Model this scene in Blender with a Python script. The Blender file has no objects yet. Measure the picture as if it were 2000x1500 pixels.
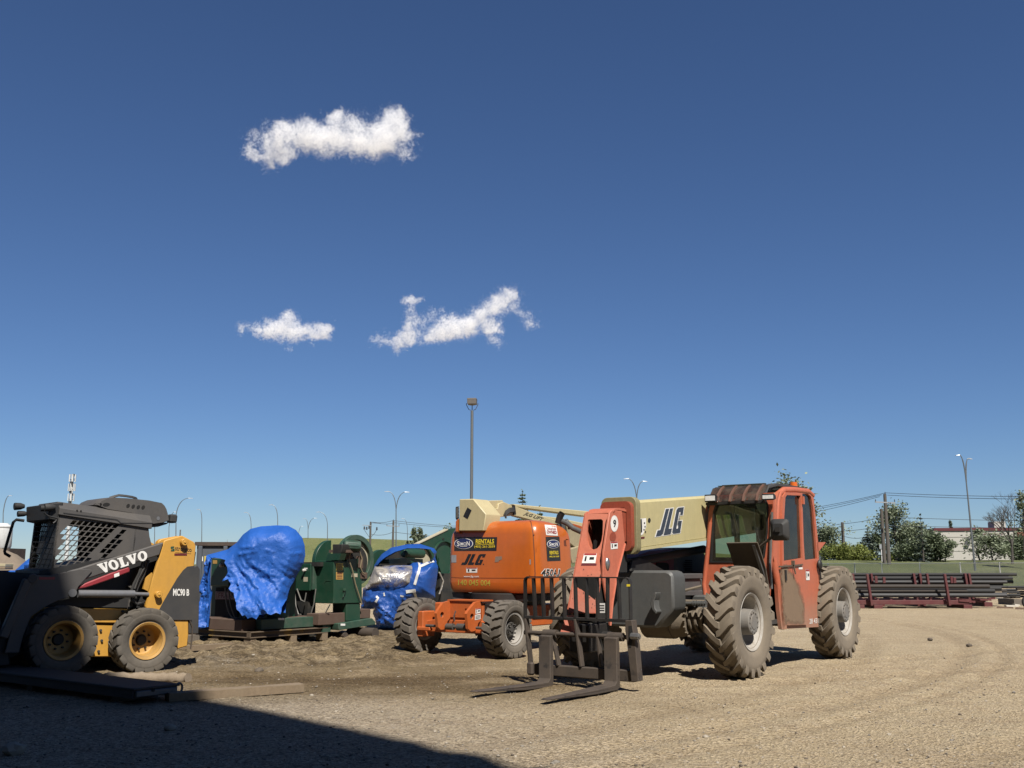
import bpy, bmesh, math, random
import numpy as np
from mathutils import Vector, Matrix, noise
from mathutils.bvhtree import BVHTree
from mathutils.geometry import tessellate_polygon
random.seed(7)
C = bpy.data.collections.new('yard'); bpy.context.scene.collection.children.link(C)
SC = bpy.context.scene
# ---------------------------------------------------------------- camera numbers (metres, photo pixels 2000 x 1500)
F = 1950.; HOR = 1105.; HC = 1.38
TH = math.atan((HOR-750)/F); cT, sT = math.cos(TH), math.sin(TH)
def ray(px, py):
    u = (px-1000)/F; v = (750-py)/F
    return Vector((u, cT-v*sT, sT+v*cT))
EYE = Vector((0, 0, HC))
def ground_pt(px, py, z=0.):
    d = ray(px, py); return EYE+d*((z-HC)/d.z)
def at_y(px, py, Y):
    d = ray(px, py); return EYE+d*(Y/d.y)
class Frame:
    """a local frame u (forward), v (machine's left), w (up) of a thing"""
    def __init__(s, o, u=(-.594, -.805), pitch=0.):
        s.o = Vector((o[0], o[1], o[2] if len(o) > 2 else 0.))
        n = math.hypot(*u); ux, uy = u[0]/n, u[1]/n
        U = Vector((ux*math.cos(pitch), uy*math.cos(pitch), math.sin(pitch)))
        V = Vector((-uy, ux, 0)); W = U.cross(V)
        s.R = Matrix((U, V, W)).transposed()
        s.M = Matrix.Translation(s.o) @ s.R.to_4x4()
        s.Ri = s.R.transposed()
    def loc(s, p): return s.Ri @ (Vector(p)-s.o)
    def wor(s, q): return s.o + s.R @ Vector(q)
    def rl(s, px, py): return s.loc(EYE), s.Ri @ ray(px, py)
    def on(s, px, py, ax, val):
        o, e = s.rl(px, py); k = 'uvz'.index(ax); t = (val-o[k])/e[k]
        return o+e*t
    def v(s, val, *pts): return [(q.x, q.z) for q in (s.on(p[0], p[1], 'v', val) for p in pts)]
    def u(s, val, *pts): return [(q.y, q.z) for q in (s.on(p[0], p[1], 'u', val) for p in pts)]
    def z(s, val, *pts): return [(q.x, q.y) for q in (s.on(p[0], p[1], 'z', val) for p in pts)]
# ---------------------------------------------------------------- node materials
MATS = {}
def _n(nt, t, **k):
    n = nt.nodes.new(t)
    for a, b in k.items():
        if a in n.inputs.keys(): n.inputs[a].default_value = b
        else: setattr(n, a, b)
    return n
def mixc(nt, fac, a, b):
    m = nt.nodes.new('ShaderNodeMix'); m.data_type = 'RGBA'
    for i, x in ((0, fac), (6, a), (7, b)):
        if isinstance(x, (int, float)): m.inputs[i].default_value = x
        elif isinstance(x, tuple): m.inputs[i].default_value = (*x, 1) if len(x) == 3 else x
        else: nt.links.new(x, m.inputs[i])
    return m.outputs[2]
def ramp(nt, x, a, b):
    m = nt.nodes.new('ShaderNodeMapRange'); m.inputs[1].default_value = a; m.inputs[2].default_value = b
    nt.links.new(x, m.inputs[0]); return m.outputs[0]
def fnoise(nt, vec, scale, detail=4., rough=.6, dist=0.):
    n = _n(nt, 'ShaderNodeTexNoise'); n.inputs['Scale'].default_value = scale; n.inputs['Detail'].default_value = detail
    n.inputs['Roughness'].default_value = rough; n.inputs['Distortion'].default_value = dist
    nt.links.new(vec, n.inputs['Vector']); return n.outputs[0]
def newmat(name):
    m = bpy.data.materials.new(name); m.use_nodes = True; nt = m.node_tree
    b = nt.nodes['Principled BSDF']; tc = nt.nodes.new('ShaderNodeTexCoord')
    MATS[name] = m
    return m, nt, b, tc
def setin(b, **k):
    for a, v in k.items(): b.inputs[a.replace('_', ' ')].default_value = v
def mat(name, col, rough=.5, metal=0., dirt=(.27, .215, .15), amt=.3, dscale=3., edge=.12, var=.1, bump=.15, bscale=40., zdirt=None, wear=None, coat=0., spec=.5, streak=.28):
    """painted / bare surface: uneven colour, patches of dust, small dents"""
    K = .61; col = tuple(c*K for c in col); dirt = tuple(c*K for c in dirt)
    if wear: wear = (tuple(c*K for c in wear[0]), *wear[1:])
    m, nt, b, tc = newmat(name); vec = tc.outputs['Object']
    n1 = fnoise(nt, vec, dscale, 6., .65)
    n2 = fnoise(nt, vec, dscale*7.3, 5., .7)
    dark = tuple(c*(1-var) for c in col); lite = tuple(min(1, c*(1+var)) for c in col)
    c = mixc(nt, ramp(nt, n2, .3, .7), dark, lite)
    if wear:                                    # worn spots of another colour
        c = mixc(nt, ramp(nt, fnoise(nt, vec, wear[1], 8., .75), wear[2], wear[2]+.05), c, wear[0])
    if streak:                                  # rain-washed dirt runs
        mp = nt.nodes.new('ShaderNodeMapping'); mp.inputs['Scale'].default_value = (7, 7, .7); nt.links.new(vec, mp.inputs[0])
        q = nt.nodes.new('ShaderNodeMath'); q.operation = 'MULTIPLY'; nt.links.new(ramp(nt, fnoise(nt, mp.outputs[0], 1.6, 6, .72), .46, .72), q.inputs[0]); q.inputs[1].default_value = streak
        c = mixc(nt, q.outputs[0], c, tuple(.45*x+.25*y for x, y in zip(col, dirt)))
    lo = .62-edge-.25*amt; f = ramp(nt, n1, lo, lo+.45)
    mm = nt.nodes.new('ShaderNodeMath'); mm.operation = 'MULTIPLY'; nt.links.new(f, mm.inputs[0]); mm.inputs[1].default_value = amt
    fac = mm.outputs[0]
    if zdirt:                                   # thrown mud: more of it low down, ragged upper limit
        sp = nt.nodes.new('ShaderNodeSeparateXYZ'); nt.links.new(vec, sp.inputs[0])
        ad = nt.nodes.new('ShaderNodeMath'); ad.operation = 'MULTIPLY_ADD'; nt.links.new(n1, ad.inputs[0])
        ad.inputs[1].default_value = zdirt[2]; nt.links.new(sp.outputs[2], ad.inputs[2])
        r = ramp(nt, ad.outputs[0], zdirt[1]+zdirt[2]*.5, zdirt[0]+zdirt[2]*.5)
        mx = nt.nodes.new('ShaderNodeMath'); mx.operation = 'MAXIMUM'; nt.links.new(fac, mx.inputs[0])
        m2 = nt.nodes.new('ShaderNodeMath'); m2.operation = 'MULTIPLY'; nt.links.new(r, m2.inputs[0]); m2.inputs[1].default_value = zdirt[3] if len(zdirt) > 3 else .9
        nt.links.new(m2.outputs[0], mx.inputs[1]); fac = mx.outputs[0]
    c = mixc(nt, fac, c, dirt)
    nt.links.new(c, b.inputs['Base Color'])
    rr = nt.nodes.new('ShaderNodeMapRange'); nt.links.new(fac, rr.inputs[0]); rr.inputs[3].default_value = rough; rr.inputs[4].default_value = min(1, rough+.45)
    nt.links.new(rr.outputs[0], b.inputs['Roughness'])
    setin(b, Metallic=metal); b.inputs['Specular IOR Level'].default_value = spec
    if coat: b.inputs['Coat Weight'].default_value = coat; b.inputs['Coat Roughness'].default_value = .12
    if bump:
        bp = nt.nodes.new('ShaderNodeBump'); bp.inputs['Strength'].default_value = bump; bp.inputs['Distance'].default_value = .004
        nt.links.new(fnoise(nt, vec, bscale, 4., .6), bp.inputs['Height']); nt.links.new(bp.outputs[0], b.inputs['Normal'])
    return m
def glass(name, tint, alpha, rough=.03, dust=.08, ior=1.5):
    m, nt, b, tc = newmat(name)
    nt.nodes.remove(b); out = nt.nodes['Material Output']
    tr = _n(nt, 'ShaderNodeBsdfTransparent'); tr.inputs[0].default_value = (*tint, 1)
    gl = _n(nt, 'ShaderNodeBsdfGlossy'); gl.inputs['Roughness'].default_value = rough
    df = _n(nt, 'ShaderNodeBsdfDiffuse'); df.inputs[0].default_value = (.3, .26, .2, 1)
    fr = _n(nt, 'ShaderNodeFresnel'); fr.inputs[0].default_value = ior
    a = nt.nodes.new('ShaderNodeMixShader'); nt.links.new(fr.outputs[0], a.inputs[0]); nt.links.new(tr.outputs[0], a.inputs[1]); nt.links.new(gl.outputs[0], a.inputs[2])
    d = nt.nodes.new('ShaderNodeMixShader'); r = ramp(nt, fnoise(nt, tc.outputs['Object'], 5., 6., .7), .35, .9)
    mm = nt.nodes.new('ShaderNodeMath'); mm.operation = 'MULTIPLY_ADD'; nt.links.new(r, mm.inputs[0]); mm.inputs[1].default_value = dust*2; mm.inputs[2].default_value = dust*.4
    nt.links.new(mm.outputs[0], d.inputs[0]); nt.links.new(a.outputs[0], d.inputs[1]); nt.links.new(df.outputs[0], d.inputs[2])
    nt.links.new(d.outputs[0], out.inputs[0])
    return m
# ---------------------------------------------------------------- mesh builder
def perp(d):
    d = d.normalized(); a = Vector((0, 0, 1)) if abs(d.z) < .9 else Vector((1, 0, 0))
    x = d.cross(a).normalized(); return x, d.cross(x).normalized()
class MB:
    def __init__(s): s.v = []; s.f = []; s.m = []; s.mi = 0
    def mat(s, i): s.mi = i; return s
    def add(s, vs, fs):
        k = len(s.v); s.v += [tuple(q) for q in vs]; s.f += [tuple(i+k for i in f) for f in fs]; s.m += [s.mi]*len(fs); return s
    def box(s, a, b):
        x0, y0, z0 = a; x1, y1, z1 = b
        return s.hexa([(x0,y0,z0),(x1,y0,z0),(x1,y1,z0),(x0,y1,z0),(x0,y0,z1),(x1,y0,z1),(x1,y1,z1),(x0,y1,z1)])
    def hexa(s, p): return s.add(p, [(0,3,2,1),(4,5,6,7),(0,1,5,4),(1,2,6,5),(2,3,7,6),(3,0,4,7)])
    def ext(s, ax, pts, a0, a1, holes=()):
        def P(q, a): return {'v': (q[0], a, q[1]), 'u': (a, q[0], q[1]), 'z': (q[0], q[1], a)}[ax]
        n = len(pts)
        if not holes:
            vs = [P(q, a0) for q in pts]+[P(q, a1) for q in pts]
            return s.add(vs, [tuple(range(n)), tuple(range(2*n-1, n-1, -1))]+[(i, (i+1) % n, n+(i+1) % n, n+i) for i in range(n)])
        loops = [pts]+list(holes); flat = [q for l in loops for q in l]; N = len(flat)
        tri = tessellate_polygon([[Vector((q[0], q[1], 0)) for q in l] for l in loops])
        fs = [tuple(t) for t in tri]+[tuple(N+i for i in reversed(t)) for t in tri]; k = 0
        for l in loops:
            L = len(l); fs += [(k+i, k+(i+1) % L, N+k+(i+1) % L, N+k+i) for i in range(L)]; k += L
        return s.add([P(q, a0) for q in flat]+[P(q, a1) for q in flat], fs)
    def tube(s, path, r, n=8, caps=True):
        P = [Vector(p) for p in path]; R = r if isinstance(r, (list, tuple)) else [r]*len(P); rings = []; x = None
        for i, p in enumerate(P):
            d = (P[min(i+1, len(P)-1)]-P[max(i-1, 0)])
            if d.length < 1e-9: d = Vector((0, 0, 1))
            d.normalize()
            if x is None: x, y = perp(d)
            else:
                x = (x-d*x.dot(d)); x = x.normalized() if x.length > 1e-6 else perp(d)[0]; y = d.cross(x)
            rings.append([p+(x*math.cos(t)+y*math.sin(t))*R[i] for t in (2*math.pi*k/n for k in range(n))])
        vs = [q for r_ in rings for q in r_]
        fs = [(a*n+k, a*n+(k+1) % n, (a+1)*n+(k+1) % n, (a+1)*n+k) for a in range(len(P)-1) for k in range(n)]
        if caps: fs += [tuple(range(n-1, -1, -1)), tuple((len(P)-1)*n+k for k in range(n))]
        return s.add(vs, fs)
    def cyl(s, a, b, r0, r1=None, n=20, caps=True): return s.tube([a, b], [r0, r0 if r1 is None else r1], n, caps)
    def lathe(s, prof, o, d, n=32):
        """prof: (along axis, radius)"""
        o = Vector(o); d = Vector(d).normalized(); x, y = perp(d); m = len(prof)
        vs = [o+d*a+(x*math.cos(t)+y*math.sin(t))*r for t in (2*math.pi*k/n for k in range(n)) for a, r in prof]
        return s.add(vs, [(k*m+i, k*m+i+1, ((k+1) % n)*m+i+1, ((k+1) % n)*m+i) for k in range(n) for i in range(m-1)])
    def bar(s, a, b, w, h, up=(0, 0, 1)):
        a, b = Vector(a), Vector(b); d = (b-a).normalized(); x = d.cross(Vector(up))
        x = perp(d)[0] if x.length < 1e-5 else x.normalized(); y = x.cross(d); x = x*w/2; y = y*h/2
        return s.hexa([a-x-y, a+x-y, b+x-y, b-x-y, a-x+y, a+x+y, b+x+y, b-x+y])
    def strip(s, pts, ax, a0, a1, t=.01):
        """a bent sheet: polyline pts in the plane across ax, thickness t"""
        P = [Vector(p) for p in pts]; N = []
        for i in range(len(P)):
            d = (P[min(i+1, len(P)-1)]-P[max(i-1, 0)]).normalized(); N.append(Vector((-d.y, d.x)))
        return s.ext(ax, [tuple(p+n*t/2) for p, n in zip(P, N)]+[tuple(p-n*t/2) for p, n in reversed(list(zip(P, N)))], a0, a1)
    def sphere(s, c, r, n=12, sq=(1, 1, 1)):
        c = Vector(c); vs = []; fs = []; m = n//2
        for i in range(m+1):
            a = math.pi*i/m
            for k in range(n): t = 2*math.pi*k/n; vs.append((c.x+r*sq[0]*math.sin(a)*math.cos(t), c.y+r*sq[1]*math.sin(a)*math.sin(t), c.z+r*sq[2]*math.cos(a)))
        for i in range(m):
            for k in range(n): fs.append((i*n+k, (i+1)*n+k, (i+1)*n+(k+1) % n, i*n+(k+1) % n))
        return s.add(vs, fs)
    def mesh(s, name, mats, ang=32, fix=True, bev=0):
        me = bpy.data.meshes.new(name); me.from_pydata(s.v, [], s.f)
        for m in mats: me.materials.append(MATS[m] if isinstance(m, str) else m)
        me.polygons.foreach_set('material_index', s.m)
        if fix:
            bm = bmesh.new(); bm.from_mesh(me); bmesh.ops.recalc_face_normals(bm, faces=bm.faces[:])
            if bev:
                es = [e for e in bm.edges if len(e.link_faces) == 2 and e.calc_face_angle(0) > .6]
                try: bmesh.ops.bevel(bm, geom=es, offset=bev, offset_type='OFFSET', segments=1, affect='EDGES', clamp_overlap=True, profile=.6)
                except Exception: pass
            bm.to_mesh(me); bm.free()
        me.polygons.foreach_set('use_smooth', [True]*len(me.polygons))
        me.set_sharp_from_angle(angle=math.radians(ang)); me.update()
        return me
    def build(s, name, mats, parent=None, ang=32, fix=True, label=None, bev=0):
        o = bpy.data.objects.new(name, s.mesh(name, mats if isinstance(mats, (list, tuple)) else [mats], ang, fix, bev)); C.objects.link(o)
        if parent: o.parent = parent
        if label: o['label'] = label
        return o
def thing(name, label, cat, fr=None, group=None, loc=None, kind=None):
    o = bpy.data.objects.new(name, None); C.objects.link(o); o.empty_display_size = .3
    if fr: o.matrix_world = fr.M
    if loc is not None: o.location = loc
    return tag(o, label, cat, group, kind)
def tag(o, label=None, cat=None, group=None, kind=None):
    if label: o['label'] = label
    if cat: o['category'] = cat
    if group: o['group'] = group
    if kind: o['kind'] = kind
    return o
def empty(name, parent, M=None):
    o = bpy.data.objects.new(name, None); C.objects.link(o); o.parent = parent; o.empty_display_size = .2
    if M is not None: o.matrix_local = M
    return o
def copy_tree(o, parent=None):
    c = o.copy(); C.objects.link(c); c.parent = parent
    for ch in list(o.children): copy_tree(ch, c)
    return c
def rnd_rect(w, h, r, n=4, cx=0, cy=0):
    out = []
    for sx, sy, a0 in ((1, 1, 0), (-1, 1, 90), (-1, -1, 180), (1, -1, 270)):
        for k in range(n+1):
            a = math.radians(a0+90*k/n); out.append((cx+sx*(w/2-r)+r*math.cos(a), cy+sy*(h/2-r)+r*math.sin(a)))
    return out
def smooth_poly(pts, it=2, closed=True):
    for _ in range(it):
        q = []
        n = len(pts)
        for i in range(n if closed else n-1):
            a, b = pts[i], pts[(i+1) % n]
            q += [(a[0]*.75+b[0]*.25, a[1]*.75+b[1]*.25), (a[0]*.25+b[0]*.75, a[1]*.25+b[1]*.75)]
        pts = q if closed else [pts[0]]+q+[pts[-1]]
    return pts
# ---------------------------------------------------------------- markings: flat shapes laid on a surface
def text_shape(s, bold=0., shear=0., font_w=1.):
    """letters as a flat mesh scaled to the unit square"""
    cu = bpy.data.curves.new('t', 'FONT'); cu.body = s; cu.offset = bold; cu.shear = shear; cu.fill_mode = 'FRONT'; cu.resolution_u = 3
    o = bpy.data.objects.new('t', cu); C.objects.link(o); dg = bpy.context.evaluated_depsgraph_get(); me = bpy.data.meshes.new_from_object(o.evaluated_get(dg))
    vs = [(v.co.x, v.co.y) for v in me.vertices]; fs = [tuple(p.vertices) for p in me.polygons]
    bpy.data.objects.remove(o); bpy.data.curves.remove(cu); bpy.data.meshes.remove(me)
    x0, x1 = min(v[0] for v in vs), max(v[0] for v in vs); y0, y1 = min(v[1] for v in vs), max(v[1] for v in vs)
    return [((a-x0)/(x1-x0), (b-y0)/(y1-y0)) for a, b in vs], fs
def poly_shape(polys):
    vs = []; fs = []
    for p in polys:
        k = len(vs)
        if p and isinstance(p[0], list):
            flat = [q for l in p for q in l]; tri = tessellate_polygon([[Vector((a, b, 0)) for a, b in l] for l in p])
            vs += flat; fs += [tuple(k+i for i in t) for t in tri]
        else: vs += p; fs.append(tuple(range(k, k+len(p))))
    return vs, fs
def rect_shape(nx=1, ny=1):
    return [(i/nx, j/ny) for j in range(ny+1) for i in range(nx+1)], [(j*(nx+1)+i, j*(nx+1)+i+1, (j+1)*(nx+1)+i+1, (j+1)*(nx+1)+i) for j in range(ny) for i in range(nx)]
def plane_surf(fr, ax, val, sign=1):
    n = Vector([1.*sign if c == ax else 0. for c in 'uvz'])
    return lambda px, py: (fr.on(px, py, ax, val), n)
def mesh_surf(fr, ob):
    bm = bmesh.new(); bm.from_mesh(ob.data); t = BVHTree.FromBMesh(bm); bm.free()
    def f(px, py):
        o, d = fr.rl(px, py); h = t.ray_cast(o, d.normalized())
        if h[0] is None:
            h = t.find_nearest(o+d*14.)
        n = h[1]
        return h[0], (n if n.dot(d) < 0 else -n)
    return f
def decal(name, shape, quad, surf, m, parent, off=.004, label=None):
    """shape in the unit square; quad = photo pixels of its lower-left, lower-right, upper-right, upper-left corner"""
    vs, fs = shape; out = []
    for a, b in vs:
        px = (quad[0][0]*(1-a)+quad[1][0]*a)*(1-b)+(quad[3][0]*(1-a)+quad[2][0]*a)*b
        py = (quad[0][1]*(1-a)+quad[1][1]*a)*(1-b)+(quad[3][1]*(1-a)+quad[2][1]*a)*b
        p, n = surf(px, py); out.append(p+n*off)
    mb = MB().add(out, fs)
    return mb.build(name, m, parent, fix=False, label=label)
def Q(x0, y0, x1, y1): return [(x0, y1), (x1, y1), (x1, y0), (x0, y0)]
def inside(p, poly):
    x, y = p; c = False; n = len(poly); j = n-1
    for i in range(n):
        xi, yi = poly[i]; xj, yj = poly[j]
        if (yi > y) != (yj > y) and x < (xj-xi)*(y-yi)/(yj-yi)+xi: c = not c
        j = i
    return c
# ================================================================ numbers for light
SUN_EL, SUN_AZ = math.radians(52), math.atan2(.30, -.954)       # azimuth measured from +Y towards +X
SUNV = Vector((math.sin(SUN_AZ)*math.cos(SUN_EL), math.cos(SUN_AZ)*math.cos(SUN_EL), math.sin(SUN_EL)))
def vnoise(x, y, seed=0):
    xi = np.floor(x).astype(np.int64); yi = np.floor(y).astype(np.int64); fx = x-xi; fy = y-yi
    fx = fx*fx*(3-2*fx); fy = fy*fy*(3-2*fy)
    def h(a, b):
        n = (a*374761393+b*668265263+seed*974634777) & 0x7fffffff
        n = ((n ^ (n >> 13))*1274126177) & 0x7fffffff
        return ((n ^ (n >> 16)) & 0xffff)/65535.
    return (h(xi, yi)*(1-fx)+h(xi+1, yi)*fx)*(1-fy)+(h(xi, yi+1)*(1-fx)+h(xi+1, yi+1)*fx)*fy
def fbm(x, y, o=4, seed=0):
    s = 0; a = .5
    for i in range(o): s = s+a*(vnoise(x*2**i+17*i, y*2**i+5*i, seed+i)-.5); a *= .5
    return s
def sst(a, b, x): t = np.clip((x-a)/(b-a), 0, 1); return t*t*(3-2*t)
def axis_lines(dense0, dense1, step, lo, hi, g=1.13):
    a = list(np.arange(dense0, dense1, step)); s = step; x = a[-1]
    while x < hi: s *= g; x += s; a.append(x)
    s = step; x = a[0]; b = []
    while x > lo: s *= g; x -= s; b.append(x)
    return np.array(b[::-1]+a)
def yard_h(X, Y):
    h = .028*fbm(X*.25, Y*.25, 3, 3)+.018*fbm(X*1.3, Y*1.3, 3, 9)
    near = 1-sst(30, 60, Y)
    h = h*near
    mud = sst(13.6, 14.8, Y)*(1-sst(20.5, 23, Y))*sst(-9, -6.5, X)*(1-sst(-2.4, -.2, X))
    h = h+mud*(.22*fbm(X*2.4+Y*.5, Y*1.3, 5, 21)+.02+.22*np.maximum(0, fbm(X*6.5, Y*5, 3, 77)-.03))
    ridge = np.exp(-((Y-(14.4+.12*X))/.5)**2)*(1-sst(-2.2, -.8, X))*sst(-6, -4.8, X)
    h = h+.05*ridge*(.6+fbm(X*2, Y*2, 3, 5))
    h = h+.045*np.exp(-(((X+5.9)/.9)**2+((Y-12.9)/.45)**2))
    tr = np.zeros_like(X)
    for cx, cy, R, w, d in ((-14.7, 26.7, 24.2, .17, .028), (-14.7, 26.7, 24.75, .10, .018), (-14.2, 26.9, 26.1, .2, .022), (-13.5, 27.5, 27.4, .16, .026), (-13.5, 27.5, 28.1, .1, .016), (-15.5, 25.5, 23.0, .2, .016), (-3, 30, 18.6, .2, .02), (-3, 30, 17.0, .2, .02), (-16, 27, 30.5, .2, .02)):
        r = np.hypot(X-cx, Y-cy)-R; a = np.exp(-(r/w)**2)*(.45+1.1*vnoise(X*.5, Y*.5, 4)); b = np.exp(-((np.abs(r)-w*1.6)/(w*.5))**2)
        ext = sst(-6, -2, X)*(1-sst(24, 32, Y))
        h = h-d*a*ext+.5*d*b*ext; tr = tr+a*ext
    return h, mud, tr
def make_ground():
    xs = axis_lines(-8.5, 9.5, .055, -1500, 1500); ys = axis_lines(5., 21., .055, -120, 2200)
    X, Y = np.meshgrid(xs, ys); n, m = len(xs), len(ys)
    h, mud, tr = yard_h(X, Y)
    fine = (1-sst(12, 22, Y))*(1-sst(8.5, 11, np.abs(X)))
    h = h+fine*(.020*fbm(X*7, Y*7, 3, 31)+.012*fbm(X*23, Y*23, 2, 41))
    h = np.where(Y > 66, h-.25*sst(66, 76, Y), h)
    co = np.stack([X, Y, h], -1).reshape(-1, 3)
    idx = np.arange(n*m).reshape(m, n); q = np.stack([idx[:-1, :-1], idx[:-1, 1:], idx[1:, 1:], idx[1:, :-1]], -1).reshape(-1, 4)
    me = bpy.data.meshes.new('ground'); me.vertices.add(n*m); me.vertices.foreach_set('co', co.ravel())
    me.loops.add(q.size); me.loops.foreach_set('vertex_index', q.ravel()); me.polygons.add(len(q))
    me.polygons.foreach_set('loop_start', np.arange(len(q))*4); me.polygons.foreach_set('use_smooth', np.ones(len(q), bool)); me.update()
    wet = np.exp(-((Y-(12.7-.12*(X+2)))/1.15)**2)*sst(-5.2, -3.4, X)*(1-sst(-.3, 1.8, X))*(.85+2.6*fbm(X*.7, Y*2.4, 4, 8))
    wet += .8*np.exp(-((Y-13.1)/.35)**2)*np.exp(-((X-.2)/1.3)**2)
    soil = (1-sst(-.6, 2.4, X+.22*(Y-12)+1.6*fbm(X*.5, Y*.8, 3, 91)))*sst(9.8, 11.6, Y+1.5*fbm(X*.6, Y*.6, 3, 92))*(1-sst(21, 27, Y))
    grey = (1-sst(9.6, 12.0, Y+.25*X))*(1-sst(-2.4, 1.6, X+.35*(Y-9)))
    white = np.exp(-(((X+4.4)/.7)**2+((Y-14.9)/.5)**2))+.8*np.exp(-(((X+4.0)/1.1)**2+((Y-13.9)/.25)**2))
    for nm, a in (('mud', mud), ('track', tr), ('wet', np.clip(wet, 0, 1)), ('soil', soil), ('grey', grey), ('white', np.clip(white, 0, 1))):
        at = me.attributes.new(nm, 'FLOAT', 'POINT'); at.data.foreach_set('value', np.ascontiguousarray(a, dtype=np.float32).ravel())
    m_, nt, b, tc = newmat('yard_gravel'); vec = tc.outputs['Object']
    def att(nm): a = nt.nodes.new('ShaderNodeAttribute'); a.attribute_name = nm; return a.outputs['Fac']
    big = fnoise(nt, vec, .35, 5, .6); mid = fnoise(nt, vec, 2.6, 6, .7); fin = fnoise(nt, vec, 28, 5, .75)
    patch = fnoise(nt, vec, .16, 4, .55); blot = fnoise(nt, vec, .9, 7, .72)
    c = mixc(nt, ramp(nt, big, .3, .7), (.415, .33, .20), (.50, .415, .268))
    c = mixc(nt, ramp(nt, patch, .42, .62), c, (.41, .33, .205))
    c = mixc(nt, ramp(nt, mid, .35, .75), c, (.35, .262, .15)); 
    def mul(x, k):
        q = nt.nodes.new('ShaderNodeMath'); q.operation = 'MULTIPLY'; nt.links.new(x, q.inputs[0])
        if isinstance(k, float): q.inputs[1].default_value = k
        else: nt.links.new(k, q.inputs[1])
        return q.outputs[0]
    c = mixc(nt, mul(ramp(nt, blot, .52, .74), .5), c, (.235, .17, .105))
    c = mixc(nt, mul(att('track'), .10), c, (.17, .12, .072))
    c = mixc(nt, mul(att('mud'), mul(ramp(nt, fnoise(nt, vec, 3.2, 6, .7), .42, .58), .8)), c, (.145, .107, .066))
    c = mixc(nt, mul(att('wet'), .95), c, (.155, .112, .062))
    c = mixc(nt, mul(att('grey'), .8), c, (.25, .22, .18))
    c = mixc(nt, mul(att('white'), mul(ramp(nt, fnoise(nt, vec, 6, 5, .7), .38, .6), .85)), c, (.47, .43, .38))
    mps = nt.nodes.new('ShaderNodeMapping'); mps.inputs['Scale'].default_value = (.35, 2.2, 1); mps.inputs['Rotation'].default_value = (0, 0, -.35); nt.links.new(vec, mps.inputs[0])
    stk = fnoise(nt, mps.outputs[0], 1.1, 6, .68); c = mixc(nt, mul(ramp(nt, stk, .5, .72), .55), c, (.24, .175, .108)); c = mixc(nt, mul(ramp(nt, stk, .46, .28), .4), c, (.50, .40, .27))
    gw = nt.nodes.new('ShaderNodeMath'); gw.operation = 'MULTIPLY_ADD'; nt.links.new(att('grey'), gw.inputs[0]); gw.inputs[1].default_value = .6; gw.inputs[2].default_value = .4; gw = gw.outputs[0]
    vo = _n(nt, 'ShaderNodeTexVoronoi'); vo.inputs['Scale'].default_value = 46; nt.links.new(vec, vo.inputs['Vector'])
    v2 = _n(nt, 'ShaderNodeTexVoronoi'); v2.inputs['Scale'].default_value = 19; nt.links.new(vec, v2.inputs['Vector'])
    hsv = nt.nodes.new('ShaderNodeSeparateColor'); nt.links.new(vo.outputs['Color'], hsv.inputs[0]); hs2 = nt.nodes.new('ShaderNodeSeparateColor'); nt.links.new(v2.outputs['Color'], hs2.inputs[0])
    c = mixc(nt, mul(mul(ramp(nt, hsv.outputs[0], .5, .95), .5), gw), c, (.56, .47, .36)); c = mixc(nt, mul(mul(ramp(nt, hsv.outputs[1], .5, .95), .6), gw), c, (.07, .053, .038))
    c = mixc(nt, mul(mul(ramp(nt, hs2.outputs[0], .82, .9), .45), gw), c, (.42, .37, .30)); c = mixc(nt, mul(mul(ramp(nt, hs2.outputs[1], .84, .92), .55), gw), c, (.085, .066, .048))
    c = mixc(nt, mul(ramp(nt, fin, .42, .66), .5), c, (.54, .44, .32)); c = mixc(nt, mul(ramp(nt, fin, .52, .34), .6), c, (.10, .073, .046))
    def mulc(c, fac, k):
        m = nt.nodes.new('ShaderNodeMix'); m.data_type = 'RGBA'; m.blend_type = 'MULTIPLY'; nt.links.new(fac, m.inputs[0]); nt.links.new(c, m.inputs[6]); m.inputs[7].default_value = (*k, 1); return m.outputs[2]
    c = mulc(c, mul(att('soil'), ramp(nt, fnoise(nt, vec, 1.4, 6, .66), .22, .52)), (.56, .535, .48))
    c = mulc(c, mul(att('mud'), ramp(nt, fnoise(nt, vec, 3.2, 7, .74), .44, .60)), (.60, .58, .54))
    c = mulc(c, mul(att('wet'), .8), (.72, .66, .56)); c = mulc(c, mul(att('track'), .28), (.80, .77, .72))
    nt.links.new(c, b.inputs['Base Color']); setin(b, Roughness=.95); b.inputs['Specular IOR Level'].default_value = .15
    bp = nt.nodes.new('ShaderNodeBump'); bp.inputs['Strength'].default_value = 1.; bp.inputs['Distance'].default_value = .045
    ad = nt.nodes.new('ShaderNodeMath'); ad.operation = 'ADD'; nt.links.new(fin, ad.inputs[0]); nt.links.new(mul(vo.outputs['Distance'], .6), ad.inputs[1])
    nt.links.new(ad.outputs[0], bp.inputs['Height']); nt.links.new(bp.outputs[0], b.inputs['Normal'])
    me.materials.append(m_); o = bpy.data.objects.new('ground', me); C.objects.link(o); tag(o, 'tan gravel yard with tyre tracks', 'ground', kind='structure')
make_ground()
def hgt(x, y):
    return float(yard_h(np.array([[float(x)]]), np.array([[float(y)]]))[0][0, 0])
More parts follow.
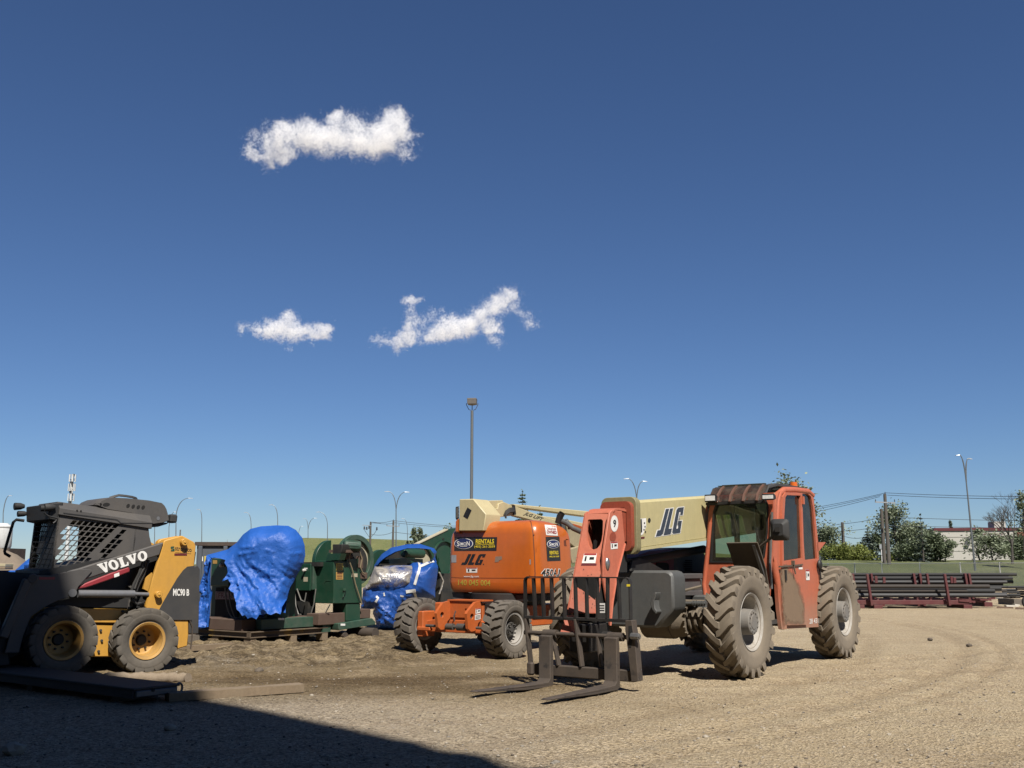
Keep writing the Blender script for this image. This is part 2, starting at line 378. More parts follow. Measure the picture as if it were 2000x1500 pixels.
# loose stones lying on the yard, nobody could count them
def make_stones():
    mb = MB(); r = random.Random(3)
    protos = []
    for k in range(5):
        bm = bmesh.new(); bmesh.ops.create_icosphere(bm, subdivisions=1, radius=1)
        for v in bm.verts: v.co *= r.uniform(.65, 1.15)
        protos.append(([v.co.copy() for v in bm.verts], [tuple(v.index for v in f.verts) for f in bm.faces])); bm.free()
    for i in range(5200):
        t = r.random()**1.6; Y = 5.5+t*11; X = r.uniform(-.56, .56)*Y
        if r.random() < .35 and not (X < 0 and Y < 11): continue
        s = .006+.011*r.random()**3+(.025*r.random() if r.random() < .012 else 0)
        vs, fs = protos[i % 5]; a = r.uniform(0, 6.28); ca, sa = math.cos(a), math.sin(a); z = hgt(X, Y)
        mb.mi = r.choice((0, 0, 1, 2)); mb.add([(X+s*(v.x*ca-v.y*sa), Y+s*(v.x*sa+v.y*ca), z+s*.6*v.z+s*.2) for v in vs], fs)
    mat('stone_pale', (.42, .37, .3), .9, amt=.2); mat('stone_grey', (.26, .235, .2), .9, amt=.2); mat('stone_dark', (.13, .105, .08), .9, amt=.2)
    o = mb.build('gravel', ['stone_pale', 'stone_grey', 'stone_dark'], fix=False, ang=60); tag(o, 'loose stones scattered over the yard', 'gravel', kind='stuff')
make_stones()
# ---------------------------------------------------------------- grass bank behind the yard and the green hill
def grass_mat(name, a, b_, c_):
    m, nt, b, tc = newmat(name); vec = tc.outputs['Object']
    mp = nt.nodes.new('ShaderNodeMapping'); mp.inputs['Scale'].default_value = (1, .35, 1); nt.links.new(vec, mp.inputs[0])
    c = mixc(nt, ramp(nt, fnoise(nt, mp.outputs[0], .22, 6, .7), .35, .65), a, b_)
    c = mixc(nt, ramp(nt, fnoise(nt, vec, 2.2, 6, .8), .45, .75), c, c_)
    nt.links.new(c, b.inputs['Base Color']); setin(b, Roughness=.9); b.inputs['Specular IOR Level'].default_value = .1
    bp = nt.nodes.new('ShaderNodeBump'); bp.inputs['Strength'].default_value = .8; bp.inputs['Distance'].default_value = .4
    nt.links.new(fnoise(nt, vec, 3., 5, .7), bp.inputs['Height']); nt.links.new(bp.outputs[0], b.inputs['Normal']); return m
grass_mat('bank_grass', (.085, .10, .042), (.125, .14, .062), (.17, .17, .095))
grass_mat('hill_grass', (.10, .118, .042), (.14, .152, .06), (.19, .17, .09))
def sheet(name, xs, ys, fn, m, label):
    X, Y = np.meshgrid(np.array(xs, float), np.array(ys, float)); Z = fn(X, Y); n, k = len(xs), len(ys)
    idx = np.arange(n*k).reshape(k, n); q = np.stack([idx[:-1, :-1], idx[:-1, 1:], idx[1:, 1:], idx[1:, :-1]], -1).reshape(-1, 4)
    me = bpy.data.meshes.new(name); me.from_pydata(np.stack([X, Y, Z], -1).reshape(-1, 3).tolist(), [], q.tolist())
    me.polygons.foreach_set('use_smooth', [True]*len(q)); me.materials.append(MATS[m]); o = bpy.data.objects.new(name, me); C.objects.link(o)
    return tag(o, label, None, kind='structure')
def bank_z(X, Y): return -.3+2.25*sst(64, 108, Y)+.25*fbm(X*.12, Y*.12, 3, 51)+.12*fbm(X*.6, Y*.6, 3, 52)
sheet('grass_bank', np.linspace(-20, 150, 120), np.linspace(62, 150, 80), bank_z, 'bank_grass', 'grassy bank rising behind the yard fence')
HX = [-170, -62, -52, -44, -39, -29, -14.6, 0, 9.7, 22, 30, 39, 55, 75, 110]; HZ = [.6, .9, 3.6, 6.2, 6.55, 6.4, 5.9, 5.55, 5.3, 5.0, 4.6, 3.6, 2.6, 2.0, 1.8]
def hill_z(X, Y):
    r = np.interp(X*190./Y, HX, HZ); return -.4+(r+.4)*sst(128, 190, Y)*(1-.0*Y)+.2*fbm(X*.06, Y*.06, 4, 61)*sst(128, 160, Y)+.15*fbm(X*.4, Y*.4, 3, 66)
sheet('hill', np.linspace(-170, 120, 140), np.linspace(126, 330, 70), hill_z, 'hill_grass', 'low green hill along the skyline')
# ---------------------------------------------------------------- the warehouse whose shade falls across the yard
def warehouse():
    mat('cladding', (.16, .165, .17), .5, .2, amt=.15, bump=0); mat('roof_trim', (.12, .13, .15), .5)
    fr = Frame((-1.29, -1.22), u=(-.687, .727))
    t = thing('warehouse', 'tall pale metal warehouse throwing its shade over the near left of the yard', 'warehouse', fr)
    w = MB(); k = 0; u0, u1 = -34., 16.
    pts = []
    n = 160
    for i in range(n): a = u0+(u1-u0)*i/n; d = .0 if i % 4 < 2 else .05; pts += [(a, d), (a+(u1-u0)/n*.8, d)]
    w.ext('z', pts+[(u1, 30), (u0, 30)], 0, 19.7); w.build('wall', 'cladding', t, ang=20)
    r = MB().box((u0-.1, -.12, 19.7), (u1+.1, 30.1, 20.0)); r.build('roof', 'roof_trim', t)
warehouse()
# ---------------------------------------------------------------- sky, sun, camera
def sky():
    w = bpy.data.worlds.new('World'); SC.world = w; w.use_nodes = True; nt = w.node_tree
    s = nt.nodes.new('ShaderNodeTexSky'); s.sky_type = 'NISHITA'; s.sun_disc = False; s.sun_elevation = SUN_EL; s.sun_rotation = SUN_AZ
    s.altitude = 1000; s.air_density = 1.0; s.dust_density = 0; s.ozone_density = 4
    bg = nt.nodes['Background']; tn = nt.nodes.new('ShaderNodeMix'); tn.data_type = 'RGBA'; tn.blend_type = 'MULTIPLY'; tn.inputs[0].default_value = 1; nt.links.new(s.outputs[0], tn.inputs[6]); tn.inputs[7].default_value = (.62, .735, .915, 1); nt.links.new(tn.outputs[2], bg.inputs[0]); bg.inputs[1].default_value = .05
    l = bpy.data.lights.new('sun', 'SUN'); l.energy = 5.0; l.angle = math.radians(.53); l.color = (1, .945, .86)
    o = bpy.data.objects.new('sun', l); C.objects.link(o); o.rotation_euler = SUNV.to_track_quat('Z', 'Y').to_euler(); o.location = SUNV*50
    SC.view_settings.view_transform = 'Standard'; SC.view_settings.look = 'None'; SC.view_settings.exposure = .8; SC.view_settings.gamma = 1
    c = bpy.data.cameras.new('camera'); c.sensor_width = 36; c.lens = 36*F/2000; c.clip_end = 6000; c.clip_start = .05
    co = bpy.data.objects.new('camera', c); C.objects.link(co); co.location = EYE; co.rotation_euler = (math.pi/2+TH, 0, 0); SC.camera = co
sky()
# ================================================================ beyond the yard
mat('pole_steel', (.22, .24, .25), .5, .5, amt=.1, bump=0); mat('pole_wood', (.12, .105, .09), .9, amt=.1, bump=.3)
mat('lamp_grey', (.42, .44, .46), .4, .2, amt=.05, bump=0); mat('wire', (.05, .055, .065), .7, amt=0, bump=0)
mat('fence_steel', (.62, .64, .62), .4, .3, amt=.1, bump=0)
def bez(a, b, c, n=8): return [tuple((1-t)**2*Vector(a)+2*t*(1-t)*Vector(b)+t*t*Vector(c)) for t in (i/n for i in range(n+1))]
def lamp(px, Y, arms, label, base_px=None, zb=None, top=None, group='street lamps along the road'):
    """a curved-arm street lamp; arms = list of (tip px, tip py)"""
    b = at_y(base_px or px, 1092, Y); z0 = zb if zb is not None else 1.0
    tips = [at_y(x, y, Y) for x, y in arms]; zt = max(t.z for t in tips)-.1
    t = thing('street_lamp', label, 'street lamp', loc=(b.x, b.y, z0), group=group)
    lean = (at_y(px, top or min(y for _, y in arms)+14, Y).x-b.x)
    L = lambda p: (p.x-b.x, p.y-b.y, p.z-z0)
    zk = zt-z0-2.0; P = MB().tube([(0, 0, 0), (lean*.5, 0, zk*.5), (lean, 0, zk)], [.085, .07, .05], 8); P.build('pole', 'pole_steel', t)
    for q in tips:
        l = Vector(L(q)); s = 1 if l.x > lean else -1
        A = MB().tube(bez((lean, 0, zk), (lean+(l.x-lean)*.10, 0, l.z+.10), (l.x-s*.2, l.y, l.z+.02)), [.05]*5+[.035]*4, 6); A.build('arm', 'pole_steel', t)
        k_ = min(.5, .38*abs(l.x-lean)); H = MB().hexa([(l.x-s*k_, -.1, l.z-.03), (l.x+s*.06, -.08, l.z-.05), (l.x+s*.06, .08, l.z-.05), (l.x-s*k_, .1, l.z-.03), (l.x-s*k_, -.07, l.z+.05), (l.x+s*.06, -.04, l.z+.0), (l.x+s*.06, .04, l.z+.0), (l.x-s*k_, .07, l.z+.05)])
        H.build('lamp_head', 'lamp_grey', t)
for px, Y, arms, lb, kw in (
    (8, 123, [(23, 968)], 'curved street lamp above the white tank, farthest left of all', dict(zb=0)),
    (10, 190, [(21, 1025)], 'short far street lamp mostly hidden by the white tank', dict(zb=0)),
    (303, 150, [(316, 1003)], 'street lamp whose head hides behind the loader rear hood, left pole', dict(zb=0)),
    (331, 140, [(345, 1000)], 'street lamp partly behind the loader rear hood, right pole', dict(zb=0)),
    (345, 126, [(376, 973)], 'street lamp rising past the tail of the loader hood, arm to the right', dict(zb=0)),
    (395, 151, [(385, 995)], 'slim street lamp above the blue-grey dumpster, arm to the left', dict(zb=0)),
    (491, 162, [(477, 1001)], 'street lamp over the left slope of the domed blue tarp', {}),
    (543, 141, [(526, 986)], 'tallest street lamp directly behind the domed blue tarp', {}),
    (583, 215, [(592, 1028)], 'tiny street lamp peeping over the right shoulder of the domed tarp', {}),
    (602, 183, [(619, 1012), (592, 1013)], 'small two-armed street lamp just right of the domed tarp', {}),
    (640, 160, [(618, 1000)], 'single-arm street lamp above the green press flywheel', {}),
    (774, 115, [(752, 960), (799, 961)], 'two-armed street lamp between the power poles on the hill', {}),
    (796, 183, [(784, 1013)], 'small street lamp beside the twin-topped poplar', {}),
    (1243, 100, [(1219, 935), (1263, 940)], 'two-armed street lamp behind the cream telescopic boom', {}),
    (1886, 78, [(1868, 889), (1897, 896)], 'tall two-armed street lamp in front of the white building', dict(base_px=1903, top=925))):
    lamp(px, Y, arms, lb, **kw)
def short_post():
    p = at_y(349, 1092, 120); mb = MB().tube([(0, 0, 0), (0, 0, 5.6)], [.12, .08], 8); o = mb.build('post', 'pole_steel'); o.location = (p.x, p.y, 0)
    tag(o, 'plain grey post close beside a street lamp above the loader tail', 'post')
short_post()
def yard_light():
    Y = 45.; b = at_y(920, 1090, Y)
    t = thing('yard_light', 'tall square-headed yard light on a straight pole behind the boom lift', 'yard light', loc=(b.x, Y, 0))
    zt = at_y(920, 802, Y).z; MB().tube([(0, 0, 0), (0, 0, zt)], [.075, .065], 12).build('pole', 'pole_steel', t)
    mat('lamp_box', (.20, .18, .16), .5, .3, amt=.1, bump=0); pass
    z0, z1 = at_y(920, 790, Y).z, at_y(920, 779, Y).z; a = math.radians(40); q = .215
    P = [(q*math.cos(a+k*math.pi/2), q*math.sin(a+k*math.pi/2)) for k in range(4)]; P = [(x*1.38, y*1.38) for x, y in P]
    h = MB(); h.hexa([(x*.97, y*.97, z0) for x, y in P]+[(x, y, z1) for x, y in P]); h.hexa([(x*1.03, y*1.03, z1-.05) for x, y in P]+[(x*1.0, y*1.0, z1+.012) for x, y in P])
    h.build('lamp_head', 'lamp_box', t, bev=.012)
    MB().lathe([(0, .02), (.015, .12), (.05, .2)], (0, 0, z0-.048), (0, 0, 1), 16).build('lens', 'lamp_box', t)
    br = MB()
    for s in (-1, 1): br.tube([(s*.06, 0, zt+.02), (s*.15, 0, zt+.05), (s*.26, 0, z0-.02), (s*.265, 0, z0+.06)], .016, 6)
    br.tube([(0, 0, zt-.1), (0, 0, z0)], .02, 6); br.build('bracket', 'wire', t)
yard_light()
def power_pole(px0, px1, ytop, Y, label, kind):
    a = at_y(px1, 1095, Y); p = at_y(px0, ytop, Y); z0 = 0.5
    t = thing('power_pole', label, 'power pole', loc=(a.x, Y, z0), group='wooden power poles')
    h = p.z-z0; dx = p.x-a.x; MB().tube([(0, 0, 0), (dx, 0, h)], [.19, .14], 10).build('pole', 'pole_wood', t)
    if kind == 'arm':
        MB().bar((dx-1.0, -.1, h-.75), (dx+.9, -.1, h-.85), .1, .12).build('crossarm', 'lamp_grey', t)
        for x in (-.95, 0, .85): MB().cyl((dx+x, -.1, h-.72 if x else h), (dx+x, -.1, h-.5 if x else h+.2), .06, .03, 8).build('insulator', 'wire', t)
    if kind == 'bank':
        for x, z in ((-.9, -.9), (-.55, -.95), (-.2, -.8), (.95, -1.0)):
            MB().cyl((dx+x, -.1, h+z-.25), (dx+x, -.1, h+z+.2), .13, .1, 8).build('insulator', 'wire', t)
        MB().bar((dx-1.2, -.1, h-.5), (dx+.2, -.1, h-.6), .09, .09).build('crossarm', 'lamp_grey', t)
        MB().tube(bez((dx-.9, 0, h-1.2), (dx-.4, 0, h-2.0), (dx, 0, h-2.4))+bez((dx, 0, h-2.3), (dx+.6, 0, h-1.9), (dx+.9, 0, h-1.2)), .035, 6).build('cable', 'wire', t)
        MB().bar((dx, -.1, h-.15), (dx+1.5, -.1, h-.25), .08, .08).build('crossarm', 'wire', t)
power_pole(724, 722, 1019, 150, 'power pole with looped cables left of the two-armed street lamp', 'bank')
power_pole(768.5, 766, 1017, 150, 'power pole with a pale crossarm beside the two-armed street lamp', 'arm')
power_pole(1728, 1736, 965, 95, 'tallest wooden power pole, pale crossarm at its top, before the loose poplar', 'arm')
power_pole(1721.5, 1727, 994, 97, 'bare-topped wooden power pole close left of the tallest one', '')
power_pole(1645, 1649, 1020, 105, 'short wooden power pole over the yellow-green shrubs', '')
def wire(pts, Y, label, sag=0):
    P = []
    for (a, b) in zip(pts[:-1], pts[1:]):
        A, B = at_y(a[0], a[1], a[2] if len(a) > 2 else Y), at_y(b[0], b[1], b[2] if len(b) > 2 else Y); n = 12
        P += [A.lerp(B, i/n)-Vector((0, 0, sag*4*(i/n)*(1-i/n))) for i in range(n)]
    P.append(B); o = MB().tube(P, .022 if Y < 120 else .03, 5).build('overhead_wire', 'wire'); tag(o, label, 'power line', 'overhead power lines')
wire([(1440, 1008, 130), (1728, 963, 95)], 100, 'topmost wire running left from the tallest power pole', .4)
wire([(1440, 1013, 130), (1722, 966.5, 95)], 100, 'middle wire running left from the tallest power pole', .4)
wire([(1440, 1021, 130), (1718, 970, 95)], 100, 'lowest of the three wires running left from the tallest power pole', .4)
wire([(1729, 962.5, 95), (2060, 970, 80)], 95, 'topmost wire running right from the tallest power pole', .1)
wire([(1733, 967, 95), (2060, 975, 80)], 95, 'lower wire running right from the tallest power pole', .1)
wire([(1560, 1033, 130), (1645, 1023, 105), (1722, 1010, 97)], 100, 'upper wire between the short pole and the bare-topped pole', .1)
wire([(1645, 1037, 105), (1722, 1027, 97)], 100, 'lower wire between the short pole and the bare-topped pole', .1)
wire([(1645, 1046, 105), (1722, 1033, 97)], 100, 'slack wire drooping between the short pole and the bare-topped pole', .55)
wire([(1722, 1009, 97), (2060, 1017, 90)], 97, 'wire passing behind the loose poplar towards the white building', .1)
wire([(1722, 1027, 97), (2060, 1033, 110)], 97, 'low wire just above the white building roof', .0)
wire([(727, 1019.5), (768, 1016.5), (940, 1029)], 150, 'upper wire across both poles on the hill', .2)
wire([(733, 1020.5), (772, 1021), (940, 1031)], 150, 'second wire across both poles on the hill', .2)
wire([(724, 1043), (768, 1039), (960, 1050)], 150, 'lowest wire across both poles on the hill', .3)
def cell_tower():
    Y = 260.; b = at_y(129, 1095, Y); z = at_y(129, 926, Y).z
    mat('tower_white', (.75, .77, .78), .5, amt=.05, bump=0)
    t = thing('cell_tower', 'white monopole cell tower standing up behind the loader cab', 'cell tower', loc=(b.x, Y, 0))
    MB().tube([(0, 0, 0), (0, 0, z)], [.55, .3], 10).build('pole', 'tower_white', t)
    for k, zz in enumerate((z-1.0, z-3.4, z-6.0)):
        for j in range(6):
            a = j*math.pi/3+k*.5; c = (.78*math.cos(a), .78*math.sin(a)); m = MB().bar((c[0], c[1], zz-1.0), (c[0], c[1], zz+.9), .3, .18); m.build('antenna', 'tower_white', t)
        m = MB()
        for j in range(6): a = j*math.pi/3+k*.5; m.bar((0, 0, zz-.5), (.72*math.cos(a), .72*math.sin(a), zz-.5), .14, .14)
        m.build('mount', 'wire', t); MB().box((-.4, -.5, zz-1.5), (.2, -.2, zz-.9)).build('radio_unit', 'wire', t); MB().box((.15, -.55, zz+.4), (.6, -.2, zz+1.0)).build('radio_unit', 'wire', t)
cell_tower()
# ---------------------------------------------------------------- chain-link fence
def fence():
    m, nt, b, tc = newmat('chain_link'); nt.nodes.remove(b); out = nt.nodes['Material Output']
    w = []
    for ang in (45, -45):
        mp = nt.nodes.new('ShaderNodeMapping'); mp.vector_type = 'TEXTURE'; mp.inputs['Rotation'].default_value = (0, math.radians(ang), 0); nt.links.new(tc.outputs['Object'], mp.inputs[0])
        wv = _n(nt, 'ShaderNodeTexWave'); wv.inputs['Scale'].default_value = 6.3; nt.links.new(mp.outputs[0], wv.inputs[0]); w.append(ramp(nt, wv.outputs[1], .90, .95))
    mx = nt.nodes.new('ShaderNodeMath'); mx.operation = 'MAXIMUM'; nt.links.new(w[0], mx.inputs[0]); nt.links.new(w[1], mx.inputs[1])
    tr = nt.nodes.new('ShaderNodeBsdfTransparent'); df = nt.nodes.new('ShaderNodeBsdfDiffuse'); df.inputs[0].default_value = (.36, .38, .37, 1)
    ms = nt.nodes.new('ShaderNodeMixShader'); nt.links.new(mx.outputs[0], ms.inputs[0]); nt.links.new(tr.outputs[0], ms.inputs[1]); nt.links.new(df.outputs[0], ms.inputs[2]); nt.links.new(ms.outputs[0], out.inputs[0])
    pxs = [1560, 1617, 1669, 1722, 1796, 1875, 1952, 2032]; Ys = [92, 88, 84, 80, 76, 72, 69, 66]
    P = [at_y(p, 1101, y) for p, y in zip(pxs, Ys)]
    t = thing('chain_link_fence', 'low chain-link fence with pale posts along the grass bank behind the pipe racks', 'fence', loc=(P[0].x, P[0].y, 0))
    o = P[0]
    for p in P:
        z = float(bank_z(np.array([[p.x]]), np.array([[p.y]]))[0][0])
        MB().cyl((p.x-o.x, p.y-o.y, max(-.3, z-.4)), (p.x-o.x, p.y-o.y, 1.62), .05, .045, 8).build('post', 'fence_steel', t)
    rl = MB(); ms_ = MB()
    for a, b in zip(P[:-1], P[1:]):
        A, B = (a.x-o.x, a.y-o.y), (b.x-o.x, b.y-o.y); rl.tube([(*A, 1.56), (*B, 1.56)], .03, 6)
        ms_.add([(*A, .1), (*B, .1), (*B, 1.54), (*A, 1.54)], [(0, 1, 2, 3)])
    rl.build('rail', 'fence_steel', t); ms_.build('mesh', 'chain_link', t, fix=False)
fence()
# ---------------------------------------------------------------- white building with a red sign
def building():
    Y = 140.; mat('stucco', (.60, .57, .51), .9, amt=.15, dirt=(.4, .36, .3), bump=.1, bscale=8); mat('trim_red', (.13, .022, .028), .5, amt=.1, bump=0); mat('brick', (.24, .09, .06), .9, amt=.2, bump=.2)
    mat('sign_white', (.75, .73, .72), .5, amt=.05, bump=0); mat('joint', (.35, .33, .29), .9, amt=0, bump=0)
    fr = Frame((at_y(1831, 1097, Y).x, Y, 1.2), u=(-.985, .17)); t = thing('white_building', 'long white building with a dark red roof trim behind the trees', 'building', fr)
    # u runs left-back, v towards the camera : facade plane v = 0
    def V(*p): return fr.v(0, *p)
    ua, ub, uc = V((1829, 1090))[0][0], V((1990, 1090))[0][0], V((2150, 1090))[0][0]; zt = V((1829, 1033))[0][1]
    MB().box((ub, -26, -.6), (ua, 0, zt)).build('wall', 'stucco', t)
    MB().box((uc, -26, -.6), (ub-.02, .10, zt-.02)).build('brick_wall', 'brick', t)
    zr = V((1829, 1037))[0][1]; MB().box((uc-.1, -26.1, zr), (ua+.1, .14, zt+.12)).build('roof_trim', 'trim_red', t)
    j = MB()
    for y in (1049, 1062, 1076.5, 1094): z = V((1860, y))[0][1]; j.box((ub, 0, z-.035), (ua, .03, z+.035))
    j.build('joint', 'joint', t)
    MB().box((V((1955, 1030))[0][0], -6, zt+.2), (V((1978, 1030))[0][0], -3, zt+1.1)).build('roof_unit', 'stucco', t)
    x, z = V((1889, 1058))[0]; fl = MB().hexa([(x-.2, 0, z-.55), (x+.45, 0, z-.55), (x+.45, .35, z-.55), (x-.2, .35, z-.55), (x-.5, 0, z+.5), (x+.15, 0, z+.5), (x+.15, .2, z+.5), (x-.5, .2, z+.5)]); fl.build('floodlight', 'wire', t)
    # sign board : dark red slanted box, white letters
    q = V((1907.5, 1056), (1951.5, 1056), (1958, 1042), (1914, 1043)); sg = MB().ext('v', q, .0, .25).build('sign', 'trim_red', t)
    sf = plane_surf(fr, 'v', .25)
    R_ = [[(0,0),(.18,0),(.30,.42),(.5,.42),(.62,0),(.82,0),(.66,.45),(1,.55),(1,1),(.30,1)], [(.42,.62),(.48,.82),(.75,.82),(.70,.62)]]
    E_ = [(0,0),(.8,0),(.85,.2),(.25,.2),(.32,.42),(.85,.42),(.9,.6),(.38,.6),(.44,.8),(1,.8),(1,1),(.3,1)]
    D_ = [[(0,0),(.72,0),(.9,.2),(1,.85),(.9,1),(.25,1)], [(.28,.22),(.44,.8),(.75,.8),(.64,.22)]]
    L_ = [(0,0),(.75,0),(.8,.2),(.28,.2),(.5,1),(.22,1)]
    for nm, s, x0, x1 in (('R', [R_], 1913, 1921), ('E', [E_], 1922.5, 1930), ('D', [D_], 1931.5, 1942.5), ('L', [L_], 1943, 1950)):
        decal('lettering', poly_shape(s), [(x0, 1055), (x1, 1055), (x1+1.5, 1044), (x0+1.5, 1044)], sf, 'sign_white', sg, .02)
    decal('emblem', rect_shape(), [(1946, 1055), (1952, 1055), (1956, 1044), (1950, 1044)], sf, 'sign_white', sg, .03)
    leaf = [(.46,0),(.54,0),(.53,.2),(.8,.16),(.74,.32),(1,.55),(.92,.6),(.95,.78),(.78,.74),(.74,.82),(.6,.66),(.66,.92),(.57,.88),(.5,1),(.43,.88),(.34,.92),(.4,.66),(.26,.82),(.22,.74),(.05,.78),(.08,.6),(0,.55),(.26,.32),(.2,.16),(.47,.2)]
    decal('emblem_leaf', poly_shape([leaf]), [(1948.5, 1051), (1953, 1051), (1954, 1046), (1949.5, 1046)], sf, 'trim_red', sg, .05)
building()
def sign_post():
    Y = 100.; b = at_y(1723, 1096, Y); t = thing('road_sign', 'small blank-backed sign on a white post before the power poles', 'sign', loc=(b.x, Y, .9))
    z0, z1, z2 = at_y(1723, 1094, Y).z-.9, at_y(1719, 1076, Y).z-.9, at_y(1719, 1063, Y).z-.9
    MB().box((-.06, -.05, -.3), (.06, .05, z2)).build('post', 'sign_white', t); x = at_y(1717, 1063, Y).x-b.x
    MB().box((x-.02, -.1, z1+.2), (x+.3, -.052, z2)).build('panel', 'lamp_grey', t)
sign_post()
# ---------------------------------------------------------------- trees
def leaf_mat(name, a, b_):
    m, nt, b, tc = newmat(name)
    oi = nt.nodes.new('ShaderNodeNewGeometry'); c = mixc(nt, oi.outputs['Random Per Island'], a, b_); nt.links.new(c, b.inputs['Base Color']); setin(b, Roughness=.6); b.inputs['Specular IOR Level'].default_value = .25
    t = nt.nodes.new('ShaderNodeBsdfTranslucent'); nt.links.new(c, t.inputs[0]); ms = nt.nodes.new('ShaderNodeMixShader'); ms.inputs[0].default_value = .25
    nt.links.new(b.outputs[0], ms.inputs[1]); nt.links.new(t.outputs[0], ms.inputs[2]); nt.links.new(ms.outputs[0], nt.nodes['Material Output'].inputs[0])
leaf_mat('leaf_grey', (0.091, 0.113, 0.064), (0.237, 0.269, 0.178)); leaf_mat('leaf_yellow', (0.108, 0.134, 0.032), (0.205, 0.225, 0.064)); leaf_mat('leaf_dark', (0.049, 0.067, 0.035), (0.129, 0.156, 0.091)); leaf_mat('needle', (0.044, 0.063, 0.045), (0.129, 0.156, 0.124))
mat('bark', (.09, .08, .07), .95, amt=.1, bump=.3); mat('bark_pale', (.26, .235, .2), .95, amt=.1, bump=.2)
def leaves(mb, c, s, n, r, flat=1.):
    for _ in range(n):
        d = Vector((r.gauss(0, 1), r.gauss(0, 1), r.gauss(0, flat)))*s*.5; p = c+d
        a = Vector((r.uniform(-1, 1), r.uniform(-1, 1), r.uniform(-.6, .6))).normalized(); b = a.cross(Vector((r.uniform(-1, 1), r.uniform(-1, 1), 1))).normalized(); k = r.uniform(.6, 1.3)*mb.ls
        mb.add([p-a*k, p-b*k*.55, p+a*k, p+b*k*.55], [(0, 1, 2, 3)])
def hill_at(px, py, Y): return float(hill_z(np.array([[at_y(px, py, Y).x]]), np.array([[float(Y)]]))[0][0])
def broadleaf(px, base_py, top_py, wpx, Y, label, lm='leaf_grey', seed=1, dens=1., name='poplar_tree', lean=0., low=.12, z0=None, leaf=.14, cat='tree', bark='bark', shape=1., group='trees beyond the fence'):
    r = random.Random(seed); b = at_y(px, base_py, Y); z0 = b.z if z0 is None else z0; H = at_y(px, top_py, Y).z-z0; W = wpx/F*Y
    t = thing(name, label, cat, loc=(b.x, Y, z0-.2), group=group); tr = MB(); cr = MB(); cr.ls = leaf*Y/100; dens = dens*.82
    top = Vector((lean*W, 0, H*.93)); n = 9; P = [Vector((lean*W*(i/n)**1.4+.02*H*r.gauss(0, .4)*(i > 0), .02*H*r.gauss(0, .4)*(i > 0), H*.93*i/n)) for i in range(n+1)]
    tr.tube(P, [max(.02, .028*H*(1-.85*i/n)) for i in range(n+1)], 7)
    for k in range(int(15*dens+6)):
        f = low+(1-low)*r.random()**.9; i = min(n-1, int(f*n)); p0 = P[i].lerp(P[i+1], f*n-i); a = r.uniform(0, 6.283)
        prof = (math.sin(math.pi*min(1, (f-low)/(1-low)*.8+.22))**.8)*shape+(1-shape)
        L = W*.5*prof*r.uniform(.65, 1.1); tip = p0+Vector((math.cos(a)*L, math.sin(a)*L*.8, L*r.uniform(.15, .8)))
        mid = p0.lerp(tip, .5)+Vector((0, 0, -.06*L)); tr.tube([p0, mid, tip], [.008*H*(1.1-f), .005*H*(1.1-f), .012], 5)
        for j in range(int(r.uniform(4, 8)*dens)):
            g = r.uniform(.3, 1.05); c = p0.lerp(mid, g*2) if g < .5 else mid.lerp(tip, g*2-1)
            leaves(cr, c+Vector((r.gauss(0, .08)*W, r.gauss(0, .08)*W, r.gauss(0, .05)*H)), W*.15, int(r.uniform(14, 30)), r)
    for j in range(7): leaves(cr, P[-1]+Vector((r.gauss(0, .05)*W, r.gauss(0, .05)*W, -abs(r.gauss(0, .08))*H)), W*.09, 22, r)
    tr.build('trunk', bark, t); cr.build('crown', lm, t, fix=False)
def conifer(px, base_py, top_py, wpx, Y, label, seed=1, dens=1., z0=None, sparse=False, lm='needle', group='conifers'):
    r = random.Random(seed); b = at_y(px, base_py, Y); z0 = b.z if z0 is None else z0; H = at_y(px, top_py, Y).z-z0; W = wpx/F*Y
    t = thing('spruce_tree', label, 'tree', loc=(b.x, Y, z0-.2), group=group); tr = MB().tube([(0, 0, 0), (0, 0, H)], [.02*H, .01], 7); cr = MB(); cr.ls = .16*Y/100
    n = int(H*3.2*dens)
    for i in range(n):
        f = .06+.93*i/n; m = 5 if f > .8 else 8
        for k in range(m):
            a = r.uniform(0, 6.283); L = W*.5*(1-f)**.8*r.uniform(.7, 1.15)+.03*W; z = f*H
            if sparse and r.random() < .3: continue
            e = Vector((math.cos(a)*L, math.sin(a)*L, z-L*.28+.1*L)); s = Vector((0, 0, z))
            tr.tube([s, e], [.012*H*(1-f)*.5+.008, .006], 4)
            q = max(2, int(L/W*16*dens))
            for j in range(q):
                c = s.lerp(e, (j+1)/q); leaves(cr, c+Vector((0, 0, -.03*L)), W*.05 if not sparse else W*.07, 4 if not sparse else 2, r, .5)
    leaves(cr, Vector((0, 0, H*.985)), W*.03, 6, r, 2.); tr.build('trunk', 'bark', t); cr.build('crown', lm, t, fix=False)
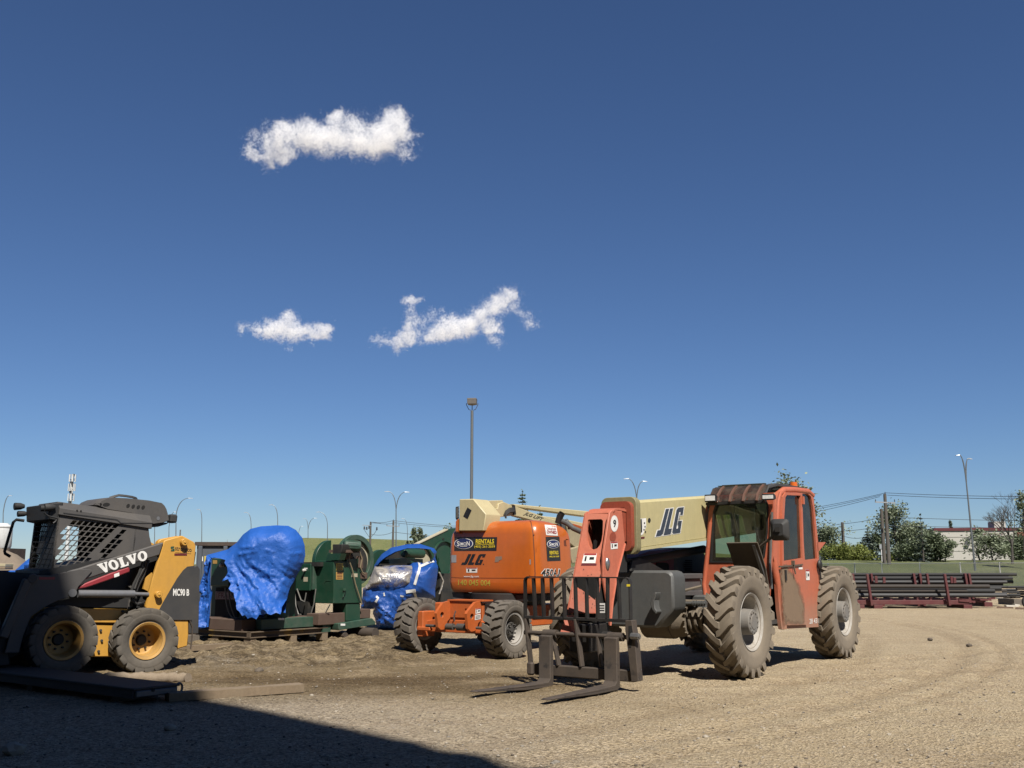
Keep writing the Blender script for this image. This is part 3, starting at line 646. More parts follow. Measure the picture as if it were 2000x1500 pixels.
def bare(px, base_py, top_py, wpx, Y, label, seed=1, z0=None, name='bare_tree', depth=5, bark='bark_pale', group=None):
    r = random.Random(seed); b = at_y(px, base_py, Y); z0 = b.z if z0 is None else z0; H = at_y(px, top_py, Y).z-z0; W = wpx/F*Y; t = thing(name, label, 'tree', loc=(b.x, Y, z0-.2), group=group); tr = MB(); br = MB()
    def grow(m, p, d, L, rad, k):
        q = p+d*L; mid = p.lerp(q, .5)+Vector((r.gauss(0, .03), r.gauss(0, .03), 0))*L; m.tube([p, mid, q], [rad, rad*.85, rad*.7], 6 if k > 2 else 4)
        if k == 0: return
        for i in range(3 if k > 1 else 4):
            a = r.uniform(0, 6.283); s = r.uniform(.35, .75); e = (d+Vector((math.cos(a)*s*W/H*1.5, math.sin(a)*s*W/H*1.2, .25))).normalized()
            grow(br, mid.lerp(q, r.uniform(.2, 1)), e, L*r.uniform(.6, .85), rad*.6, k-1)
    grow(tr, Vector((0, 0, 0)), Vector((.03, 0, 1)), H*.30, .016*H, depth); tr.build('trunk', bark, t); br.build('branches', bark, t)
broadleaf(1548, 1110, 936, 100, 62, 'tall poplar whose top shows above and right of the orange cab roof', seed=3, dens=2.0, leaf=.19, z0=.2, low=.45)
broadleaf(1612, 1098, 1030, 90, 108, 'rounded grey-green tree right against the back edge of the orange cab', seed=5, dens=1.6, low=.05)
conifer(1698, 1097, 1030, 46, 112, 'blue-green spruce left of the power poles', seed=6, dens=1.1)
broadleaf(1714, 1097, 1040, 40, 116, 'narrow tree tucked between the spruce and the power poles', 'leaf_dark', seed=21, dens=.9, low=.05)
broadleaf(1752, 1097, 985, 92, 106, 'tall loose poplar with sky showing through its crown right of the power poles', seed=7, dens=1.55, low=.1)
broadleaf(1790, 1097, 1018, 76, 110, 'spreading grey-green tree behind the thin dying spruce', seed=17, dens=1.25, low=.1)
conifer(1804, 1097, 999, 34, 100, 'thin half-bare spruce in front of the loose poplar', seed=8, dens=.75, sparse=True)
broadleaf(1823, 1097, 1043, 62, 102, 'dense dark round tree overlapping the white building corner', 'leaf_dark', seed=9, dens=2., low=.0, name='round_tree')
broadleaf(1846, 1097, 1052, 40, 101, 'small grey-green tree leaning over the white wall', seed=19, dens=.9, low=.15, lean=.35)
broadleaf(1775, 1097, 1064, 56, 101, 'low brownish shrub below the loose poplar', 'leaf_dark', seed=10, dens=1.1, low=.0, name='shrub', cat='shrub', group='shrubs along the bank')
for i, (p, tp, w, lb) in enumerate(((1630, 1063, 60, 'yellow-green shrub nearest the orange cab'), (1655, 1062, 56, 'yellow-green shrub around the short power pole'), (1680, 1067, 52, 'yellow-green shrub left of the blue-green spruce'), (1740, 1083, 40, 'low pale shrub at the foot of the tallest power pole'))):
    broadleaf(p, 1098, tp, w, 104+i, lb, 'leaf_yellow', seed=30+i, dens=1.3, low=.0, name='shrub', cat='shrub', leaf=.12, group='shrubs along the bank')
conifer(1857, 1034, 1014, 18, 190, 'small spruce top poking over the white building roof', seed=11, z0=2.)
broadleaf(1938, 1097, 1042, 84, 104, 'bushy grey-green tree half hiding the red sign', seed=12, dens=1.3, low=.05)
broadleaf(1912, 1097, 1028, 50, 106, 'thin leafy tree in front of the red sign', seed=22, dens=.35, low=.3)
bare(1977, 1097, 940, 130, 96, 'dead leafless tree in front of the white building', seed=14, depth=6, bark='bark')
broadleaf(1992, 1097, 1048, 70, 108, 'dark leafy tree at the far right beside the dead tree', 'leaf_dark', seed=15, dens=1.4, low=.0)
broadleaf(2006, 1097, 956, 50, 90, 'tall leafy tree cut off by the right edge of the photo', seed=16, dens=.8, low=.45)
conifer(1021, 1100, 953, 62, 85, 'dark spruce rising behind the cream boom of the lift', seed=18, dens=1.0, z0=0, lm='leaf_dark')
conifer(1055, 1100, 983, 40, 88, 'smaller dark spruce glimpsed under the cream boom', seed=20, dens=.9, z0=0, lm='leaf_dark')
broadleaf(808, 1066, 1027, 17, 150, 'slim left half of the twin poplars on the hill', seed=41, dens=.9, low=.35, leaf=.12, z0=hill_at(808, 1066, 150))
broadleaf(820, 1066, 1029, 20, 151, 'slim right half of the twin poplars on the hill', seed=42, dens=1., low=.35, leaf=.12, z0=hill_at(820, 1066, 151))
broadleaf(796, 1066, 1050, 10, 152, 'tiny bush left of the twin poplars on the hill', seed=43, dens=.6, low=.3, leaf=.1, z0=hill_at(796, 1066, 152), name='bush', cat='bush')
broadleaf(872, 1075, 1022, 46, 130, 'leafy tree showing above the green press side plate', seed=44, dens=1., low=.3, leaf=.12, z0=hill_at(872, 1075, 130))
for i, (p, tp) in enumerate(((363, 1050), (418, 1048), (438, 1046))): bare(p, 1068, tp, 12, 110, ('bare sapling above the left end of the dumpster', 'bare sapling above the middle of the dumpster', 'bare sapling above the right end of the dumpster')[i], seed=50+i, z0=0, name='bare_sapling', depth=4, group='bare saplings behind the dumpster')
broadleaf(20, 1102, 1080, 24, 70, 'small green bush between the gravel heap and the loader', seed=60, dens=1., low=0, name='bush', cat='bush', z0=0, leaf=.12)
# ================================================================ clouds : real volumes far above the yard
def cloud(name, blobs, Y, label, dens=.10, ns=1., wisps=()):
    """blobs: (px, py, radius px) billows of one cumulus; wisps: thinner torn shreds at its edges"""
    B = [(at_y(b[0], b[1], Y), b[2]*.93/F*Y, 1.) for b in blobs]; R = sum(b[1] for b in B)/len(B)
    B += [(at_y(b[0], b[1], Y), b[2]/F*Y, .55) for b in wisps]; o = sum((b[0] for b in B), Vector())/len(B)
    m, nt, b_, tc = newmat(name+'_vapour'); nt.nodes.remove(b_); out = nt.nodes['Material Output']; vec = tc.outputs['Object']
    def vm(op, a, b=None, k=None):
        n = nt.nodes.new('ShaderNodeVectorMath'); n.operation = op; nt.links.new(a, n.inputs[0])
        if b is not None:
            if isinstance(b, (tuple, Vector)): n.inputs[1].default_value = b
            else: nt.links.new(b, n.inputs[1])
        if k is not None: n.inputs[3].default_value = k
        return n
    def nzc(sc, det, rough): n = nt.nodes.new('ShaderNodeTexNoise'); n.inputs['Scale'].default_value = sc; n.inputs['Detail'].default_value = det; n.inputs['Roughness'].default_value = rough; nt.links.new(vec, n.inputs['Vector']); return n
    w1 = vm('SCALE', vm('SUBTRACT', nzc(.55/R*ns, 3, .55).outputs['Color'], (.5, .5, .5)).outputs[0], None, R*2.6)
    w2 = vm('SCALE', vm('SUBTRACT', nzc(2.2/R*ns, 6, .6).outputs['Color'], (.5, .5, .5)).outputs[0], None, R*1.25)
    ad = vm('ADD', vm('ADD', vec, w1.outputs[0]).outputs[0], w2.outputs[0]); prev = None
    for c, r, top in B:
        d = vm('DISTANCE', ad.outputs[0], c-o)
        k = nt.nodes.new('ShaderNodeMath'); k.operation = 'MULTIPLY_ADD'; nt.links.new(d.outputs['Value'], k.inputs[0]); k.inputs[1].default_value = -top/r; k.inputs[2].default_value = top
        if prev is None: prev = k.outputs[0]
        else:
            x = nt.nodes.new('ShaderNodeMath'); x.operation = 'SMOOTH_MAX'; x.inputs[2].default_value = .35; nt.links.new(prev, x.inputs[0]); nt.links.new(k.outputs[0], x.inputs[1]); prev = x.outputs[0]
    f2 = fnoise(nt, vec, 4.6/R*ns, 6, .62)
    e = nt.nodes.new('ShaderNodeMath'); e.operation = 'MULTIPLY_ADD'; nt.links.new(f2, e.inputs[0]); e.inputs[1].default_value = 2.1; e.inputs[2].default_value = -1.06
    s = nt.nodes.new('ShaderNodeMath'); nt.links.new(prev, s.inputs[0]); nt.links.new(e.outputs[0], s.inputs[1])
    mr = nt.nodes.new('ShaderNodeMapRange'); nt.links.new(s.outputs[0], mr.inputs[0]); mr.inputs[1].default_value = .0; mr.inputs[2].default_value = .55; mr.inputs[4].default_value = dens
    pw = nt.nodes.new('ShaderNodeMath'); pw.operation = 'MULTIPLY'; nt.links.new(mr.outputs[0], pw.inputs[0]); nt.links.new(mr.outputs[0], pw.inputs[1])
    sc_ = nt.nodes.new('ShaderNodeMath'); sc_.operation = 'MULTIPLY'; nt.links.new(pw.outputs[0], sc_.inputs[0]); sc_.inputs[1].default_value = 1/dens
    pv = nt.nodes.new('ShaderNodeVolumePrincipled'); pv.inputs['Color'].default_value = (.94, .945, .955, 1); pv.inputs['Anisotropy'].default_value = .0; nt.links.new(sc_.outputs[0], pv.inputs['Density']); nt.links.new(pv.outputs[0], out.inputs['Volume'])
    bm = bmesh.new()
    for c, r, _ in B: bmesh.ops.create_icosphere(bm, subdivisions=2, radius=r+R*.75, matrix=Matrix.Translation(c-o))
    me = bpy.data.meshes.new(name); bm.to_mesh(me); bm.free(); me.materials.append(m); ob = bpy.data.objects.new(name, me); C.objects.link(ob); ob.location = o
    rm = ob.modifiers.new('one_skin', 'REMESH'); rm.mode = 'VOXEL'; rm.voxel_size = R*.25
    tag(ob, label, 'cloud')
cloud('cloud', [(500, 303, 24), (525, 306, 28), (552, 298, 26), (520, 270, 22), (550, 280, 36), (575, 258, 36), (602, 265, 38), (562, 243, 20), (630, 270, 34), (655, 234, 28), (660, 268, 42), (690, 248, 36), (702, 276, 36), (728, 284, 38), (752, 268, 46), (768, 238, 36), (784, 262, 36), (793, 242, 20), (762, 224, 20), (735, 296, 20)], 800, 'largest white cumulus cloud, highest in the sky', .12, 1.1, [(490, 268, 16), (505, 258, 14), (786, 298, 18), (800, 295, 12), (640, 290, 20), (720, 308, 14), (815, 270, 10)])
cloud('cloud', [(503, 644, 15), (525, 643, 22), (548, 643, 26), (566, 626, 24), (570, 645, 26), (592, 646, 21), (612, 647, 20), (634, 645, 22), (640, 638, 14)], 800, 'small humped white cloud low on the left', .15, 1., [(478, 646, 13), (490, 640, 11), (500, 630, 8), (610, 672, 8), (565, 682, 6)])
cloud('cloud', [(752, 667, 16), (775, 665, 24), (797, 658, 22), (802, 640, 20), (838, 655, 26), (862, 645, 30), (890, 640, 30), (918, 632, 31), (945, 615, 30), (960, 640, 24), (972, 596, 28), (990, 578, 24), (1007, 575, 18)], 800, 'long ragged white cloud climbing to the right', .14, 1.1, [(735, 670, 14), (818, 625, 18), (840, 616, 12), (860, 612, 10), (1005, 600, 18), (1022, 614, 14), (1038, 627, 14), (965, 664, 14), (810, 610, 10)])
cloud('cloud', [(797, 588, 10), (806, 587, 13), (818, 585, 9)], 800, 'tiny cloud puff above the long ragged cloud', .20, .8, [(806, 598, 8), (826, 583, 7), (788, 586, 7)])
SC.cycles.volume_bounces = 8; SC.cycles.max_bounces = 14; SC.cycles.transparent_max_bounces = 24; SC.cycles.volume_max_steps = 256
# ================================================================ shared machine pieces
DUST = (.30, .235, .16)
mat('tyre_dusty', (.11, .098, .083), .9, amt=.5, dirt=(.20, .165, .12), dscale=2.5, var=.15, bump=.5, bscale=60)
mat('tyre_tele', (.20, .165, .125), .92, amt=.7, dirt=(.30, .245, .175), dscale=2., var=.12, bump=.4, bscale=60)
mat('tyre_lift', (.135, .118, .10), .92, amt=.55, dirt=(.25, .205, .15), dscale=3., var=.15, bump=.4, bscale=60)
mat('black_steel', (.022, .021, .021), .55, .2, amt=.35, dirt=(.10, .08, .06), dscale=4, bump=.2)
mat('rusty_steel', (.085, .068, .055), .75, .25, amt=.5, dirt=(.17, .12, .085), dscale=5, wear=((.035, .03, .028), 3., .56), bump=.4)
mat('hose', (.02, .02, .02), .6, amt=.3, dirt=(.12, .1, .08), bump=0)
mat('white_decal', (.98, .97, .93), .5, amt=.25, dirt=(.45, .38, .3), dscale=9, bump=0)
mat('black_decal', (.015, .015, .017), .45, amt=.05, bump=0); mat('red_decal', (.42, .03, .03), .5, amt=.1, bump=0); mat('maroon_decal', (.14, .012, .02), .5, amt=.1, bump=0)
mat('yellow_decal', (.95, .74, .04), .5, amt=.1, bump=0); mat('navy_decal', (.018, .03, .13), .45, amt=.05, bump=0)
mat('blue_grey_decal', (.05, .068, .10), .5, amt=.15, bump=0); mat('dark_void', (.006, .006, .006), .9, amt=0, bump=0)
mat('steel', (.42, .42, .42), .35, .8, amt=.3, bump=.05); mat('rubber', (.03, .03, .03), .7, amt=.3, dirt=(.12, .1, .08), bump=.1)
def tyre_mesh(R, W, rr, n, lug=.045, w=.52, skew=.85, style='bar'):
    """carcass with sidewalls and moulded lugs; axis = v (y), outer side = +v"""
    mb = MB(); Rc = R-lug; h = W/2
    prof = [(-h*.72, rr-.02), (-h*.80, rr+.01), (-h*.98, rr+(R-rr)*.3), (-h*1.0, rr+(R-rr)*.55), (-h*.93, Rc-.035), (-h*.80, Rc-.008), (-h*.4, Rc), (0, Rc+.003), (h*.4, Rc), (h*.80, Rc-.008), (h*.93, Rc-.035), (h*1.0, rr+(R-rr)*.55), (h*.985, rr+(R-rr)*.50), (h*.98, rr+(R-rr)*.3), (h*.86, rr+.035), (h*.82, rr+.03), (h*.80, rr+.01), (h*.72, rr-.02)]
    mb.lathe(prof, (0, 0, 0), (0, 1, 0), 64)
    P = 2*math.pi/n
    for sd in (-1, 1):
        for k in range(n):
            t0 = (k+(.5 if sd > 0 else 0))*P; secs = []
            if style == 'bar': ks = [(-.10, -.10, 1, .85), (.12, .0, 1, 1.), (.45, .28, 1, 1.), (.80, .62, .995, 1.05), (1.0, .74, .972, 1.05), (1.045, .78, .93, 1.0)]
            else: ks = [(-.06, -.06, 1, .9), (.16, .05, 1, 1.), (.42, .42, 1, 1.05), (.66, .50, 1, 1.05), (.97, .86, .985, 1.1), (1.03, .90, .94, 1.05)]
            for f, sh, rf, ww in ks:
                a = sd*h*f; th = t0+sh*P*skew; secs.append((a, th, R*rf, P*w*ww))
            vs = []
            for i, (a, th, r1, wd) in enumerate(secs):
                r0 = (Rc-.02) if i < 4 else min(Rc-.03, r1-.02)
                if i == len(secs)-1: r0 = R-.135*R/.68
                b = a if i < 5 else sd*h*.955
                for rr_, tt, aa in ((r0, th-wd*.58, b), (r0, th+wd*.58, b), (r1, th+wd*.42, a), (r1, th-wd*.42, a)):
                    vs.append((rr_*math.cos(tt), aa, rr_*math.sin(tt)))
            fs = []
            for i in range(len(secs)-1):
                for j in range(4): fs.append((i*4+j, i*4+(j+1) % 4, (i+1)*4+(j+1) % 4, (i+1)*4+j))
            L = (len(secs)-1)*4; fs += [(3, 2, 1, 0), (L, L+1, L+2, L+3)]; mb.add(vs, fs)
    return mb
def wheel(parent, c, R, W, rr, n, tm, rim_mats, kind, lug=.045, w=.52, style='bar', side=1, steer=0., cache={}, skew=.85):
    M = Matrix.Translation(Vector(c)) @ Matrix.Rotation(steer+(0 if side > 0 else math.pi), 4, 'Z')
    e = empty('wheel', parent, M); key = (R, W, n, style, tm, kind)
    if key not in cache:
        t = tyre_mesh(R, W, rr, n, lug, w, skew, style).mesh('tyre', [tm], 40); h = W/2; A = (0, 1, 0)
        r = MB()
        if kind == 'tele':      # deep white disc with a protruding planetary hub
            r.lathe([(-h*.7, rr-.04), (-h*.8, rr+.005), (-h*.82, rr+.02), (-h*.75, rr-.012), (h*.1, rr-.03), (h*.5, rr-.03), (h*.74, rr-.012), (h*.83, rr+.022), (h*.86, rr+.02), (h*.80, rr-.002), (h*.55, rr-.045), (h*.1, rr-.055), (-h*.3, rr-.07), (-h*.42, rr-.11), (-h*.42, .12), (-h*.42, .02)], (0, 0, 0), A, 40)
            for k in range(10): a = k*math.pi/5; p = Vector((.2*math.cos(a), -h*.43, .2*math.sin(a))); r.cyl(p, p+Vector((0, .06, 0)), .018, n=6)
            rim = r.mesh('rim', [rim_mats[0]], 40); q = MB().lathe([(-h*.42, .20), (-h*.25, .20), (-h*.2, .165), (h*.92, .155), (h*.97, .145), (h*.97, .09), (h*1.0, .085), (h*1.0, .0)], (0, 0, 0), A, 32)
            for k in range(12): a = k*math.pi/6; p = Vector((.122*math.cos(a), h*.96, .122*math.sin(a))); q.cyl(p, p+Vector((0, .012, 0)), .012, n=6)
            hub = q.mesh('hub', [rim_mats[1]], 40)
        elif kind == 'lift':
            r.lathe([(-h*.7, rr-.03), (-h*.82, rr+.015), (-h*.7, rr-.015), (h*.2, rr-.03), (h*.7, rr-.015), (h*.84, rr+.018), (h*.80, rr-.004), (h*.2, rr-.03), (-h*.35, rr-.045), (-h*.45, .13), (-h*.45, .01)], (0, 0, 0), A, 36)
            rim = r.mesh('rim', [rim_mats[0]], 40); q = MB().lathe([(-h*.45, .135), (-h*.1, .13), (h*.3, .115), (h*.42, .10), (h*.42, .05), (h*.55, .045), (h*.55, .0)], (0, 0, 0), A, 20)
            for k in range(8): a = k*math.pi/4; p = Vector((.085*math.cos(a), h*.38, .085*math.sin(a))); q.cyl(p, p+Vector((0, .05, 0)), .014, n=6)
            hub = q.mesh('hub', [rim_mats[1]], 40)
        else:                   # yellow deep-dish rim of the loader
            r.lathe([(-h*.7, rr-.02), (-h*.8, rr+.015), (-h*.7, rr-.01), (-h*.2, rr-.03), (h*.3, rr-.028), (h*.55, rr-.02), (h*.78, rr-.006), (h*.86, rr+.018), (h*.88, rr+.014), (h*.80, rr-.014), (h*.5, rr-.03), (h*.2, rr-.035), (-h*.5, rr-.045), (-h*.62, rr-.07), (-h*.62, .07), (-h*.62, .0)], (0, 0, 0), A, 40)
            rim = r.mesh('rim', [rim_mats[0]], 40); q = MB().lathe([(-h*.63, .075), (-h*.5, .07), (-h*.4, .06), (-h*.4, .0)], (0, 0, 0), A, 24)
            for k in range(8): a = k*math.pi/4+.2; p = Vector((.115*math.cos(a), -h*.63, .115*math.sin(a))); q.cyl(p, p+Vector((0, .035, 0)), .014, n=6)
            hub = q.mesh('hub', [rim_mats[1]], 40)
        cache[key] = (t, rim, hub)
    for nm, me in zip(('tyre', 'rim', 'hub'), cache[key]):
        o = bpy.data.objects.new(nm, me); C.objects.link(o); o.parent = e
    return e
def plate(mb, q, outer, holes=(), thick=(-.02, 0, 0)):
    """a plate on the 4 local points q (ll, lr, ur, ul); outlines given in the unit square"""
    q = [Vector(p) for p in q]; T = Vector(thick)
    B = lambda a, b: (q[0]*(1-a)+q[1]*a)*(1-b)+(q[3]*(1-a)+q[2]*a)*b
    loops = [outer]+list(holes); flat = [p for l in loops for p in l]; N = len(flat)
    tri = tessellate_polygon([[Vector((a, b, 0)) for a, b in l] for l in loops])
    fs = [tuple(t) for t in tri]+[tuple(N+i for i in reversed(t)) for t in tri]; k = 0
    for l in loops: L = len(l); fs += [(k+i, k+(i+1) % L, N+k+(i+1) % L, N+k+i) for i in range(L)]; k += L
    P = [B(a, b) for a, b in flat]; return mb.add(P+[p+T for p in P], fs)
SQ = [(0, 0), (1, 0), (1, 1), (0, 1)]
J_ = [(0,0),(.30,0),(.34,.05),(.42,.30),(.66,1),(1,1),(.72,.18),(.62,.05),(.5,0),(.05,-.0),(.0,.0)]
def logo_shapes():
    """slanted block letters J L G in a unit box (sheared)"""
    sh = lambda pts: [(x+.13*y-.0, y) for x, y in pts]
    J = sh([(.02,0),(.20,0),(.26,.06),(.26,1),(.12,1),(.12,.22),(.02,.22)])
    L = sh([(.30,0),(.56,0),(.56,.22),(.44,.22),(.44,1),(.30,1)])
    G = sh([(.66,0),(.90,0),(.90,.47),(.755,.47),(.755,.34),(.79,.34),(.79,.18),(.73,.18),(.73,.83),(.79,.83),(.79,.70),(.90,.70),(.90,1),(.66,1),(.60,.93),(.60,.07)])
    return [J, L, G]
def grow(p, d):
    """outline grown by d (for white borders)"""
    n = len(p); A = sum(p[i][0]*p[(i+1) % n][1]-p[(i+1) % n][0]*p[i][1] for i in range(n)); s = 1 if A > 0 else -1; out = []
    for i in range(n):
        a, b, c = Vector(p[i-1]), Vector(p[i]), Vector(p[(i+1) % n]); d1 = (b-a).normalized(); d2 = (c-b).normalized()
        n1 = Vector((d1.y, -d1.x))*s; n2 = Vector((d2.y, -d2.x))*s; m = (n1+n2); m = m/max(.35, m.dot(n1)) if m.length > 1e-6 else n1
        out.append(tuple(b+m*d))
    return out
def sticker(surf, quad, parent, kind='warning', name='sticker', off=.004):
    """a small printed label: pale card, coloured header, a few dark marks"""
    def sub(a0, b0, a1, b1):
        B = lambda a, b: tuple((quad[0][i]*(1-a)+quad[1][i]*a)*(1-b)+(quad[3][i]*(1-a)+quad[2][i]*a)*b for i in (0, 1))
        return [B(a0, b0), B(a1, b0), B(a1, b1), B(a0, b1)]
    s = decal(name, rect_shape(), quad, surf, 'white_decal', parent, off)
    if kind == 'warning':
        decal('header', rect_shape(), sub(.03, .82, .97, .99), surf, 'red_decal', s, off+.002); decal('symbol', rect_shape(), sub(.15, .2, .28, .7), surf, 'black_decal', s, off+.002); decal('symbol', rect_shape(), sub(.5, .35, .85, .62), surf, 'black_decal', s, off+.002)
    elif kind == 'lines':
        for b in (.2, .45, .7): decal('text_line', rect_shape(), sub(.1, b, .9, b+.1), surf, 'black_decal', s, off+.002)
    return s
# ================================================================ telescopic handler
def telehandler():
    fr = Frame((2.048, 13.487)); OR = 'tele_orange'
    t = thing('telehandler', 'large faded orange telescopic handler with cream boom, glazed cab and forks lowered to the ground', 'telehandler', fr)
    mat(OR, (.61, .15, .074), .42, amt=.35, dirt=(.42, .25, .17), dscale=2.2, var=.1, wear=((.40, .10, .055), 2.3, .60), bump=.12, bscale=18, zdirt=None)
    mat('tele_orange_low', (.61, .15, .074), .45, amt=.4, dirt=(.36, .24, .165), dscale=2.2, var=.1, bump=.12, bscale=18, zdirt=(.55, 1.15, .6, .75))
    mat('tele_head', (.62, .172, .098), .55, amt=.3, dirt=(.48, .26, .19), dscale=3, var=.12, wear=((.27, .09, .06), 9., .66), bump=.15)
    mat('tele_head_worn', (.54, .145, .088), .6, amt=.55, dirt=(.42, .23, .17), dscale=6, var=.15, wear=((.12, .05, .035), 7., .60), bump=.2)
    mat('boom_cream', (.62, .545, .285), .45, amt=.35, dirt=(.50, .44, .27), dscale=1.5, var=.05, wear=((.36, .31, .16), 4., .72), bump=.06, bscale=8)
    mat('collar_tan', (.30, .27, .14), .6, amt=.3, dirt=(.22, .18, .1), var=.12, bump=.15)
    mat('collar_red', (.36, .07, .035), .55, amt=.35, dirt=(.2, .1, .06), dscale=5, var=.15, bump=.15)
    mat('frame_grey', (.095, .098, .096), .55, amt=.35, dirt=(.11, .095, .075), dscale=3, wear=((.22, .205, .185), 5., .68), bump=.25, bscale=30, streak=.4)
    mat('hood_grey', (.10, .10, .102), .6, amt=.3, dirt=(.12, .105, .085), dscale=3, bump=.1)
    mat('hood_maroon', (.22, .04, .045), .5, amt=.3, dirt=(.1, .06, .05), bump=.1)
    mat('axle_mud', (.19, .155, .115), .95, amt=.5, dirt=DUST, dscale=8, bump=.6, bscale=50)
    mat('rim_white', (.55, .53, .49), .6, amt=.75, dirt=(.30, .25, .19), dscale=3.5, wear=((.25, .2, .15), 6., .6), bump=.2)
    mat('hub_grey', (.22, .21, .195), .7, amt=.5, dirt=DUST, bump=.3)
    mat('guard_brown', (.10, .078, .055), .85, amt=.5, dirt=(.16, .12, .08), dscale=6, bump=.4)
    glass('visor', (.42, .20, .13), 0, .05, .12); mat('visor_rib', (.17, .085, .058), .5, amt=.3, bump=0); mat('roof_grey', (.05, .053, .056), .6, amt=.35, dirt=(.14, .12, .1), bump=.1)
    glass('cab_glass', (.55, .63, .50), 0, .03, .06); glass('side_glass', (.46, .54, .53), 0, .03, .05)
    mat('chip_dark', (.13, .05, .035), .8, amt=.3, bump=0)
    mat('amber', (.75, .16, .02), .25, amt=.1, bump=0); mat('lamp_lens', (.95, .95, .93), .2, 0, amt=.05, bump=.6, bscale=120)
    mat('seat', (.02, .021, .022), .8, amt=.2, bump=.1); mat('cab_inner', (.045, .043, .04), .8, amt=.4, dirt=(.12, .1, .08), bump=.1)
    mat('floor_mat', (.33, .32, .26), .9, amt=.3, bump=.1)
    # wheels
    for c, s in (((0, 1.02, .69), 1), ((-3.5, 1.02, .69), 1), ((0, -1.25, .69), -1), ((-3.5, -1.2, .69), -1)):
        wheel(t, c, .69, .37, .335, 21, 'tyre_tele', ('rim_white', 'hub_grey'), 'tele', lug=.05, w=.46, side=s, skew=1.0)
    # chassis and axles
    ch = MB().box((-4.3, -.42, .72), (.55, -.02, 1.2)); ch.box((-4.4, -.55, .75), (-3.9, .55, 1.5)); ch.box((-3.0, -.02, .62), (-.75, .2, .98)); ch.build('chassis', 'frame_grey', t, bev=.02)
    for u in (0, -3.5):
        ax = MB().cyl((u, -1.1, .69), (u, .82, .69), .115, n=18); ax.cyl((u, .12, .69), (u, .34, .69), .24, .2, n=22); ax.cyl((u, -.3, .69), (u, .12, .69), .25, n=22)
        for k in range(4): ax.cyl((u, .37+k*.085, .69), (u, .405+k*.085, .69), .165, n=18)
        ax.box((u-.2, -.62, .88), (u+.15, .45, .94)); ax.cyl((u, .72, .69), (u, .86, .69), .2, .22, n=18)
        ax.build('axle', 'axle_mud', t, bev=.006)
    for k in range(16):
        a = k*math.pi/8; MB().cyl((.245*math.cos(a)*.9, .335, .69+.245*math.sin(a)*.9), (.245*math.cos(a)*.9, .365, .69+.245*math.sin(a)*.9), .017, n=6).build('axle_bolt', 'axle_mud', t)
    st = MB().tube([(.22, -.1, .9), (.22, .3, .905)], .035, 10).tube([(.22, .3, .905), (.22, .66, .91)], .022, 8)
    for k in range(5): st.cyl((.22, .48+k*.035, .91), (.22, .50+k*.035, .91), .034, n=10)
    st.build('steering_cylinder', 'frame_grey', t)
    MB().tube([(.3, -.05, 1.0), (.3, .1, 1.03), (.28, .2, .98), (.25, .35, 1.06), (.1, .55, 1.12)], .02, 6).tube([(.32, -.15, .95), (.34, .05, .96), (.3, .2, 1.02)], .018, 6).build('hydraulic_hose', 'axle_mud', t)
    # front frame plate (grey box ahead of the axle)
    g = fr.u(.8, (1230, 1114), (1300, 1114), (1308, 1117), (1313, 1124), (1316, 1190), (1283, 1228), (1215, 1224)); zt, zb = g[0][1], g[-1][1]
    out = [(-.70, zb), (g[5][0], zb), (g[4][0], g[4][1]), (g[3][0]+.01, g[3][1]), (g[2][0], g[2][1]), (g[1][0], zt), (-.62, zt), (-.70, zt-.08)]
    gb = MB().ext('u', out, .45, .8).build('front_frame', 'frame_grey', t, bev=.03)
    hk = [fr.on(x, y, 'u', .83) for x, y in ((1285, 1157), (1289, 1157), (1288, 1165), (1285, 1172), (1287, 1188), (1291, 1194), (1288, 1199), (1281, 1190), (1277, 1180), (1279, 1170))]
    MB().ext('u', [(p.y, p.z) for p in hk], .80, .93).build('tie_down_hook', 'frame_grey', gb, bev=.008)
    # arms from the frame up to the boom, cylinder, valves : dark clutter below the boom
    cl = MB().ext('v', fr.v(-.05, (1232, 1116), (1235, 1095), (1250, 1090), (1265, 1095), (1298, 1114)), -.08, -.05)
    cl.ext('v', fr.v(-.40, (1222, 1116), (1226, 1095), (1245, 1090), (1265, 1095), (1298, 1114)), -.43, -.40); cl.box((.2, -.40, 1.2), (.7, -.08, 1.36)); cl.build('boom_bracket', 'black_steel', t, bev=.006)
    MB().cyl((.6, -.22, 1.42), (-1.6, -.22, 1.62), .06, n=14).cyl((.75, -.22, 1.4), (.6, -.22, 1.42), .035, n=10).build('lift_cylinder', 'black_steel', t)
    MB().tube([fr.on(1218, 1093, 'v', -.1), fr.on(1230, 1094, 'v', -.1), fr.on(1240, 1098, 'v', -.1), fr.on(1246, 1108, 'v', -.1)], .02, 6).build('hydraulic_hose', 'hose', t)
    # boom
    vb, va = .05, -.37
    A, B = fr.v(vb, (1238, 978), (1384, 968.5)); Cc, D = fr.v(vb, (1240, 1075), (1376, 1054.5))
    top = lambda u: A[1]+(B[1]-A[1])*(u-A[0])/(B[0]-A[0]); bot = lambda u: Cc[1]+(D[1]-Cc[1])*(u-Cc[0])/(D[0]-Cc[0])
    u0, u1 = A[0]-.02, -3.9
    bm_ = MB().ext('v', [(u0, bot(u0)), (u1, bot(u1)), (u1, top(u1)), (u0, top(u0))], va, vb).build('boom', 'boom_cream', t, bev=.03)
    bf = plane_surf(fr, 'v', vb)
    lo = MB().ext('v', [(u0-.05, bot(u0-.05)-.012), (u1, bot(u1)-.012), (u1, bot(u1)+.022), (u0-.05, bot(u0-.05)+.022)], vb-.01, vb+.012).build('lower_edge', 'boom_cream', bm_)
    # collar at the boom mouth
    cz = (bot(u0)+top(u0))/2; h = top(u0)-bot(u0); cv = (va+vb)/2
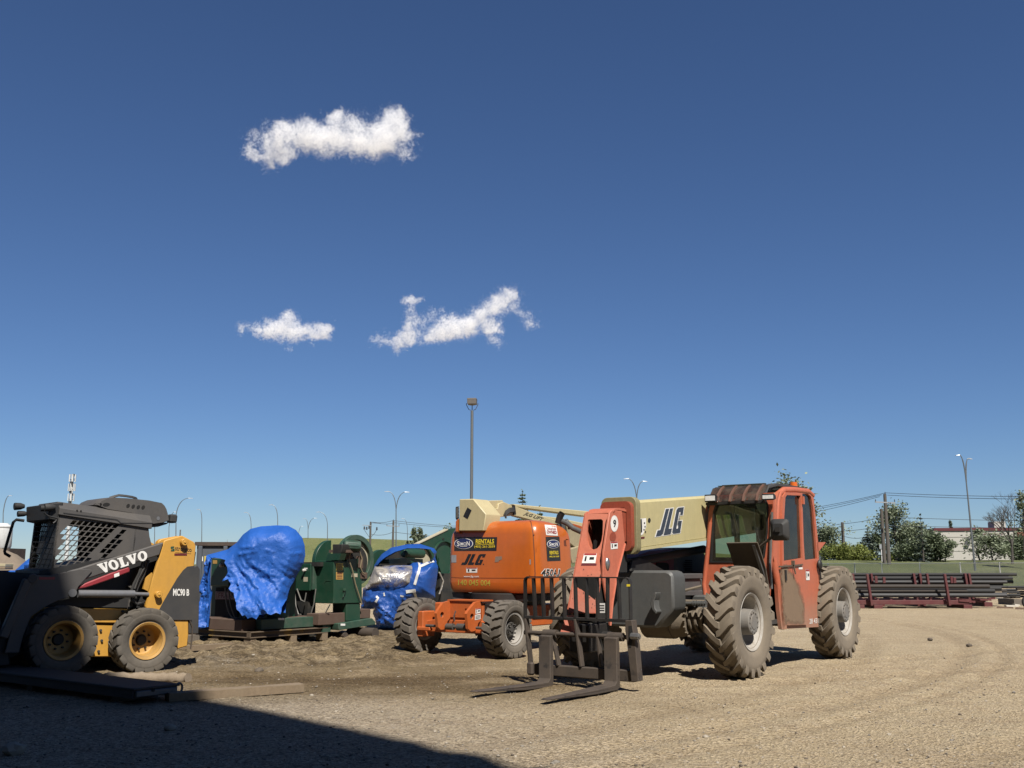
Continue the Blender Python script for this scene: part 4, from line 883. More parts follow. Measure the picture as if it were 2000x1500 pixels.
    MB().ext('u', rnd_rect(vb-va+.10, h+.10, .09, cx=cv, cy=cz), u0-.06, u0+.05, [rnd_rect(vb-va-.06, h-.06, .05, cx=cv, cy=cz)]).build('collar', 'collar_tan', bm_, bev=.006)
    MB().ext('u', rnd_rect(vb-va+.03, h+.0, .08, cx=cv, cy=cz-.01), u0+.05, u0+.13, [rnd_rect(vb-va-.10, h-.14, .04, cx=cv, cy=cz-.02)]).build('collar_lip', 'collar_red', bm_, bev=.006)
    MB().box((u0-.4, va+.06, bot(u0)+.1), (u0+.28, vb-.06, top(u0)-.1)).build('inner_boom', 'collar_red', bm_, bev=.01)
    lg = logo_shapes(); qd = [(1279, 1048), (1334, 1039.5), (1334.5, 990.5), (1288.5, 995.5)]
    full = lambda s: [[(x/1.02, y) for x, y in p] for p in s]
    decal('logo_border', poly_shape([[(x, y) for x, y in grow(p, .03)] for p in full(lg)]), qd, bf, 'white_decal', bm_, .003)
    decal('logo', poly_shape(full(lg)), qd, bf, 'blue_grey_decal', bm_, .006)
    decal('sticker', poly_shape([[(0, .25), (.12, 0), (.6, .1), (1, .5), (.95, 1), (.05, 1)]]), [(1247, 1048), (1261, 1046), (1262, 1012), (1248, 1013)], bf, 'white_decal', bm_)
    decal('sticker_mark', poly_shape([[(0, .1), (.5, 0), (1, .1), (.9, 1), (.2, .95)]]), [(1248, 1042), (1253.5, 1041), (1253, 1013), (1248, 1014)], bf, 'black_decal', bm_, .007)
    for x, y in ((1257, 1020), (1258, 1027), (1256, 1033), (1259, 1037)): decal('sticker_mark', rect_shape(), Q(x, y, x+2, y+3), bf, 'black_decal', bm_, .007)
    decal('stripe', rect_shape(), [(1244, 1053.5), (1258.5, 1051.5), (1258.5, 1048), (1244, 1049.5)], bf, 'maroon_decal', bm_)
    decal('hole', poly_shape([[(.5+.5*math.cos(a*.5236), .5+.5*math.sin(a*.5236)) for a in range(12)]]), Q(1265, 1011.5, 1270.5, 1021), bf, 'dark_void', bm_)
    # goose-neck head
    v0, v1 = -.37, -.03
    P = lambda x, y, v: fr.on(x, y, 'v', v)
    q = [P(1109, 1198, v0), P(1163, 1198, v1), P(1189, 1003, v1), P(1143, 1003, v0)]
    hole = [(.155, .923), (.19, .938), (.72, .942), (.80, .925), (.83, .86), (.86, .79), (.855, .72), (.81, .67), (.72, .64), (.56, .626), (.44, .64), (.34, .675), (.26, .73), (.20, .79), (.17, .86)]
    n_ = (q[1]-q[0]).cross(q[3]-q[0]).normalized(); n_ = n_ if n_.x > 0 else -n_
    def hsurf(px, py):
        o, d = fr.rl(px, py); k = n_.dot(q[0]-o)/n_.dot(d); return o+d*k, n_
    q[2] = hsurf(1189, 1003)[0]
    hd = MB(); plate(hd, q, SQ, [hole], (-.03, 0, 0)); hd = hd.build('boom_head', 'tele_head', t, bev=.0)
    tp = MB(); tp.strip([(q[2].x-.0, q[2].z), (q[2].x-.04, q[2].z+.045), (q[2].x-.12, q[2].z+.06), (q[2].x-.42, q[2].z+.04)], 'v', v0, v1+.03, .025); tp.build('top_plate', 'tele_head', hd)
    sp = fr.v(v1+.03, (1191, 1001), (1196, 996), (1215, 998), (1221, 1062), (1206, 1120), (1197, 1175), (1192.5, 1222), (1186, 1175), (1178, 1125), (1179, 1080))
    MB().ext('v', sp, v1-.0, v1+.03).build('side_plate', 'tele_head', hd, bev=.006)
    e = MB().tube([P(1221, 1062, v1+.035), P(1206, 1120, v1+.035), P(1197, 1175, v1+.035), P(1192.5, 1222, v1+.035)], .012, 6); e.build('rib', 'tele_head', hd)
    sp2 = fr.v(v0, (1145, 1003), (1150, 999), (1175, 1000), (1176, 1062), (1160, 1120), (1148, 1200), (1120, 1200), (1112, 1190)); MB().ext('v', sp2, v0-.03, v0).build('side_plate', 'tele_head', hd)
    MB().box((q[0].x-.42, v0+.03, .72), (q[0].x-.12, v1-.03, 1.25)).box((.93, v0+.03, 1.3), (1.27, v1-.03, 1.96)).build('head_dark_fill', 'dark_void', hd)  # black boxes stand in for the shade inside the hollow head
    lowp = MB(); plate(lowp, [P(1093, 1240, v0), P(1120, 1240, -.2), P(1120, 1202, -.2), P(1104, 1202, v0)], SQ, (), (-.03, 0, 0)); lowp.build('lower_lug', 'tele_head_worn', hd)
    decal('worn_paint', poly_shape([[(0, 0), (1, 0), (1, .7), (.85, .9), (.6, .8), (.4, 1), (.2, .85), (0, .95)]]), [(1110, 1197), (1162, 1197), (1168, 1148), (1120, 1148)], hsurf, 'tele_head_worn', hd, .003)
    sticker(hsurf, [(1136.5, 1100), (1163, 1100), (1166, 1081), (1141, 1081)], hd); decal('stripe', rect_shape(), [(1135, 1104.5), (1165, 1104.5), (1165.5, 1101), (1136, 1101)], hsurf, 'maroon_decal', hd)
    sf = plane_surf(fr, 'v', v1+.03)
    decal('number_disc', poly_shape([[(.5+.5*math.cos(a*.2618), .5+.5*math.sin(a*.2618)) for a in range(24)]]), Q(1192, 1006.5, 1207, 1038.5), sf, 'white_decal', hd)
    decal('number', text_shape('9', .02), Q(1196.8, 1015, 1202.4, 1029.5), sf, 'black_decal', hd, .008)
    sticker(sf, [(1192.5, 1073), (1206, 1071.5), (1206, 1057.5), (1192, 1058.5)], hd)
    decal('oil_stain', poly_shape([[(.5+.5*math.cos(a*.5236), .5+.5*math.sin(a*.5236)) for a in range(12)]]), Q(1190.5, 1039, 1203, 1058), sf, 'collar_red', hd, .003)
    r = random.Random(5); ch_ = []; cs = []
    for k in range(46):                       # paint chipped along the corner weld
        f = r.random(); x = 1189-26*f+r.gauss(0, 1.2); y = 1008+185*f; w, h_ = r.uniform(.6, 2.4), r.uniform(1, 4.5); ch_.append([(x+r.uniform(-.3, 1)*w*math.cos(a), y+r.uniform(.4, 1)*h_*math.sin(a)) for a in [j*1.2566 for j in range(5)]])
    for k in range(26):
        x = r.uniform(1118, 1176); y = r.uniform(1078, 1196); w, h_ = r.uniform(.5, 2.2), r.uniform(.5, 3)
        if not (1133 < x < 1168 and y < 1106): ch_.append([(x+r.uniform(.4, 1)*w*math.cos(a), y+r.uniform(.4, 1)*h_*math.sin(a)) for a in [j*1.2566 for j in range(5)]])
    mb = MB()
    for pl_ in ch_:
        c = [hsurf(*q_) for q_ in pl_]; mb.add([p_+n2*.005 for p_, n2 in c], [tuple(range(len(c)))])
    mb.build('paint_wear', 'chip_dark', hd, fix=False)
    p = P(1186, 1101, v1+.03); MB().sphere(p, .06, 14, (.75, .5, 1.25)).build('pivot_cap', 'steel', hd)
    MB().cyl((q[0].x-.3, -.42, .55), (q[0].x-.3, .05, .55), .06, n=16).box((q[0].x-.45, v0+.03, .38), (q[0].x+.02, v1-.03, .70)).build('carriage_mount', 'black_steel', hd, bev=.01)
    tc_ = P(1170, 1140, -.14); MB().cyl(tc_, tc_+Vector((.25, 0, -.65)), .05, n=14).build('tilt_cylinder', 'black_steel', hd)
    sticker(plane_surf(fr, 'u', 1.72), [(1171, 1197), (1182, 1197), (1182, 1178), (1170, 1178)], hd, 'lines')
    # fork carriage
    U = 2.0; ca = MB(); X = lambda x, y, u=U: fr.on(x, y, 'u', u)
    zt = X(1130, 1127.5).z
    yl, yr = X(1026, 1200).y, X(1232, 1200).y; r_ = .045; w_ = .05
    path = [(yl, X(1030, 1210).z), (yl, zt-r_), (yl+.012, zt-.015), (yl+r_, zt), (yr-r_, zt), (yr-.012, zt-.015), (yr, zt-r_), (yr, X(1230, 1210).z)]
    cg = empty('fork_carriage', t)
    MB().strip(path, 'u', U-.03, U+.03, .014).build('guard_frame', 'black_steel', cg)
    zm = X(1130, 1209).z; MB().box((U-.025, yl, zm-.018), (U+.025, yr, zm+.018)).build('guard_rail', 'black_steel', cg, bev=.004)
    for xt, xb in ((1042, 1046), (1059.5, 1062.5), (1077, 1079.5), (1101, 1103.5), (1123.5, 1125.5), (1145, 1147), (1166, 1168), (1187, 1186.5), (1208, 1211)):
        MB().bar(X(xt, 1129), X(xb, 1208), .022, .055, (1, 0, 0)).build('guard_bar', 'black_steel', cg)
    zs = X(1128, 1240).z; MB().cyl((U, yl-.01, zs), (U, yr+.03, zs), .026, n=14).build('shaft', 'rusty_steel', cg)
    for xa, ya, xb, yb, w in ((1028, 1208, 1039, 1318, .055), (1079, 1241, 1092, 1300, .05), (1125, 1209, 1137, 1302, .055), (1168, 1243, 1175, 1302, .045)):
        MB().bar(X(xa, ya), X(xb, yb), .028, w*1.4, (1, 0, 0)).build('upright', 'rusty_steel', cg, bev=.004)
    z0, z1 = X(1130, 1324).z, X(1130, 1302).z; MB().box((U-.06, X(1045, 1310).y, z0), (U+.02, X(1240, 1310).y, z1)).build('lower_beam', 'rusty_steel', cg, bev=.01)
    MB().box((U-.0, X(1034, 1310).y, z0-.005), (U+.07, X(1046, 1310).y, X(1034, 1292).z)).build('stop_block', 'rusty_steel', cg, bev=.02)
    sl = fr.u(U, (1226, 1211), (1239, 1211), (1241, 1226), (1246, 1260), (1252, 1330), (1238, 1331), (1231, 1270), (1226, 1230)); MB().ext('u', sl, U-.05, U+.06).build('side_plate', 'rusty_steel', cg, bev=.006)
    dk = fr.u(U, (1233, 1222), (1239, 1222), (1242, 1240), (1238, 1264), (1233, 1264)); MB().ext('u', dk, U+.06, U+.063).build('slot', 'dark_void', cg)
    c_ = X(1241, 1243, U+.07); MB().cyl(c_-Vector((0, .05, 0)), c_+Vector((0, .045, 0)), .038, n=8).cyl(c_, c_+Vector((.0, .06, 0)), .022, n=10).build('shaft_bolt', 'steel', cg)
    decal('tape_mark', rect_shape(), Q(1224.2, 1141, 1231, 1145.5), plane_surf(fr, 'u', U+.03), 'yellow_decal', cg)
    # forks
    for xs0, xs1, yt, yb, tip, hx in ((1055, 1077, 1242, 1331, (922, 1351), 1065), (1182, 1206.5, 1246, 1337, (1062, 1366.5), 1196)):
        us = U+.10; a, b = fr.on(xs0, yt+20, 'u', us).y, fr.on(xs1, yt+20, 'u', us).y; v_ = (a+b)/2; wd = (b-a)*1.02
        zt_ = fr.on(hx, yt, 'u', us).z; zb_ = fr.on(hx, yb, 'u', us).z; T = fr.on(tip[0], tip[1], 'v', v_)
        s = MB().ext('v', [(us-.04, zb_-.03), (us+.03, zb_-.055), (us+.5, zb_-.05+(T.z-zb_)*.25), (T.x-.02, T.z-.008), (T.x, T.z), (T.x-.04, T.z+.006), (us+.45, zb_+.0+(T.z-zb_)*.25), (us+.07, zb_+.005), (us+.03, zb_+.04), (us+.03, zt_), (us-.03, zt_+.01), (us-.04, zt_-.1)], v_-wd/2, v_+wd/2)
        # taper the tine towards its tip
        s.v = [(x, v_+(y-v_)*(1-.45*max(0, (x-us-.5)/(T.x-us-.5))) if x > us+.5 else y, z) for x, y, z in s.v]
        f = s.build('fork', 'rusty_steel', t, bev=.008)
        MB().cyl((U, v_-wd*.58, zs), (U, v_+wd*.58, zs), .048, n=16).build('sleeve', 'rusty_steel', f)
    # engine hood on the far side
    eh = fr.v(-.45, (1236, 1116), (1240, 1098), (1252, 1084), (1272, 1076), (1312, 1072), (1318, 1072), (1318, 1120), (1240, 1120)); MB().ext('v', eh, -1.15, -.45).build('engine_hood', 'hood_maroon', t, bev=.03)
    e2 = fr.v(-.45, (1318, 1071), (1358, 1069), (1372, 1072), (1378, 1082), (1378, 1122), (1318, 1121)); ho = MB().ext('v', e2, -1.15, -.44).build('rear_hood', 'hood_grey', t, bev=.04)
    lv = MB()
    for k in range(6): lv.ext('v', fr.v(-.43, (1336+abs(k-2.5)*1.5, 1094+k*3.8), (1352, 1093.5+k*3.8), (1352, 1095.5+k*3.8), (1336+abs(k-2.5)*1.5, 1096+k*3.8)), -.44, -.43)
    lv.build('louvre', 'dark_void', ho)
    MB().ext('v', fr.v(-.44, (1283, 1099), (1302, 1099), (1306, 1103), (1306, 1116), (1280, 1116)), -.45, -.435).build('hood_opening', 'dark_void', ho)
    # chassis side panel with its sticker
    sp = MB().ext('v', fr.v(.0, (1318, 1121), (1369, 1120), (1369, 1130), (1318, 1131)), -.45, .03).ext('v', fr.v(.0, (1320, 1131), (1368, 1130), (1368, 1153), (1322, 1154)), -.45, .0).ext('v', fr.v(.0, (1320, 1154), (1369, 1153), (1369, 1163), (1321, 1164)), -.45, .03).build('side_panel', 'hood_grey', t, bev=.008)
    sticker(plane_surf(fr, 'v', .0), [(1323.5, 1152), (1335.5, 1152), (1335.5, 1135), (1323, 1135)], sp)
    # ---- cab
    cab = empty('cab', t); vo, vi = 1.0, .10; uf = -1.12
    S = lambda *p: fr.v(vo, *p)
    side = S((1514, 1008), (1516, 975), (1521, 961), (1532, 954.5), (1552, 955), (1576, 957.5), (1584, 962), (1589, 972), (1592, 1000), (1598, 1060), (1605, 1224), (1527, 1229), (1522, 1190), (1517, 1120), (1510, 1085))
    doorwin = S((1529, 990), (1530, 972), (1533, 966.5), (1560, 967.5), (1564, 1092), (1527, 1098), (1526, 1040)); rearwin = S((1564, 964), (1578, 964), (1584, 970), (1588, 990), (1596, 1091), (1572, 1094))
    MB().ext('v', side, vo-.05, vo, [doorwin, rearwin]).build('side_wall', 'tele_orange_low', cab, bev=.0)
    tb = MB().tube([fr.on(1530, 1228, 'v', vo-.02), fr.on(1520, 1150, 'v', vo-.02), fr.on(1513, 1110, 'v', vo-.02), fr.on(1512, 1092, 'v', vo-.02)], .05, 12); tb.build('front_post', 'tele_orange_low', cab)
    tb = MB().tube([fr.on(1515, 1030, 'v', vo-.03), fr.on(1517, 980, 'v', vo-.03), fr.on(1521, 964, 'v', vo-.03), fr.on(1530, 957, 'v', vo-.03), fr.on(1550, 957, 'v', vo-.03), fr.on(1577, 960, 'v', vo-.03), fr.on(1586, 968, 'v', vo-.03)], .045, 12); tb.build('roof_rail', OR, cab)
    gl = MB().ext('v', S((1564, 964), (1578, 964), (1584, 970), (1588, 990), (1596, 1091), (1572, 1094)), vo-.035, vo-.028); gl.build('rear_side_window', 'side_glass', cab)
    # door
    dz = S((1524, 1000), (1526, 970), (1531, 961.5), (1563, 963), (1567, 1098), (1573, 1220), (1533, 1221), (1524, 1110)); dh = S((1529, 990), (1530, 972), (1533, 967), (1560, 968), (1563.5, 1090), (1527, 1096), (1526, 1040))
    dr = MB().ext('v', dz, vo+.002, vo+.03, [dh]).build('door', 'tele_orange_low', cab, bev=.0)
    MB().ext('v', dh, vo-.01, vo-.004).build('door_window', 'side_glass', cab)
    mat('door_dust', (.235, .16, .10), .9, amt=.6, dirt=(.30, .20, .125), dscale=4, bump=.15)
    m_ = MATS['door_dust']; nt = m_.node_tree; b_ = nt.nodes['Principled BSDF']; tr_ = nt.nodes.new('ShaderNodeBsdfTransparent'); ms_ = nt.nodes.new('ShaderNodeMixShader'); at_ = nt.nodes.new('ShaderNodeAttribute'); at_.attribute_name = 'cover'; tc_ = nt.nodes.new('ShaderNodeTexCoord')
    ad_ = nt.nodes.new('ShaderNodeMath'); ad_.operation = 'MULTIPLY_ADD'; nt.links.new(fnoise(nt, tc_.outputs['Object'], 7, 6, .7), ad_.inputs[0]); ad_.inputs[1].default_value = .42; nt.links.new(at_.outputs['Fac'], ad_.inputs[2])
    nt.links.new(ramp(nt, ad_.outputs[0], .12, .30), ms_.inputs[0]); nt.links.new(tr_.outputs[0], ms_.inputs[1]); nt.links.new(b_.outputs[0], ms_.inputs[2]); nt.links.new(ms_.outputs[0], nt.nodes['Material Output'].inputs[0])
    sh_ = rect_shape(16, 24); md = decal('mud_film', sh_, [(1531, 1220), (1573, 1219), (1569, 1100), (1521, 1102)], plane_surf(fr, 'v', vo+.03), 'door_dust', dr, .003)
    pg_ = [(.04, .02), (.93, .02), (.97, .25), (.88, .45), (.70, .66), (.55, .80), (.4, .90), (.25, .98), (.05, .94), (.02, .4)]
    def edge(p):
        best = 9
        for (ax_, ay), (bx_, by) in zip(pg_, pg_[1:]+pg_[:1]):
            L2 = (bx_-ax_)**2+(by-ay)**2; t_ = max(0, min(1, ((p[0]-ax_)*(bx_-ax_)+(p[1]-ay)*(by-ay))/L2)); best = min(best, math.hypot(p[0]-ax_-t_*(bx_-ax_), (p[1]-ay-t_*(by-ay))*1.6))
        return best if inside(p, pg_) else -best
    at_ = md.data.attributes.new('cover', 'FLOAT', 'POINT'); at_.data.foreach_set('value', [max(-.2, min(.2, edge(p))) for p in sh_[0]])
    hn = MB()
    hn.box((fr.on(1563, 980, 'v', vo).x-.02, vo+.03, fr.on(1563, 985, 'v', vo).z), (fr.on(1563, 980, 'v', vo).x+.03, vo+.06, fr.on(1563, 970, 'v', vo).z)); hn.build('hinge', OR, dr)
    MB().bar(fr.on(1522, 1107, 'v', vo+.04), fr.on(1567, 1103, 'v', vo+.04), .02, .02).build('door_seam', 'guard_brown', dr)
    MB().box((fr.on(1529, 1125, 'v', vo).x-.03, vo+.03, fr.on(1529, 1134, 'v', vo).z), (fr.on(1529, 1125, 'v', vo).x+.02, vo+.05, fr.on(1529, 1113, 'v', vo).z)).build('handle', 'black_steel', dr)
    p = fr.on(1549, 1099, 'v', vo+.05); MB().box((p.x-.02, p.y-.02, p.z-.03), (p.x+.02, p.y+.02, p.z+.03)).cyl(p, p+Vector((-.02, .02, -.16)), .012, n=6).build('latch', 'guard_brown', dr)
    p = fr.on(1596, 1103, 'v', vo+.0); MB().sphere((p.x, p.y+.04, p.z), .075, 12, (.8, .5, 1)).cyl((p.x-.02, p.y+.03, p.z), (p.x-.03, p.y+.03, p.z-.22), .015, n=6).build('fuel_cap', 'black_steel', cab)
    sticker(plane_surf(fr, 'v', vo), [(1574, 1133), (1581, 1133), (1580, 1112), (1573, 1112)], cab); decal('sticker', rect_shape(), Q(1559.5, 1107.5, 1567, 1112), plane_surf(fr, 'v', vo+.03), 'white_decal', dr)
    decal('lettering', text_shape('28 431', .01), [(1580.5, 1218.5), (1597.5, 1217), (1597.5, 1207), (1580.5, 1208.5)], plane_surf(fr, 'v', vo), 'white_decal', cab)
    # front face
    X = lambda *p: fr.u(uf, *p)
    outer = X((1390, 968), (1510, 962), (1512, 1040), (1506, 1100), (1500, 1200), (1400, 1200), (1376, 1165), (1376, 1105), (1384, 1000)); inner = X((1399, 983), (1408, 981), (1497, 977), (1501, 985), (1500, 1040), (1494, 1088), (1470, 1099), (1386, 1099), (1389, 1060), (1393, 1000))
    MB().ext('u', outer, uf-.05, uf, [inner]).build('front_wall', OR, cab, bev=.0)
    inner2 = X((1402, 986), (1408, 984), (1495, 980), (1498, 986), (1497, 1040), (1490, 1086), (1470, 1096), (1390, 1096), (1392, 1060), (1396, 1000))
    MB().ext('u', inner, uf-.02, uf+.012, [inner2]).build('windshield_seal', 'black_steel', cab)
    MB().ext('u', inner, uf-.03, uf-.022).build('windshield', 'cab_glass', cab)
    lp = MB().tube([fr.on(1388, 1020, 'u', uf+.0), fr.on(1384, 1060, 'u', uf+.0), fr.on(1378, 1110, 'u', uf+.0), fr.on(1375, 1140, 'u', uf), fr.on(1378, 1165, 'u', uf), fr.on(1386, 1195, 'u', uf)], .03, 10); lp.build('front_post', OR, cab)
    # roof with its ribbed visor
    zr = fr.on(1450, 963, 'u', uf).z; r0 = fr.v(vo, (1523, 960))[0][0]; r1 = fr.v(vo, (1580, 960))[0][0]
    prof = [(uf-.05, zr-.03), (uf-.18, zr+.10), (uf-.5, zr+.155), (r1+.1, zr+.16), (r1, zr+.06), (r1, zr+.02), (r1+.12, zr+.12), (uf-.5, zr+.115), (uf-.15, zr+.06), (uf-.03, zr-.06)]
    rf = MB().ext('v', prof, vi, vi+.07).ext('v', prof, vo-.17, vo-.04).box((r1+.08, vi+.071, zr+.10), (-2.25, vo-.171, zr+.157)).box((-1.52, vi+.071, zr+.11), (-1.46, vo-.171, zr+.155)); rfo = rf.build('roof', 'roof_grey', cab, bev=.01)
    MB().box((-2.24, vi+.072, zr+.125), (-1.53, vo-.172, zr+.135)).box((-1.45, vi+.072, zr+.125), (uf-.2, vo-.172, zr+.135)).build('roof_window', 'cab_glass', rfo)
    MB().ext('v', [(-2.3, zr+.158), (-2.35, zr+.2), (-2.7, zr+.2), (-2.75, zr+.158)], .35, .8).build('roof_hatch', 'roof_grey', rfo, bev=.02)
    vis = MB().strip([(uf+.06, zr-.115), (uf+.02, zr-.04), (uf-.10, zr+.055), (uf-.19, zr+.105)], 'v', vi+.04, vo-.06, .02).build('visor', 'visor', cab)
    for k in range(4):
        v = vi+.16+k*.2; MB().strip([(uf+.085, zr-.12), (uf+.04, zr-.03), (uf-.085, zr+.065), (uf-.18, zr+.11)], 'v', v, v+.03, .03).build('visor_rib', 'visor_rib', vis)
    MB().box((uf+.0, vi, zr-.155), (uf+.07, vo-.03, zr-.115)).build('front_rail', 'black_steel', cab, bev=.005)
    for x0, x1, y0, y1 in ((1376, 1398, 965, 981), (1488, 1512, 963.5, 977.5)):
        a = fr.on(x0, y1, 'u', uf+.16); b = fr.on(x1, y0, 'u', uf+.16); l = MB().hexa([(uf+.05, a.y+.02, a.z+.02), (uf+.05, b.y-.02, a.z+.02), (uf+.16, b.y, a.z), (uf+.16, a.y, a.z), (uf+.05, a.y+.02, b.z-.02), (uf+.05, b.y-.02, b.z-.02), (uf+.16, b.y, b.z), (uf+.16, a.y, b.z)])
        l = l.build('work_light', 'black_steel', cab, bev=.006); MB().box((uf+.161, a.y+.015, a.z+.02), (uf+.168, b.y-.015, b.z-.02)).build('lens', 'lamp_lens', l)
    p = fr.on(1550, 955, 'v', vo-.15); MB().lathe([(0, .075), (.05, .07), (.052, .06), (.12, .055), (.125, 0)], p+Vector((0, 0, -.02)), (0, 0, 1), 18).build('beacon', 'amber', cab)
    # back wall with its window, seat, wheel, levers
    ub = -2.95; zb, zt2 = .62, zr+.05
    MB().ext('u', [(vi, zb), (vo-.05, zb), (vo-.05, zt2), (vi, zt2)], ub, ub+.04, [[(vi+.12, 1.55), (vo-.2, 1.55), (vo-.2, 2.2), (vi+.12, 2.2)]]).build('back_wall', 'cab_inner', cab)
    iw = [(uf-.05, .62), (ub+.04, .62), (ub+.04, zr), (uf-.05, zr-.03)]; MB().ext('v', iw, vi, vi+.04, [[(uf-.12, 1.50), (uf-.15, zr-.14), (-1.95, zr-.1), (-2.0, 1.50)], [(-2.1, 1.5), (-2.1, zr-.1), (-2.8, zr-.12), (-2.8, 1.5)]]).build('inner_wall', 'cab_inner', cab)
    MB().box((ub, vi, .60), (uf, vo-.05, .66)).build('cab_floor', 'cab_inner', cab); MB().box((uf-.45, vi+.08, 1.20), (uf-.06, vo-.12, 1.32)).sphere((uf-.18, vi+.2, 1.36), .12, 10, (1, 1.2, .6)).build('dash', 'floor_mat', cab, bev=.03)
    se = MB().ext('v', [(-1.95, 1.05), (-2.45, 1.0), (-2.45, 1.15), (-1.9, 1.2)], .35, .85).ext('v', [(-2.38, 1.12), (-2.5, 1.14), (-2.62, 2.0), (-2.52, 2.03)], .36, .84); se.build('seat', 'seat', cab, bev=.05)
    MB().tube([(uf-.35, .55, 1.1), (uf-.55, .55, 1.5)], .035, 8).tube([(uf-.58+.16*math.cos(a)*.4, .55+.19*math.sin(a), 1.53+.17*math.cos(a)) for a in [k*math.pi/8 for k in range(17)]], .016, 6).build('steering_wheel', 'black_steel', cab)
    MB().tube([(uf-.25, .75, 1.2), (uf-.28, .78, 1.75)], .025, 8).tube([(uf-.3, .85, 1.1), (uf-.45, .8, 1.72)], .03, 8).tube([(uf-.25, .3, 1.2), (uf-.28, .3, 1.42)], .015, 6).sphere((uf-.28, .3, 1.45), .045, 10).build('lever', 'black_steel', cab)
    MB().tube([fr.on(1508, 1000, 'u', uf+.02), fr.on(1506, 1050, 'u', uf+.02), fr.on(1504, 1100, 'u', uf+.03), fr.on(1507, 1150, 'u', uf+.03)], .018, 8).build('grab_rail', 'steel', cab)
    # mirror on its arm
    m0 = fr.on(1484, 1068, 'u', uf+.25); m1 = fr.on(1523, 1037, 'u', uf+.35); um = uf+.33
    mr = empty('mirror', t); MB().tube([m0, m1], .02, 8).build('mirror_arm', 'guard_brown', mr)
    a = fr.on(1506.5, 1056, 'u', um); b = fr.on(1540, 1013, 'u', um); cx, cz_ = (a.y+b.y)/2, (a.z+b.z)/2
    mh = MB(); r1 = rnd_rect(b.y-a.y, b.z-a.z, .05, cx=cx, cy=cz_); r2 = rnd_rect((b.y-a.y)*.55, (b.z-a.z)*.55, .03, cx=cx, cy=cz_); n = len(r1)
    mh.add([(um-.02, *p) for p in r1]+[(um+.01, *p) for p in r1]+[(um+.07, *p) for p in r2], [tuple(range(n)), tuple(range(3*n-1, 2*n-1, -1))]+[(k*n+i, k*n+(i+1) % n, (k+1)*n+(i+1) % n, (k+1)*n+i) for k in (0, 1) for i in range(n)]); mh.build('mirror_head', 'rubber', mr)
    MB().box((um+.06, cx-.03, cz_-.03), (um+.1, cx+.03, cz_+.03)).build('mirror_clamp', 'black_steel', mr)
    # mudguard over the front wheel
    mg = [(-.30, 1.72), (-.50, 1.62), (-.68, 1.45), (-.80, 1.22), (-.86, 1.0), (-.86, .82)]
    # far edge and near edge follow the photo
    gd = MB(); vs = []
    L = [fr.on(x, y, 'v', .60) for x, y in ((1427, 1060), (1438, 1085), (1450, 1115), (1462, 1150), (1470, 1180), (1473, 1205))]; Rr = [fr.on(x, y, 'v', 1.04) for x, y in ((1479, 1060), (1487, 1083), (1495, 1110), (1501, 1145), (1503, 1180), (1500, 1215))]
    um_ = [(-.42, 1.66), (-.58, 1.50), (-.72, 1.32), (-.82, 1.12), (-.87, .95), (-.88, .80)]
    for i in range(6): z = Rr[i].z; u_ = Rr[i].x; vs += [(u_, .60, z), (u_, 1.04, z), (u_-.02, .60, z+.01), (u_-.02, 1.04, z+.01)]
    fs = []
    for i in range(5):
        o = i*4; fs += [(o, o+1, o+5, o+4), (o+2, o+6, o+7, o+3), (o, o+4, o+6, o+2), (o+1, o+3, o+7, o+5)]
    fs += [(0, 2, 3, 1), (20, 21, 23, 22)]; gd.add(vs, fs); gd.build('mudguard', 'guard_brown', t)
    p0, p1 = Rr[0], Rr[3]; MB().bar(Vector((p0.x-.03, .98, p0.z-.02)), Vector((p1.x-.05, 1.0, p1.z)), .04, .05).build('mudguard_bracket', 'steel', t)
    rf_ = fr.v(1.0, (1596, 1059), (1613, 1059), (1600, 1076), (1597, 1078)); MB().ext('v', rf_, .5, 1.0).build('rear_mudguard', OR, t)
    return t
telehandler()
